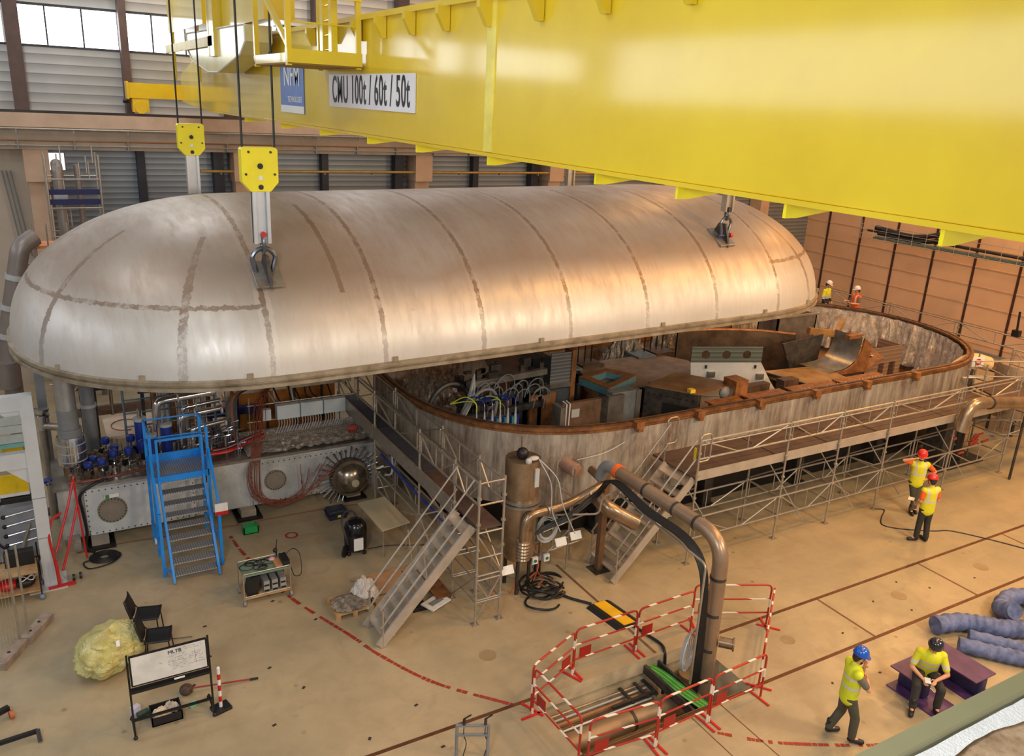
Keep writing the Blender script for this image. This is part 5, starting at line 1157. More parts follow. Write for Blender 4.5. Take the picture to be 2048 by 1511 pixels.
# instrument cart
t = thing('instrument_cart', 'steel wheeled cart with green top shelf full of black cables', 'cart', (3.45,15.55,0))
cx0, cx1, cy0, cy1 = 2.95, 3.9, 15.25, 15.8
MB().b2(cx0,cx1,cy0,cy1,.66,.7).build('top_shelf', M('green_mat',(112,134,116),.6), t); MB().b2(cx0,cx1,cy0,cy1,.14,.18).build('bottom_shelf', m_wood, t)
for x in (cx0,cx1):
    for y in (cy0,cy1): MB().cyl((x,y,.1),(x,y,.74),.015,8).build('post', m_galv, t); MB().cyl((x-.025,y,.06),(x+.025,y,.06),.06,14).build('castor', m_grey, t)
b = MB()
for z in (.73,.2): b.tube([(cx0,cy0,z),(cx1,cy0,z),(cx1,cy1,z),(cx0,cy1,z)],.012,6,closed=True)
b.build('shelf_rail', m_galv, t)
R = random.Random(5)
for k in range(3):
    o = thing('power_supply', ('leftmost of three silver boxes on the lower cart shelf','middle of three silver boxes on the lower cart shelf','rightmost of three silver boxes on the lower cart shelf')[k], 'instrument', (3.42+.17*k,15.45,.18), 'silver boxes on the cart')
    MB().b2(3.36+.17*k,3.48+.17*k,15.3,15.6,.18,.44).build('case', M('silver_case',(176,178,178),.35,.5), o)
    for j in range(2): MB().b2(3.37+.17*k,3.47+.17*k,15.295,15.3,.2+.12*j,.24+.12*j).build('dark_grille', m_black, o)
t2 = thing('tilted_panel', 'black slanted panel leaning on the lower cart shelf', 'panel', (3.15,15.5,.18)); MB().prism([(3.02,15.3,.18),(3.24,15.3,.18),(3.3,15.3,.6),(3.1,15.3,.6)],(0,.3,0)).build('panel_body', m_black, t2)
o = MB().b2(3.35,3.86,15.62,15.76,.18,.62).build('blue_grey_box', M('slate_box',(60,70,90),.5), None); tag(o,'slate blue box standing behind the silver boxes on the cart','box')
for k in range(9):
    x, y, r0 = 3.08+.5*R.random(), 15.35+.35*R.random(), .06+.07*R.random()
    o = MB().tube([(x+r0*1.3*math.cos(a),y+r0*math.sin(a),.715+.012*(k%3)) for a in [2*PI*i/16 for i in range(15)]],.009,5).build('cable_loop', m_black, None); tag(o,'black cable loop among the tangle on the green cart top','cable','cable loops on the cart top')
t2 = thing('amplifier', 'black box on a tan board at the right corner of the cart top', 'instrument', (3.8,15.4,.7)); MB().b2(3.62,3.88,15.28,15.62,.7,.74).build('board', M('tan_board',(196,140,96),.5), t2); MB().b2(3.76,3.9,15.26,15.62,.74,.84).build('black_box', m_black, t2)
t2 = thing('webcam', 'small black camera on a thin stalk at the back of the cart top', 'camera', (3.75,15.75,.7)); MB().cyl((3.75,15.75,.7),(3.75,15.75,.95),.012,6).build('stalk', m_black, t2); MB().ball((3.72,15.73,.86),.05,8,6).build('camera_body', m_black, t2); MB().cyl((3.75,15.75,.9),(3.77,15.75,1.1),.008,6).build('antenna', m_black, t2)
o = MB().tube(spl([(3.85,15.6,.75),(4.1,15.75,.8),(4.3,15.95,.5),(4.25,15.7,.2),(4.05,15.5,.3),(3.95,15.4,.6)]),.009,5).build('loose_cable', m_black, None); tag(o,'thin black cable drooping off the right side of the cart','cable')
o = MB().ball((3.62,15.62,.74),.06,10,6,(1.2,1,.7)).build('pink_pouch', M('pink_bag',(206,150,160),.5), None); tag(o,'pink antistatic pouch on the cart top','pouch')
# pallet with debris under the stair
t = thing('wooden_pallet', 'worn wooden pallet with a slab of grey rubble left of the big stair', 'pallet', (4.85,14.2,0))
for k in range(4): MB().b2(4.45,5.25,13.95+.19*k,14.08+.19*k,.1,.13).build('deck_plank', m_wood, t)
for x in (4.5,4.85,5.2): MB().b2(x-.05,x+.05,13.95,14.65,0,.1).build('bearer', m_wood, t)
heap('rubble_heap', 4.8,14.25,.13,.4,.36,.1,M('grey_rubble',(136,126,112),.9,0,.4,9,.4),'flat grey rubble heap lying on the worn pallet','rubble',11,16)
t = thing('wooden_pallet', 'second pallet with cardboard and wood offcuts behind the big stair', 'pallet', (5.9,14.6,0))
for k in range(5): MB().b2(5.3,6.6,14.1+.22*k,14.25+.22*k,.1,.13).build('deck_plank', m_wood, t)
for x in (5.4,5.95,6.5): MB().b2(x-.05,x+.05,14.1,15.1,0,.1).build('bearer', m_wood, t)
o = MB().b2(5.5,6.2,14.3,14.95,.14,.2).build('cardboard_sheet', M('cardboard',(190,140,96),.8), None); tag(o,'flat cardboard sheet lying on the pallet behind the stair','cardboard')
heap('plastic_wrap', 5.25,14.5,.1,.3,.35,.35,M('milky_plastic',(210,200,190),.25),'crumpled milky plastic wrap between the two pallets','plastic wrap',12,18)
o = MB().b2(6.5,6.85,13.6,14.9,.14,.16).build('wood_board', m_rust, None); tag(o,'long brown board leaning flat under the left scaffold tower','board')
t = thing('printed_panel', 'white framed panel with dark print lying under the stair', 'panel', (6.4,13.6,0)); MB().box((6.45,13.55,.12),(.55,.35,.03),rz=.4).build('panel_sheet', m_white, t); MB().box((6.45,13.55,.137),(.35,.14,.004),rz=.4).build('dark_print', m_grey, t)
o = MB().b2(5.95,6.25,13.55,13.8,0,.1).build('black_tray', m_black, None); tag(o,'flat black tray under the stair beside the white panel','tray')
# chairs
def chair(x, y, rz, label):
    t = thing('stacking_chair', label, 'chair', (0,0,0), 'black chairs by the whiteboard')
    b = MB(); n = 8; vs = []
    for j in range(n+1):
        for i in range(n+1): u, v = i/n-.5, j/n-.5; vs.append((u*.46,v*.44,.45+.03*(u*u*4)+ (.015 if v < -.4 else 0)))
    b.add(vs,[(j*(n+1)+i,j*(n+1)+i+1,(j+1)*(n+1)+i+1,(j+1)*(n+1)+i) for j in range(n) for i in range(n)],True); s = b.build('seat', m_black, t); s.modifiers.new('solid','SOLIDIFY').thickness = .025
    b = MB(); vs = []
    for j in range(n+1):
        for i in range(n+1):
            u, v = i/n-.5, j/n; w = .44*(1-.35*max(0, v-.6)); vs.append((u*w,.24+.1*v-.08*(1-4*u*u)*0+.10*u*u,.5+.36*v))
    b.add(vs,[(j*(n+1)+i,j*(n+1)+i+1,(j+1)*(n+1)+i+1,(j+1)*(n+1)+i) for j in range(n) for i in range(n)],True); s = b.build('backrest', m_black, t); s.modifiers.new('solid','SOLIDIFY').thickness = .022
    for sx in (-.2,.2):
        MB().tube([(sx,-.19,.44),(sx*1.1,-.22,0)],.012,7).build('leg', m_blackm, t); MB().tube([(sx,.19,.44),(sx*1.1,.24,0)],.012,7).build('leg', m_blackm, t)
        MB().tube([(sx,.17,.44),(sx,.25,.55),(sx*.9,.29,.7)],.012,7).build('back_support', m_blackm, t)
    t.location = (x, y, 0); t.rotation_euler = (0,0,rz); return t
chair(1.12,15.1,1.3,'black stacking chair, the farther of two near the yellow bag'); chair(1.2,14.3,1.35,'black stacking chair half hidden behind the whiteboard')
# translucent yellow bag
R = random.Random(2); b = MB(); n, mrow = 56, 34; vs = []
for j in range(mrow+1):
    ph = PI*j/mrow
    for i in range(n):
        th = 2*PI*i/n; r = max(0, math.sin(ph))**.7*(1+.07*math.sin(2*th+1)+.03*math.sin(9*th+3*ph))*(1+.03*(R.random()-.5))
        r *= 1+.3*max(0, math.cos(th+2.2))**3*max(0, math.sin(ph-.6)); q_ = V((math.cos(th)*math.sin(ph), math.sin(th)*math.sin(ph), math.cos(ph))); r *= 1+.16*nz.noise(q_*2.6)+.09*nz.noise(q_*6+V((3,1,2)))
        z = .37+.37*math.cos(ph)*(1+.12*math.sin(2*th)) ; vs.append((.42+.52*r*math.cos(th), 14.45+.55*r*math.sin(th), max(.005, z)))
b.add(vs,[(j*n+i,j*n+(i+1)%n,(j+1)*n+(i+1)%n,(j+1)*n+i) for j in range(mrow) for i in range(n)],True)
t = thing('plastic_bag', 'big crinkled translucent yellow plastic bag on the floor by the chairs', 'bag', (.42,14.45,0)); b.build('film', mat_bag(), t)
for x, y, z in ((.05,14.02,.42),(.38,13.93,.5),(.52,14.05,.66),(.75,14.0,.25)): MB().box((x,y,z),(.06,.02,.1),rot=Matrix.Rotation(-.6,3,'X')).build('paper_scrap', m_white, t)
# whiteboard on a wheeled stand
t = thing('whiteboard', 'black framed whiteboard with handwriting on a wheeled black stand', 'whiteboard', (1.15,12.3,0))
wy = 12.3; lean = .12
P = lambda x, z, o=0: V((x, wy+lean*(z-1.0)/.55*.6-o, z))
Rw = basis((1,0,0), P(0,2)-P(0,1))
MB().prism([P(.6,1.0),P(1.72,1.0),P(1.72,1.47),P(.6,1.47)],Rw.col[2]*.02).build('panel', M('whiteboard_white',(206,204,200),.25), t)
b = MB()
for a, c in ((P(.58,.99),P(1.74,.99)),(P(.58,1.48),P(1.74,1.48)),(P(.59,.99),P(.59,1.48)),(P(1.73,.99),P(1.73,1.48))): b.bar(a,c,.035,.025)
pf = b.build('panel_frame', m_blackm, t)
b = MB(); b.bar(P(.56,.9),P(1.76,.9),.1,.05); b.build('pen_tray', m_blackm, t)
MB().bar(P(1.2,.96,.06),P(1.36,.96,.06),.02,.02).build('marker', m_white, t)
for x in (.55,1.77): MB().bar((x,wy-.02,.08),(x,wy+.1,1.5),.03,.03,(1,0,0)).build('stand_post', m_blackm, t)
for x in (.55,1.77):
    MB().bar((x,wy-.05,.08),(x,wy+.45,.08),.03,.03).build('stand_foot', m_blackm, t); MB().ball((x,wy-.05,.035),.035,8,6).build('castor', m_black, t); MB().ball((x,wy+.45,.035),.035,8,6).build('castor', m_black, t)
MB().bar((.55,wy+.02,.32),(1.77,wy+.02,.32),.045,.03).build('cross_bar', m_blackm, t)
text('MLTB', P(1.25,1.41,.03), Rw, .085, m_ink, t, 'handwriting')
R = random.Random(9); b = MB()
def scrawl(x0, x1, z):
    x = x0; pts = []
    while x < x1:
        pts.append(P(x, z+.012*(R.random()-.5)*2, .024)); x += .008+.008*R.random()
        if R.random() < .18 and len(pts) > 1: b.tube(pts,.0016,3); pts = []; x += .012
    if len(pts) > 1: b.tube(pts,.0016,3)
for x0, x1, z in ((1.38,1.68,1.44),(1.4,1.7,1.41),(1.12,1.42,1.345),(1.2,1.44,1.3),(1.14,1.4,1.265),(1.14,1.42,1.24),(1.14,1.4,1.21),(1.16,1.42,1.18),(1.18,1.4,1.15),(1.2,1.36,1.12),(1.46,1.66,1.32),(1.46,1.66,1.29),(1.46,1.68,1.26),(1.46,1.66,1.23),(1.52,1.68,1.18),(1.0,1.06,1.26)): scrawl(x0, x1, z)
b.tube([P(1.55,1.36,.024),P(1.56,1.12,.024)],.0016,3); b.tube([P(1.44,1.14,.024),P(1.7,1.14,.024)],.0016,3)
o = b.build('handwriting', m_ink, t); o['kind'] = 'stuff'
# tray of rags, broom, delineator post
t = thing('rag_tray', 'black plastic tray filled with pale rags under the whiteboard', 'tray', (1.05,12.62,0))
b = MB(); b.b2(.82,1.3,12.42,12.8,0,.02); b.b2(.82,.84,12.42,12.8,0,.16); b.b2(1.28,1.3,12.42,12.8,0,.16); b.b2(.82,1.3,12.42,12.44,0,.16); b.b2(.82,1.3,12.78,12.8,0,.16); b.build('tray_shell', m_black, t)
heap('rag_heap', .98,12.58,.05,.17,.14,.16,M('cream_rag',(226,206,176),.9,0,.1,6,.3),'crumpled cream rag in the black tray','rag',13,14); heap('rag_heap', 1.14,12.66,.05,.15,.13,.15,M('grey_rag',(196,184,172),.9,0,.15,6,.3),'grey rags at the back of the black tray','rag',14,14)
o = MB().lathe((.72,12.78,.06),[(0,-.09),(.05,-.09),(.055,.09),(0,.09)],14,axis=(1,.3,0)).build('green_can', M('dark_green_can',(52,72,62),.4), None); tag(o,'dark green can lying left of the rag tray','can')
o = MB().box((.62,12.85,.09),(.14,.1,.18),rz=.5).build('lilac_box', M('lilac_box',(196,190,206),.5), None); tag(o,'small pale lilac box behind the stand foot','box')
o = MB().box((1.5,12.7,.01),(.16,.14,.02),rz=.4).build('green_cloth', M('mint_cloth',(120,186,150),.8), None); tag(o,'mint green cloth scrap on the floor right of the rag tray','cloth')
t = thing('broom', 'broom with dark red handle lying on the floor beside the bollard', 'broom', (2.0,12.85,0))
MB().tube([(1.5,13.0,.12),(2.62,12.88,.03)],.014,8).build('handle', M('dark_red_handle',(150,44,40),.4), t); heap('x',0,0,0,.01,.01,.01,m_black,'x') if False else None
MB().ball((1.45,13.02,.1),.13,12,8,(.9,.8,.8)).build('bristle_head', M('brown_bristle',(86,68,58),.9,0,.4,14,.5), t); MB().cyl((2.5,12.89,.035),(2.64,12.875,.03),.02,8).build('grip', m_black, t)
t = thing('bollard', 'red and white banded post on a square black rubber foot', 'bollard', (1.9,12.38,0))
MB().box((1.9,12.38,.03),(.3,.24,.06),rz=.25).build('rubber_foot', m_black, t, bevel=.01)
for k in range(7): MB().cyl((1.9,12.38,.06+.11*k),(1.9,12.38,.17+.11*k),.028,14).build('band', m_white if k % 2 == 0 else m_red, t)
MB().ball((1.9,12.38,.83),.028,10,6).build('cap', m_white, t)
o = MB().tube([(1.35,14.75,.03),(1.75,14.65,.03),(1.82,14.62,.03)],.008,5).build('thin_rod', m_blackm, None); tag(o,'thin bent wire lying on the floor right of the chairs','wire')
# hose coil by the red hand truck
t = thing('hose_coil', 'flat coil of black hose on the floor before the cold box', 'hose', (.6,18.45,0))
for k in range(7): r0 = .1+.026*k; MB().tube([(.62+r0*1.15*math.cos(a),18.45+r0*math.sin(a),.04+.012*(k%2)) for a in [2*PI*i/28 for i in range(28)]],.02,7,closed=True).build('turn', m_black, t)
MB().tube(spl([(.45,18.4,.05),(.2,18.35,.03),(.3,18.05,.03),(.7,18.1,.03),(.95,18.4,.03),(.85,18.62,.04)]),.016,7).build('loose_end', m_black, t)
t = thing('hand_truck', 'red tube lifting trolley with long handle beside the grey gantry post', 'hand truck', (-.25,17.9,0))
for pts in ([(-.3,17.6,.05),(-.32,17.7,.5),(-.38,17.75,1.1),(-.3,17.85,1.45),(-.1,17.95,1.5)],[(-.28,17.7,.75),(.05,18.3,1.5),(.22,18.5,2.05)],[(-.2,17.65,.35),(.0,18.1,.75),(.22,18.5,1.4)]): MB().tube(rnd(pts,.15),.026,8).build('tube_frame', m_red, t)
MB().bar((-.5,17.55,.03),(.0,17.6,.03),.08,.05).build('foot_bar', m_red, t); MB().bar((-.28,17.58,.03),(-.3,17.62,.6),.05,.05,(1,0,0)).build('mast', m_red, t)
MB().bar((.28,18.55,.05),(.2,18.45,2.0),.04,.04,(1,0,0)).build('rear_mast', m_red, t)
for x, y in ((-.05,17.75),(.08,17.78)): MB().cyl((x,y,.07),(x+.05,y,.07),.07,14).build('wheel', m_black, t)
o = MB().b2(-.05,.2,18.35,18.6,.35,.62).build('steel_drum_box', m_steelb, None); tag(o,'small steel box behind the red hand truck','box')
# grey portal gantry at the left edge
m_gan = M('white_grey_gantry',(192,194,196),.45,0,.05)
t = thing('portal_gantry', 'pale grey welded portal frame standing at the left picture edge', 'gantry', (-.45,17.85,0))
MB().b2(-.57,-.33,17.75,17.97,.02,4.2).build('post', m_gan, t)
b = MB(); b.b2(-.85,-.15,17.5,18.2,0,.02); b.prism([(-.33,17.86,.02),(-.2,17.86,.02),(-.33,17.86,.5)],(0,.02,0)); b.prism([(-.57,17.86,.02),(-.8,17.86,.02),(-.57,17.86,.6)],(0,.02,0)); b.build('foot_plate', m_gan, t)
for z, h in ((4.05,.3),(2.85,.32)):
    MB().b2(-3.5,-.57,17.77,17.95,z-h/2,z+h/2).build('beam', m_gan, t); MB().prism([(-.57,17.8,z-h/2),(-.95,17.8,z-h/2),(-.57,17.8,z-h/2-.35)],(0,.12,0)).build('haunch', m_gan, t)
for z in (3.35,3.55,3.72): MB().b2(-3.5,-.57,17.72,17.77,z-.08,z+.08).build('ribbed_panel', M('galv_panel',(170,178,178),.4,.4), t)
MB().b2(-3.5,-.57,17.7,17.78,3.18,3.26).build('teal_strip', M('teal_strip',(96,150,150),.4), t)
for z in (1.1,2.0): MB().b2(-.58,-.32,17.74,17.98,z,z+.012).build('joint_line', m_grey, t)
t = thing('control_console', 'grey rack with yellow panels on rods behind the portal gantry', 'console', (-1.0,18.9,0))
MB().b2(-2.6,-.55,18.5,19.6,.35,1.55).build('cabinet_body', M('console_grey',(142,144,150),.5,.2), t); MB().b2(-1.15,-.62,18.45,18.5,1.9,2.3).build('yellow_panel', M('signal_yellow',(228,192,20),.35), t); MB().b2(-1.15,-.62,18.5,18.8,1.8,1.9).build('panel_shelf', m_white, t); MB().b2(-1.0,-.62,18.6,18.66,2.7,3.1).build('upper_yellow_panel', M('signal_yellow',(0,0,0)), t)
MB().b2(-1.15,-.6,18.42,18.6,1.68,1.78).build('dark_lip', m_black, t); MB().b2(-2.6,-.5,18.5,18.7,0,.35).build('plinth', m_dsteel, t)
for k in range(4): MB().tube([(-1.15,18.4,.75+.22*k),(-.6,18.45,.8+.22*k)],.018,6).build('rod', m_chrome, t); MB().ball((-1.15,18.4,.75+.22*k),.045,8,6).build('rod_knob', m_black, t)
MB().tube(spl([(-1.15,18.4,1.75),(-1.4,18.35,1.3),(-1.3,18.3,.9),(-1.15,18.3,.7)]),.025,7).build('black_hose', m_black, t); MB().tube([(-1.1,18.2,.1),(-.7,18.35,1.2)],.03,7).build('strut', m_galv, t)
# two-shelf trolley, partly outside the picture
t = thing('shelf_trolley', 'two-shelf trolley with red bags and cables at the left edge', 'trolley', (-1.1,17.5,0))
for z in (.2,.62): MB().b2(-1.75,-.62,17.25,17.85,z,z+.03).build('shelf', m_wood, t)
for x, y in ((-.62,17.25),(-.62,17.85),(-1.75,17.25)): MB().cyl((x,y,.1),(x,y,1.0),.014,8).build('post', m_blackm, t); MB().ball((x,y,.06),.06,10,6).build('castor', M('castor_blue',(110,130,150),.4), t)
MB().b2(-1.2,-.68,17.6,17.8,.65,.95).build('black_case', m_black, t)
for n_, c_, x in (('red_bag',m_red,-1.2),('black_bag',m_black,-.9)): MB().ball((x,17.5,.34),.16,12,8,(1.3,1,.7)).build(n_, c_, t)
MB().tube([(-.85+.13*math.cos(a),17.4+.1*math.sin(2*a),.46) for a in [2*PI*i/20 for i in range(20)]],.012,5,closed=True).build('white_cord', m_white, t)
t = thing('mesh_fence', 'wire mesh fence panel in concrete blocks at the left picture edge', 'fence', (-1.0,15.6,0))
for x, y in ((-1.02,15.75),(-.88,15.85)): MB().tube([(x,y,.1),(x,y+.02,2.0)],.02,8).build('post', m_galv, t)
b = MB()
for k in range(30): b.tube([(-1.05-.05*k,15.75-.02*k,.15),(-1.05-.05*k,15.77-.02*k,1.9)],.004,3)
o = b.build('wire_mesh', m_galv, t); o['kind'] = 'stuff'
for p, q_ in (((-1.35,15.1,.07),(-1.0,15.75,.07)),((-.95,15.75,.07),(-.55,16.45,.07))): MB().bar(p,q_,.22,.14).build('concrete_block', M('rough_concrete',(150,134,120),.9,0,.2,6,.2), t)
for x, y in ((-.85,15.95),(-.7,16.2),(-1.2,15.4)): MB().cyl((x,y,.139),(x,y,.145),.03,10).build('block_hole', m_black, t)
t = thing('dolly_frame', 'black tube dolly with an orange castor at the lower left corner', 'dolly', (-1.3,13.6,0))
MB().bar((-1.9,13.4,.16),(-1.2,13.75,.16),.08,.08).build('frame_tube', m_blackm, t); MB().cyl((-1.2,13.66,.07),(-1.14,13.68,.07),.07,14).build('castor', M('orange_rubber',(186,104,60),.5), t); MB().bar((-1.9,12.9,.13),(-.8,12.99,.13),.06,.06).build('frame_tube', m_blackm, t); MB().bar((-.8,12.99,.16),(-.78,12.85,.02),.06,.05).build('leg', m_blackm, t)
for o in (MB().tube(spl([(.1,18.9,.02),(1.2,18.95,.02),(2.6,18.8,.02),(4.2,18.75,.02),(5.6,18.7,.02),(6.6,18.6,.02)]),.012,5).build('floor_cable', m_copper, None),): tag(o,'thin red-brown cable on the floor along the cold box','cable')
# ------------------------------------------------------------------ things on the floor, right
t = thing('valve_stand', 'small grey valve stand with two black lever taps at the bottom edge', 'valve stand', (5.2,9.5,0))
A, B_ = V((5.0,9.62,0)), V((5.45,9.4,0)); z = V((0,0,1))
for p in (A,B_): MB().bar(p,p+z*.62,.04,.04,(1,0,0)).build('upright', m_grey, t)
for h in (.6,.42): MB().bar(A+z*h,B_+z*h,.05,.03).build('cross_rail', m_grey, t)
for f in (.22,.9):
    p = A.lerp(B_,f)+z*.62; MB().cyl(p,p+z*.1,.025,10).build('tap_body', m_dsteel, t); MB().bar(p+z*.11,p+z*.11+V((.14,.03,0)),.015,.02).build('lever', m_black, t); MB().tube(spl([p,p-z*.2,p-z*.4+V((.05,0,0)),p-z*.62]),.008,5).build('hose', m_black, t)
m_duct = None
def mat_duct():
    mt, nt, b = new_mat('blue_spiral_fabric'); f = noise(nt, 5, 5); 
    link(nt, ramp(nt, f, [(.3, s2l((62,74,112))), (.6, s2l((104,118,164))), (.8, s2l((150,146,160)))]), b.inputs['Base Color']); b.inputs['Roughness'].default_value = .7; bump(nt, b, noise(nt, 16, 3), .3); return mt
m_duct = mat_duct()
def duct(pts, r, label):
    P = spl(pts, 26); L = [0]; Pp = [P[0]]
    for p in P[1:]:
        if (p-Pp[-1]).length > .028: Pp.append(p)
    rs = [r*(1+.075*math.sin(i*1.25)+.02*math.sin(i*.31)) for i in range(len(Pp))]
    t = thing('flexible_duct', label, 'duct', Pp[0], 'blue ducts on the floor'); b = MB(); b.tube(Pp, r, 20, cap=True, rs=rs); b.build('fabric_tube', m_duct, t)
duct([(15.35,8.25,.2),(16.0,8.05,.2),(16.6,7.5,.2),(17.3,7.25,.2),(18.0,7.5,.2),(18.3,7.9,.2),(17.9,8.15,.2),(17.3,8.0,.2),(17.05,7.6,.42)],.185,'thick blue spiral duct curling back on itself, farthest of the three')
duct([(15.25,7.65,.15),(15.7,7.1,.15),(16.3,6.4,.15),(16.9,5.6,.15)],.15,'blue spiral duct lying straight, nearest to the purple beams')
duct([(15.75,7.75,.13),(16.2,7.2,.13),(16.8,6.5,.13),(17.3,5.8,.13)],.13,'blue spiral duct lying between the other two')
m_pur = mat_rust('purple_steel',(66,40,86),(92,60,110),.1,.4,3)
for x0, x1, y0, y1, lab in ((12.98,13.62,7.0,7.6,'short purple steel beam stub standing left of the seated man'),(13.98,14.6,6.55,7.62,'longer purple steel beam stub standing behind the seated man')):
    t = thing('beam_stub', lab, 'steel beam', ((x0+x1)/2,(y0+y1)/2,0), 'purple beam stubs'); 
    MB().b2(x0,x1,y0,y1,.42,.445).build('top_flange', m_pur, t); MB().b2(x0,x1,y0-.35,y1,0,.025).build('bottom_flange', m_pur, t); MB().b2((x0+x1)/2-.1,(x0+x1)/2+.1,y0,y1-.05,.025,.42).build('web', mat_rust('dark_indigo_steel',(30,28,60),(52,46,88),.1,.45,3), t, bevel=.04)
o = MB().tube(spl([(19.13,12.63,.015),(19.35,12.46,.015),(18.9,12.2,.015),(18.55,11.9,.015),(18.8,11.55,.015),(19.5,11.1,.015),(19.95,10.9,.015),(20.45,10.2,.015),(20.9,9.4,.015),(21.4,8.5,.015)],8),.014,5).build('floor_cable', m_black, None); tag(o,'thin black cable snaking over the floor past the two red helmets','cable')
# parapet of the viewing gallery
b = MB(); b.prism([(.5,.735,8.9),(.5,.69,8.9),(.5,.69,8.7),(.5,.735,8.7)],(2.6,0,0)); struct('trim_17', b, m_par, bevel=.006)
R = random.Random(6); n = 90; b = MB(); vs = []
for i in range(n+1):
    w_ = .006*math.sin(i*.7)+.004*R.random()
    for j in range(6): vs.append((.5+2.6*i/n, .692-.0075*j-(w_ if j == 5 else 0)+(w_*.6 if j == 0 else 0), 8.892+.003*(R.random()-.5)-(.03 if j == 0 else 0)))
b.add(vs,[(i*6+j,i*6+j+1,(i+1)*6+j+1,(i+1)*6+j) for i in range(n) for j in range(5)],True); struct('trim_18', b, M('white_foam_sheet',(242,242,240),.6,0,.04,30,.3))
b = MB(); vs = []
for i in range(n+1):
    for j in range(14): vs.append((.5+2.6*i/n, .662-.03*j, 8.882+.006*(R.random()-.5)))
b.add(vs,[(i*14+j,i*14+j+1,(i+1)*14+j+1,(i+1)*14+j) for i in range(n) for j in range(13)],True); struct('trim_19', b, mat_rust('matted_wool_insulation',(140,108,78),(206,176,140),0,.95,22))
# ------------------------------------------------------------------ people
def remesh(name, parts, vox, mat, parent, it=6):
    """one continuous surface grown from tapered limbs (p, q, r0, r1) and balls (p, r, scale)"""
    b = MB()
    for e in parts:
        if len(e) == 4:
            p, q, r0, r1 = e; p, q = V(p), V(q); b.tube([p, p.lerp(q,.5), q], r0, 12, rs=[r0,(r0+r1)/2,r1]); b.ball(p,r0,12,8); b.ball(q,r1,12,8)
        else: b.ball(e[0], e[1], 16, 12, e[2])
    me = bpy.data.meshes.new(name); me.from_pydata(b.v, [], b.f); o = bpy.data.objects.new(name, me); COL.objects.link(o)
    md = o.modifiers.new('r','REMESH'); md.mode = 'VOXEL'; md.voxel_size = vox; md.use_smooth_shade = True
    sm = o.modifiers.new('s','SMOOTH'); sm.iterations = it; sm.factor = .5
    m2 = bpy.data.meshes.new_from_object(o.evaluated_get(bpy.context.evaluated_depsgraph_get())); bpy.data.objects.remove(o)
    m2.name = name; m2.materials.clear(); m2.materials.append(mat); o = bpy.data.objects.new(name, m2); COL.objects.link(o); o.parent = parent
    m2.polygons.foreach_set('use_smooth', [True]*len(m2.polygons)); return o
def mat_vest(name, rgb, zs, vert=True, band=(196,196,186), low=None, lowz=0):
    mt, nt, b = new_mat(name); x, y, z = sep(nt); f = noise(nt, 5, 4); c = ramp(nt, f, [(.3, tuple(q*.8 for q in s2l(rgb))), (.7, s2l(rgb))])
    if low: c = mix(nt, math_n(nt,'LESS_THAN',z,lowz), c, s2l(low))
    k = None
    for zz in zs:
        q = math_n(nt,'LESS_THAN',math_n(nt,'ABSOLUTE',math_n(nt,'SUBTRACT',z,zz)),.028); k = q if k is None else math_n(nt,'MAXIMUM',k,q)
    if vert:
        q = math_n(nt,'LESS_THAN',math_n(nt,'ABSOLUTE',math_n(nt,'SUBTRACT',math_n(nt,'ABSOLUTE',x),.115)),.026); q = math_n(nt,'MULTIPLY',q,math_n(nt,'GREATER_THAN',z,zs[0])); k = math_n(nt,'MAXIMUM',k,q)
    link(nt, mix(nt,k,c,s2l(band)), b.inputs['Base Color']); b.inputs['Roughness'].default_value = .6; bump(nt,b,f,.3); return mt
m_skin = M('skin',(206,150,118),.5,0,.06,6); m_hair = M('dark_hair',(46,34,28),.6,0,.2,20)
m_dkt = M('charcoal_trousers',(50,48,46),.8,0,.15,8); m_olive = M('olive_grey_trousers',(76,74,62),.8,0,.12,8); m_boot = M('dark_boot',(34,30,34),.5,0,.2,8)
def hand(B, w, dirv, side, curl=.5, r=.0085):
    """palm, four unequal bent fingers and a thumb leaving the side of the palm"""
    d = V(dirv).normalized(); s = V(side); s = (s-d*s.dot(d)).normalized(); n = d.cross(s); w = V(w)
    B.append((w, w+d*.07, .024, .028)); 
    for k, L in enumerate((.072,.082,.076,.06)):
        a = w+d*.075+s*(.027-.018*k); m1 = a+d*L*.5+n*L*.18*curl; e = m1+(d*(1-curl)+n*curl*.9).normalized()*L*.5
        B.append((w+d*.05+s*(.02-.013*k), a, .011, .0095)); B.append((a, m1, .0095, r)); B.append((m1, e, r, .0075))
    t0 = w+d*.02+s*.026; t1 = t0+(d*.6+s*.7).normalized()*.045; t2 = t1+(d*.9+n*.4).normalized()*.035
    B.append((t0,t1,.013,.011)); B.append((t1,t2,.011,.009))
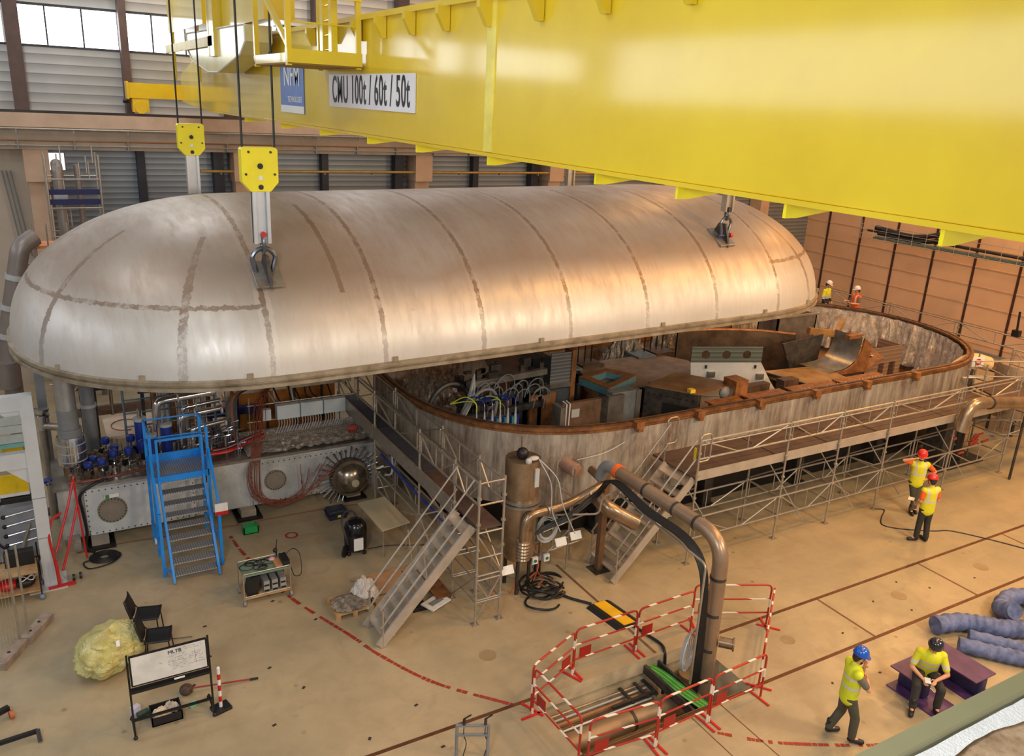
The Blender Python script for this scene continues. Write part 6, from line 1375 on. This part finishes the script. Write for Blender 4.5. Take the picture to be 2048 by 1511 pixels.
def person(label, loc, face, J, top_mat, trousers, vest, helmet, sleeve='short', beard=False, brim=True, boots=None, skin_legs=False, hair=True):
    """J: joints in the body's own frame, facing -y, standing height about 1.8 m"""
    t = thing('person', label, 'person', loc); t.rotation_euler = (0,0,math.atan2(face[1],face[0])+PI/2); t['o'] = [0,0,0]
    g = {k: V(v) for k, v in J.items() if not isinstance(v, float)}; P = g['pelvis']; C = g['chest']; N = g['neck']; Hd = g['head']; hf = V(J.get('look',(0,-1,0))).normalized(); hs = hf.cross(V((0,0,1))).normalized(); hu = hs.cross(hf)
    bl_ = lambda a, b_, rs, n_, sy_: [(a.lerp(b_, k/(n_-1)), rs[0]+(rs[1]-rs[0])*k/(n_-1), (1.12, sy_, .9)) for k in range(n_)]
    B = bl_(P,C,(.135,.15),5,.72)+[(C,N,.11,.06),(N,Hd-hu*.06,.052,.055),(Hd+hu*.015,.1,(.86,.98,1.08)),(Hd-hu*.055+hf*.03,.07,(.85,.95,.95))]
    B += [(Hd+hf*.095-hu*.0,Hd+hf*.115-hu*.03,.011,.016),(Hd+hs*.083-hu*.015,.024,(.5,1,1.3)),(Hd-hs*.083-hu*.015,.024,(.5,1,1.3)),(Hd+hf*.085-hu*.065,.022,(1.2,.6,.5))]
    for s in ('r','l'):
        sh, el, wr, hp, kn, an, to = (g[s+k] for k in ('sh','el','wr','hip','kn','an','toe'))
        B += [(C+(sh-C)*.5,sh,.085,.062),(sh,el,.056,.043),(el,wr,.043,.029),(P,hp,.11,.1),(hp,kn,.088,.058),(kn,kn.lerp(an,.35),.055,.056),(kn.lerp(an,.35),an,.055,.038),(an,to,.04,.032)]
        hd = J.get(s+'hd', tuple((wr-el).normalized())); hand(B, wr, hd, J.get(s+'th', (0,-1,.2)), J.get(s+'curl', .5))
    remesh('body', B, .0085, m_skin, t, 3)
    for sg in (1,-1): MB().ball(Hd+hf*.088+hs*.032*sg+hu*.012,.0115,8,6).build('eye', M('dark_eye',(30,24,22),.2), t)
    if hair: remesh('hair',[(Hd-hf*.02+hu*.035,.104,(.88,.98,.98)),(Hd-hf*.06-hu*.02,.075,(1,.7,1))],.014,m_hair,t)
    if beard: remesh('beard',[(Hd+hf*.05-hu*.085,.052,(1.1,.8,.9)),(Hd+hf*.04+hs*.05-hu*.06,.03,(.7,1,1.2)),(Hd+hf*.04-hs*.05-hu*.06,.03,(.7,1,1.2))],.01,m_hair,t)
    T_ = bl_(P-(C-P)*.22,C+(C-P)*.12,(.176,.18),9,.82)+[(C,N,.125,.072)]
    S_ = []
    for s in ('r','l'):
        sh, el, wr = g[s+'sh'], g[s+'el'], g[s+'wr']; T_.append((C+(sh-C)*.4,sh-(sh-C)*.02,.115,.084))
        S_ += [(C+(sh-C)*.5,sh,.1,.075),(sh,sh.lerp(el,.72 if sleeve == 'short' else 1),.073,.066)]
        if sleeve == 'long': S_.append((el,el.lerp(wr,.9),.06,.045))
    remesh('shirt', S_+bl_(P,C,(.15,.165),5,.76)+[(C,N,.118,.062)], .014, top_mat, t)
    if vest: remesh('vest', T_, .014, vest, t)
    L_ = [(P+V((0,0,.03)),.15,(1.1,.82,.8))]
    for s in ('r','l'):
        hp, kn, an = g[s+'hip'], g[s+'kn'], g[s+'an']; L_ += [(P,hp,.13,.112),(hp,kn,.106,.078),(kn,an+V((0,0,.04)),.08,.07)]
    remesh('trousers', L_, .014, trousers, t)
    for s in ('r','l'):
        an, to = g[s+'an'], g[s+'toe']; remesh('boot',[(an+V((0,0,.15)),an-V((0,0,.02)),.06,.052),(an-V((0,0,.03)),to,.052,.046),(an+(an-to).normalized()*.03-V((0,0,.035)),an-V((0,0,.04)),.042,.045)],.011,boots or m_boot,t)
    b = MB(); n = 24; prof = []
    for k in range(9): a = PI/2*k/8; prof.append((.128*math.cos(a)**.8 if k < 8 else 0, .02+.125*math.sin(a)))
    hb = Hd+hu*.055; b.lathe(hb,[(.118,.0),(.134,.0),(.134,.02)]+prof,n,axis=hu)
    h = b.build('helmet', helmet, None); h.parent = t
    b = MB()
    if brim:
        pts = [hb+hs*(.125*math.sin(a))+hf*(.125*math.cos(a)) for a in [(-1.1+2.2*k/10) for k in range(11)]]; out = [hb-hu*.012+hs*(.14*math.sin(a))+hf*(.185*math.cos(a)) for a in [(-1.0+2.0*k/10) for k in range(11)]]
        b.add(pts+out,[(k,k+1,12+k,11+k) for k in range(10)]); o = b.build('visor', helmet, None); o.parent = t; o.modifiers.new('s','SOLIDIFY').thickness = .008
    b = MB()
    for sg in (1,-1): b.tube([hb+hs*.115*sg+hf*.02, Hd+hs*.078*sg+hf*.03-hu*.07, Hd+hf*.06-hu*.115],.006,5)
    o = b.build('chin_strap', m_black, None); o.parent = t
    return t
def pz(d): return d
base = dict(pelvis=(0,0,.95),chest=(0,-.01,1.3),neck=(0,.0,1.5),head=(0,-.02,1.655),
    rsh=(-.19,0,1.42),lsh=(.19,0,1.42),rhip=(-.09,0,.9),lhip=(.09,0,.9),rkn=(-.1,-.02,.5),lkn=(.1,-.02,.5),ran=(-.11,.02,.09),lan=(.11,.02,.09),rtoe=(-.13,-.15,.045),ltoe=(.13,-.15,.045),
    rel=(-.24,.03,1.13),lel=(.24,.03,1.13),rwr=(-.24,-.08,.88),lwr=(.24,-.08,.88))
v_y = mat_vest('yellow_vest',(226,222,36),(1.14,)); v_y2 = mat_vest('lime_vest',(214,224,40),(1.12,1.3),False)
h_red = M('red_helmet',(206,40,30),.25,0,.05,3,coat=.4); h_blue = M('blue_helmet',(16,84,190),.22,0,.05,3,coat=.5); h_nav = M('navy_helmet',(26,26,44),.2,0,.05,3,coat=.5); h_wh = M('white_helmet',(226,222,220),.3,0,.04,3,coat=.3)
s_or = M('orange_shirt',(226,96,34),.7,0,.1,8); s_gr = M('grey_shirt',(112,106,96),.8,0,.1,8)
# standing, hand raised to the ear, other hand on the hip, legs crossed
J = dict(base, rel=(-.44,-.05,1.5), rwr=(-.2,-.13,1.6), rhd=(.75,-.1,.35), rth=(0,-1,.3), rcurl=.7, lel=(.46,.1,1.2), lwr=(.24,-.03,1.04), lhd=(-.6,-.5,-.4), lkn=(.06,-.06,.5), rkn=(-.02,-.04,.5), lan=(-.02,-.1,.09), ltoe=(-.01,-.26,.045), ran=(.1,.04,.09), rtoe=(.12,-.12,.045), rhip=(-.09,0,.9), look=(-.25,-1,-.12))
p2 = person('man in red helmet facing us, hand at ear and other on hip, legs crossed', (19.95,12.1,0), (-.62,-.78), J, s_or, m_olive, v_y, h_red, beard=True)
# seen from behind, left foot forward, holding papers
J = dict(base, rel=(-.25,.02,1.14), rwr=(-.2,-.24,1.06), rhd=(.4,-.8,.1), lel=(.26,.04,1.14), lwr=(.2,-.17,.95), lhd=(-.2,-.8,-.3), lkn=(.11,-.02,.5), rkn=(-.1,.0,.5), lan=(.12,-.02,.09), ltoe=(.29,-.07,.045), ran=(-.11,.05,.09), rtoe=(-.12,-.13,.045), look=(-.2,-1,-.2))
p1 = person('man in red helmet and yellow vest seen from behind, beside the floor cable', (18.72,10.93,0), (.3,.95), J, s_or, m_dkt, v_y, h_red)
o = MB().box((18.5,11.25,1.08),(.2,.14,.006),rz=.5).build('paper_sheet', m_white, None); tag(o,'small white paper held by the man with his back to us','paper')
# blue helmet, arms folded with one fist at the chin
J = dict(base, rel=(-.22,-.2,1.16), rwr=(.02,-.27,1.18), rhd=(1,.1,.05), rth=(0,-.2,1), rcurl=.6, lel=(.2,-.25,1.17), lwr=(.06,-.2,1.42), lhd=(-.3,.15,1), lth=(-1,-.3,0), lcurl=.9, lkn=(.12,.0,.5), lan=(.14,.15,.09), ltoe=(.17,-.02,.045), rkn=(-.1,-.14,.5), ran=(-.09,-.15,.09), rtoe=(-.13,-.32,.045), look=(.1,-1,-.25), head=(0,-.05,1.64))
p3 = person('man in blue helmet and lime vest with one fist at his chin', (11.03,7.05,0), (.86,-.5), J, s_gr, m_olive, v_y2, h_blue, beard=True)
# seated on the purple beam stub, looking at a phone
J = dict(pelvis=(0,.08,.57),chest=(0,-.06,.88),neck=(0,-.1,1.06),head=(0,-.16,1.2),look=(.15,-1,-.55),rsh=(-.19,-.07,.99),lsh=(.19,-.07,.99),rel=(-.3,-.18,.72),lel=(.3,-.2,.7),rwr=(-.1,-.34,.6),lwr=(.1,-.34,.63),rhd=(.3,-.8,-.3),lhd=(-.4,-.8,.0),rth=(1,0,.3),lth=(-1,0,.3),
    rhip=(-.1,.03,.55),lhip=(.1,.03,.55),rkn=(-.2,-.4,.5),lkn=(.2,-.4,.5),ran=(-.22,-.5,.09),lan=(.2,-.36,.09),rtoe=(-.26,-.67,.045),ltoe=(.22,-.53,.045))
v_p = mat_vest('yellow_polo',(222,224,36),(.72,.84),False)
p4 = person('man in navy helmet and yellow polo seated on the purple beam', (13.28,7.1,0), (-.72,-.69), J, mat_vest('yellow_sleeve',(222,224,36),(.72,.84),False), m_dkt, v_p, h_nav, brim=False)
o = MB().box((12.98,6.87,.62),(.16,.1,.012),rz=.7).build('paper_card', m_white, None); tag(o,'white card held in the hands of the seated man','card')
o = MB().box((12.98,6.75,.5),(.05,.09,.012),rot=Euler((.5,.6,.4)).to_matrix()).build('clear_case', M('clear_grey_plastic',(170,150,130),.2), None); tag(o,'small clear case in the hand of the seated man','case')
for (pp, lab, xyz, d) in ((p3,'black lanyard',(0,0,0),0),): pass
# two workers on the far walkway
J = dict(base, rel=(-.27,.0,1.12), rwr=(-.22,-.12,.92), lel=(.27,.0,1.12), lwr=(.2,-.14,.95), look=(.4,-1,-.4))
person('man in white helmet with yellow and navy jacket on the far walkway', (28.5,22.85,1.9), (.2,-.98), J, mat_vest('yellow_navy_jacket',(226,228,40),(1.12,1.2),False,low=(28,30,48),lowz=1.16), m_dkt, None, h_wh, sleeve='long')
J = dict(base, rel=(-.25,-.1,1.16), rwr=(-.16,-.32,1.2), lel=(.25,-.05,1.15), lwr=(.14,-.3,1.15), look=(-.4,-1,-.1))
person('man in white helmet and orange vest on the far walkway', (28.78,21.6,1.9), (-.95,.25), J, s_gr, M('orange_trousers',(226,92,30),.7), mat_vest('orange_vest',(236,96,30),(1.14,)), h_wh)
# ------------------------------------------------------------------ behind the dome and at the left edge
def simple(name, mb, mat, label, cat, group=None): return tag(mb.build(name, mat, None), label, cat, group)
m_pipeb = M('grey_brown_pipe',(140,130,124),.4,.4,.1,2)
t = thing('ventilation_pipe', 'tall grey vertical pipe with a cowl before the ribbed wall at the back left', 'pipe', (.95,29.5,0))
MB().tube(rnd([(1.05,29.5,0),(.95,29.5,7.55),(.95,29.8,7.6)],.2),.16,16).build('pipe_run', m_pipeb, t); MB().lathe((.97,29.5,6.6),[(.16,-.15),(.2,-.1),(.2,.1),(.16,.15)],16).build('collar', m_pale, t)
t = thing('ventilation_pipe', 'thinner vertical pipe beside the cowled pipe at the back left', 'pipe', (1.55,29.8,0)); MB().tube([(1.6,29.8,0),(1.5,29.8,7.6)],.09,12).build('pipe_run', m_pipeb, t)
t = thing('access_scaffold', 'tube scaffold with dark blue boards around the pipes at the back left', 'scaffold', (1.4,29.3,0))
for x in (.6,2.05):
    for y in (29.0,30.2): MB().tube([(x,y,0),(x+.03,y,7.95)],.03,7).build('post', m_galv, t)
for k in range(8):
    z = 1.2+.86*k; MB().tube([(.6,29,z),(2.06,29,z)],.022,6).build('rail', m_galv, t); MB().tube([(.6,30.2,z),(2.06,30.2,z)],.022,6).build('rail', m_galv, t)
for z in (6.45,6.75,2.6): MB().b2(.62,2.04,29.1,29.16,z,z+.16).build('blue_board', M('deep_blue_board',(34,40,92),.6), t)
for k in range(9): R = random.Random(k); x, z = .8+1.2*R.random(), 5.4+2.4*R.random(); MB().tube([(x,29.4,z),(x,29.4,z+.5)],.02,5).build('short_tube', m_galv, t)
t = thing('white_hatch', 'bright white opening panel in the ribbed wall behind the cowled pipe', 'panel', (.95,32.4,7.6)); MB().b2(.72,1.3,32.45,32.52,7.2,7.75).build('hatch_glow', emis('bright_hatch',(240,244,250),1.2), t); MB().b2(.68,1.34,32.46,32.5,7.16,7.79).build('hatch_frame', m_grey, t)
t = thing('duct_run', 'big grey pipe with white clamps rising at the far left edge', 'pipe', (-.6,25,0))
MB().tube(rnd([(-.85,25,0),(-.85,25,3.4),(-.25,25,5.9),(.1,25.2,6.1)],.25),.23,18).build('pipe_run', m_pipeb, t)
for z, x in ((3.55,-.82),(4.3,-.64),(5.1,-.44)): MB().lathe((x,25,z),[(.23,-.07),(.26,-.07),(.26,.07),(.23,.07)],18,axis=(.24,0,1)).build('clamp_band', m_pale, t)
MB().cyl((-.95,24.8,2.2),(-.95,24.8,2.9),.3,18).build('lower_drum', m_pipeb, t)
t = thing('orange_gangway', 'orange gangway with tube railing behind the left end of the dome', 'gangway', (.5,26,5.7)); MB().b2(0,1.6,25.6,26.4,5.72,5.8).build('gangway_deck', M('orange_deck_paint',(206,130,84),.6), t)  # deck is orange in its own base colour
for x in (.05,.4,.9): MB().tube([(x,25.6,5.2-4*.0),(x,25.6,6.4)],.025,6).build('post', m_galv, t)
for z in (4.8,5.3): MB().tube([(-.2,25.6,z),(1.5,25.6,z)],.022,6).build('rail', m_galv, t)
for x in (.1,.9,1.5): MB().tube([(x,25.7,0),(x,25.7,5.72)],.03,6).build('leg', m_galv, t)
# equipment row seen below the dome, behind the cold box
simple('work_table', MB().b2(1.1,2.3,21.6,23.2,1.55,1.62).b2(1.15,1.22,21.65,21.72,0,1.55).b2(2.2,2.27,21.65,21.72,0,1.55).b2(1.15,1.22,23.1,23.17,0,1.55).b2(2.2,2.27,23.1,23.17,0,1.55), M('beige_table_top',(216,192,164),.6), 'beige table top with a cable ring behind the grey duct', 'table')
o = MB().tube([(1.6+.35*math.cos(a),22.3+.4*math.sin(a),1.635) for a in [2*PI*i/24 for i in range(20)]],.012,5).build('red_cable_ring', M('rust_red_cable',(170,70,44),.5), None); tag(o,'thin red cable lying in a ring on the beige table','cable')
for k, (x, y, z, w, c, nm, lb) in enumerate(((.35,21.9,.0,.7,(176,122,76),'wooden_crate','wooden crate behind the foil wrapped pipe'),(3.0,24.6,.0,.9,(150,96,60),'wooden_crate','brown wooden crate far behind the bent pipes'),(4.6,23.2,.0,.9,(206,170,150),'cardboard_box','pinkish cardboard box behind the hanging red-brown cables'),(4.65,23.25,.9,.75,(190,150,126),'cardboard_box','smaller cardboard box stacked on the pinkish one'))):
    t = thing(nm, lb, 'box', (x,y,z)); MB().b2(x-w/2,x+w/2,y-w/2,y+w/2,z,z+(.9 if k != 3 else .8)).build('box_body', M('crate_%d' % k if False else 'box_tone_'+'abcd'[k], c, .7, 0, .12, 2), t); MB().b2(x-w/2-.01,x+w/2+.01,y-w/2-.015,y-w/2,z+.35,z+.45).build('batten', M('pale_wood',(210,176,130),.7), t)
t = thing('curtain_rack', 'white and brown ribbed hose rack standing behind the bent pipes', 'rack', (3.0,22.4,0))
for k in range(10): MB().cyl((2.35+.15*k,22.4,1.2),(2.35+.15*k,22.5,2.75),.065,8).build('ribbed_hose', m_pale if k % 3 else m_rust, t)
MB().b2(2.2,3.9,22.35,22.6,0,1.2).build('rack_base', M('plum_grey_panel',(110,96,104),.6), t); MB().b2(2.2,3.9,22.4,22.5,2.72,2.8).build('rack_bar', m_galv, t)
for k, (x0, x1, y, z, lb) in enumerate(((1.9,4.2,21.7,2.65,'long dark blue beam behind the bent pipes'),(.9,2.7,23.4,2.3,'dark blue beam behind the beige table'),(.6,2.6,24.4,2.55,'dark blue beam far behind the beige table'),(3.6,5.0,22.2,1.55,'short dark blue beam beside the cardboard box'))):
    t = thing('blue_beam', lb, 'beam', ((x0+x1)/2,y,z), 'blue beams behind the cold box'); MB().b2(x0,x1,y-.06,y+.06,z,z+.2).build('beam_body', M('deep_blue_board',(0,0,0)), t); MB().b2(x0,x1,y-.09,y+.09,z+.2,z+.22).build('beam_flange', m_navy, t)
    for x in (x0+.1,x1-.1): MB().b2(x-.04,x+.04,y-.04,y+.04,0,z).build('beam_leg', m_dsteel, t)
t = thing('tube_railing', 'blue-grey tube railing behind the valves below the dome edge', 'railing', (2,21.5,0))
for x in (1.55,2.6,3.7): MB().tube([(x,21.4,0),(x-.03,21.4,3.1)],.03,7).build('post', M('blue_grey_tube',(120,140,160),.35,.4), t)
for z in (1.9,2.25,2.6): MB().tube([(1.5,21.4,z),(4.0,21.4,z+.02)],.02,6).build('rail', M('blue_grey_tube',(0,0,0)), t)
t = thing('far_scaffold', 'tube scaffold with brown boards under the left end of the dome', 'scaffold', (.8,25.5,0))
for x in (.1,1.5,2.9): MB().tube([(x,24.9,0),(x,24.9,3.4)],.028,6).build('post', m_galv, t)
for z in (1.3,2.1,2.9): MB().tube([(0,24.9,z),(3.2,24.9,z+.05)],.022,6).build('rail', m_galv, t); MB().b2(.1,2.9,25.0,25.7,z-.3,z-.24).build('board', mat_rust('brown_board',(96,70,52),(150,118,92),0,.7), t)
MB().tube([(.1,24.9,1.3),(1.5,24.9,2.9)],.02,6).build('brace', m_galv, t)
t = thing('flanged_tee', 'polished flanged tee on a side pipe left of the foil wrapped pipe', 'pipe fitting', (-.2,20.8,2.7)); MB().lathe((-.25,20.9,0),[(.1,2.3),(.1,2.6),(.17,2.62),(.17,2.68),(.1,2.7),(.1,2.74),(.17,2.76),(.17,2.82),(0,2.83)],20).build('flange_stack', m_chrome, t); MB().tube(rnd([(-.25,20.9,0),(-.25,20.9,2.4),(.2,20.6,2.4)],.15),.09,12).build('side_pipe', m_galv, t)
t = thing('grey_column', 'grey steel column leaning beside the portal gantry', 'column', (-.25,20.6,0)); MB().b2(-.3,-.1,21.2,21.4,0,3.6).build('column_body', m_grey, t); MB().b2(-.4,0,21.1,21.5,0,.03).build('column_foot', m_dsteel, t)
t = thing('steel_upright', 'slim steel channel standing between bent pipes and cable tray', 'upright', (3.95,20.75,0)); MB().b2(3.88,4.0,20.95,21.1,0,3.1).build('channel', m_galv, t); MB().b2(3.8,4.08,20.93,21.14,1.5,1.54).build('base_flange', m_dsteel, t)
# amber brown partition behind the junction boxes
t = thing('amber_partition', 'amber brown partition behind the grey junction boxes', 'partition', (5.5,22.6,0)); MB().b2(4.2,7.3,22.6,22.66,0,2.9).build('partition_panel', mat_rust('amber_board',(136,84,36),(206,132,52),.1,.5,2), t)
for x in (4.5,5.3,6.1,6.9): MB().b2(x-.03,x+.03,22.54,22.6,0,2.9).build('partition_stud', m_dsteel, t)
for k in range(14):
    R = random.Random(90+k); x = 4.6+2.5*R.random(); z0 = 2.3+.5*R.random()
    o = MB().tube(spl([(x,21.1,2.72),(x+.1*(R.random()-.5),20.9,z0),(x+.15*(R.random()-.5),20.45,2.4)],5),.02,5).build('drop_cable', m_black if k % 3 else m_pale, None); tag(o, 'cable dropping from the high tray to the grey junction boxes','cable','drop cables under the high tray')
simple('red_rag', MB().ball((6.9,19.9,1.62),.14,10,6,(1.2,.8,.6)), M('red_cloth',(206,70,54),.8), 'small red bundle on the foil by the left walkway', 'cloth')
t = thing('portable_gauge', 'grey pressure hose arc hanging below the left walkway deck', 'hose', (7.1,18.2,1.6)); MB().tube(spl([(7.45,18.9,1.9),(7.4,18.4,1.5),(7.3,18.1,1.0),(7.15,18.2,.9)],6),.03,7).build('hose', m_pale, t)
simple('blue_cable_run', MB().tube(spl([(7.2,18.6,1.3),(7.3,17,1.1),(7.45,15.5,.9),(7.6,14.4,.6)],6),.035,6), m_navy, 'blue cables strung under the left walkway along the tank', 'cable')
# cable tray hanging before the right wall
t = thing('hanging_cable_tray', 'wire cable tray with a thick grey cable bundle before the right wall', 'cable tray', (36.4,20,4.6))
for k in range(5): MB().tube([(36.3,26.9-.1*k,4.62+.05*(k%2)),(36.35,12,4.62+.05*(k%2))],.05,6).build('grey_cable', M('teal_grey_cable',(84,106,108),.5), t)
MB().tube([(36.6,27.5,4.9),(36.6,12,4.75)],.07,6).build('black_cable', m_black, t); MB().tube(spl([(36.5,27.0,5.1),(36.5,25.0,4.95),(36.5,23.4,5.3),(36.5,22.0,5.9)],6),.13,6).build('black_bundle', m_black, t); MB().tube(spl([(36.5,26.8,4.85),(36.5,25.0,4.75),(36.5,23.6,4.95),(36.5,22.4,5.3)],6),.12,6).build('black_bundle', m_black, t)
for k in range(4): MB().tube([(36.2,28,4.55+.22*k),(36.2,12,4.55+.22*k)],.012,4).build('tray_wire', m_galv, t)
b = MB()
for k in range(22): y = 27.6-.72*k; b.tube([(36.2,y,5.4),(36.2,y,4.5),(36.8,y,4.5)],.012,4)
o = b.build('tray_hangers', m_galv, t); o['kind'] = 'stuff'
# machinery at the far right end
t = thing('grey_tank', 'upright grey cylinder tank beyond the right end of the walkway', 'tank', (27.6,15.0,0)); MB().lathe((28.75,14.75,0),[(.0,.6),(.6,.62),(.65,.8),(.65,2.3),(.6,2.45),(0,2.5)],28).build('tank_body', M('warm_grey_vessel',(162,140,116),.45,.3), t)
for a in range(3): MB().cyl((28.75+.5*math.cos(a*2.1),14.75+.5*math.sin(a*2.1),0),(28.75+.5*math.cos(a*2.1),14.75+.5*math.sin(a*2.1),.7),.05,8).build('leg', m_dsteel, t)
t = thing('taped_pump', 'pale tape-wrapped pump head behind the no entry sign', 'pump', (26.9,15.2,0)); b = MB(); b.tube(spl([(26.3,15.5,2.3),(26.8,15.3,2.65),(27.5,15.1,2.5)],5),.24,12); b.build('wrapped_head', M('cream_wrap',(232,196,146),.6,0,.15,5,.3), t); MB().cyl((26.9,15.3,0),(26.9,15.3,2.3),.16,12).build('pump_stand', m_dsteel, t)
t = thing('roughing_pipe', 'fat dull elbow pipe crossing before the right end of the walkway', 'pipe', (22.5,12.2,1.9)); MB().tube(rnd([(21.9,12.35,1.95),(22.1,12.35,2.72),(22.7,12.3,2.72),(26.5,12.15,2.25)],.4,7),.17,16).build('pipe_run', m_dull, t); MB().tube([(24.8,12.2,0),(24.8,12.2,2.3)],.04,8).build('pipe_support', m_dsteel, t)
MB().lathe((22.9,12.29,2.69),[(.17,-.03),(.19,-.03),(.19,.03),(.17,.03)],16,axis=(1,0,-.12)).build('clamp_band', m_dsteel, t)
t = thing('clutter_rig', 'dark pumping unit with red pipes under the right end of the walkway', 'pump unit', (24.2,13.6,0)); R = random.Random(33)
MB().b2(23.0,25.4,13.4,14.2,.0,.12).build('skid', m_dsteel, t); MB().b2(23.2,23.8,13.5,14.1,.12,1.6).build('motor_box', m_dsteel, t); MB().cyl((24.4,13.8,.12),(24.4,13.8,1.3),.2,14).build('pump_body', m_blackm, t); MB().b2(23.9,25.2,13.45,13.9,1.5,1.62).build('dark_beam', m_dsteel, t)
for k in range(8): x, z = 23.3+1.8*R.random(), .3+.8*R.random(); MB().tube([(x,13.35,z),(x+.5*R.random(),13.35,z+.2*R.random())],.035,7).build('red_pipe', M('rust_red_pipe',(176,66,44),.5), t)
t = thing('rail_device', 'dark device on the far walkway rail before the right wall', 'device', (30.2,15.8,2.98)); MB().box((30.2,15.85,3.12),(.2,.25,.22)).build('device_body', m_black, t); MB().cyl((30.2,15.85,3.2),(30.2,15.9,3.9),.04,8).build('device_mast', m_blackm, t)  # plain dark device on the rail, gives no light
t = thing('rag_bucket', 'white rags heaped on a drum beside the far worker', 'drum', (27.9,23.6,1.9)); MB().cyl((28.1,23.7,1.9),(28.1,23.7,3.4),.28,18).build('drum_body', m_pale, t); b = MB(); R = random.Random(3)
for k in range(14): b.ball((28.1+.35*(R.random()-.5),23.7+.35*(R.random()-.5),3.45+.12*R.random()),.11,8,6)
o = b.build('rag_pile', m_white, t); o['kind'] = 'stuff'
t = thing('worker_platform', 'small brown platform under the two far workers', 'platform', (28.6,22.4,0)); MB().b2(28.1,29.0,21.0,24.0,1.83,1.9).build('platform_deck', m_deck, t)
for x, y in ((28.9,21.1),(28.9,23.9),(28.3,23.9)): MB().tube([(x,y,0),(x,y,1.83)],.03,6).build('leg', m_galv, t)
t = thing('wall_conduit', 'pair of slanting conduits on the pale wall beside the left concrete column', 'conduit', (-.3,32.1,5))
for k in range(3): MB().tube([(-.55+.12*k,32.1,7.2),(-.25+.12*k,32.1,4.4)],.025,6).build('conduit_run', m_grey, t)
# ------------------------------------------------------------------ light
w = bpy.data.worlds.new('world'); scn.world = w; w.use_nodes = True
bg = w.node_tree.nodes['Background']; bg.inputs['Color'].default_value = (.97,.95,.93,1); bg.inputs['Strength'].default_value = .46
def area(name, loc, tgt, size, power, col, sy=None):
    d = bpy.data.lights.new(name, 'AREA'); d.energy = power; d.color = col; d.size = size
    if sy: d.shape = 'RECTANGLE'; d.size_y = sy
    o = bpy.data.objects.new(name, d); COL.objects.link(o); o.location = loc
    o.rotation_euler = (V(tgt)-V(loc)).to_track_quat('-Z', 'Y').to_euler(); return o
warm = (1, .47, .1); cool = (.93, .97, 1)
for i, (x, y, p) in enumerate(((12,4,430),(17,8,800),(24,8,900),(29,12,800),(33,20,1200),(24,27,420))):
    area('sodium_lamp.%d' % i, (x, y, 15.5), (x, y, 0), 1.6, p, warm)
for i, (x, y, p) in enumerate(((-1,9,260),(-3,18,300),(3,28,420),(10,29,200))):
    area('daylight_lamp.%d' % i, (x, y, 15.5), (x, y, 0), 3, p, cool)
area('fill_light.0', (17, 0, 10), (17, 18, 1.8), 2, 1150, (1, .76, .5)); area('fill_light.1', (27, 5, 11), (24, 19, 1.8), 2, 850, (1, .68, .38))  # added fill from outside the view, brightens the tank interior
area('fill_light.2', (-3, 1, 11), (4, 20, 1.2), 2.5, 900, (.95, .98, 1)); area('fill_light.3', (8, -3, 10), (11, 18, 2), 2, 700, (1, .86, .68))  # added unseen fill for the cold box and the tank's left part
scn.view_settings.view_transform = 'Standard'; scn.view_settings.look = 'None'; scn.view_settings.exposure = -.24; scn.view_settings.gamma = 1
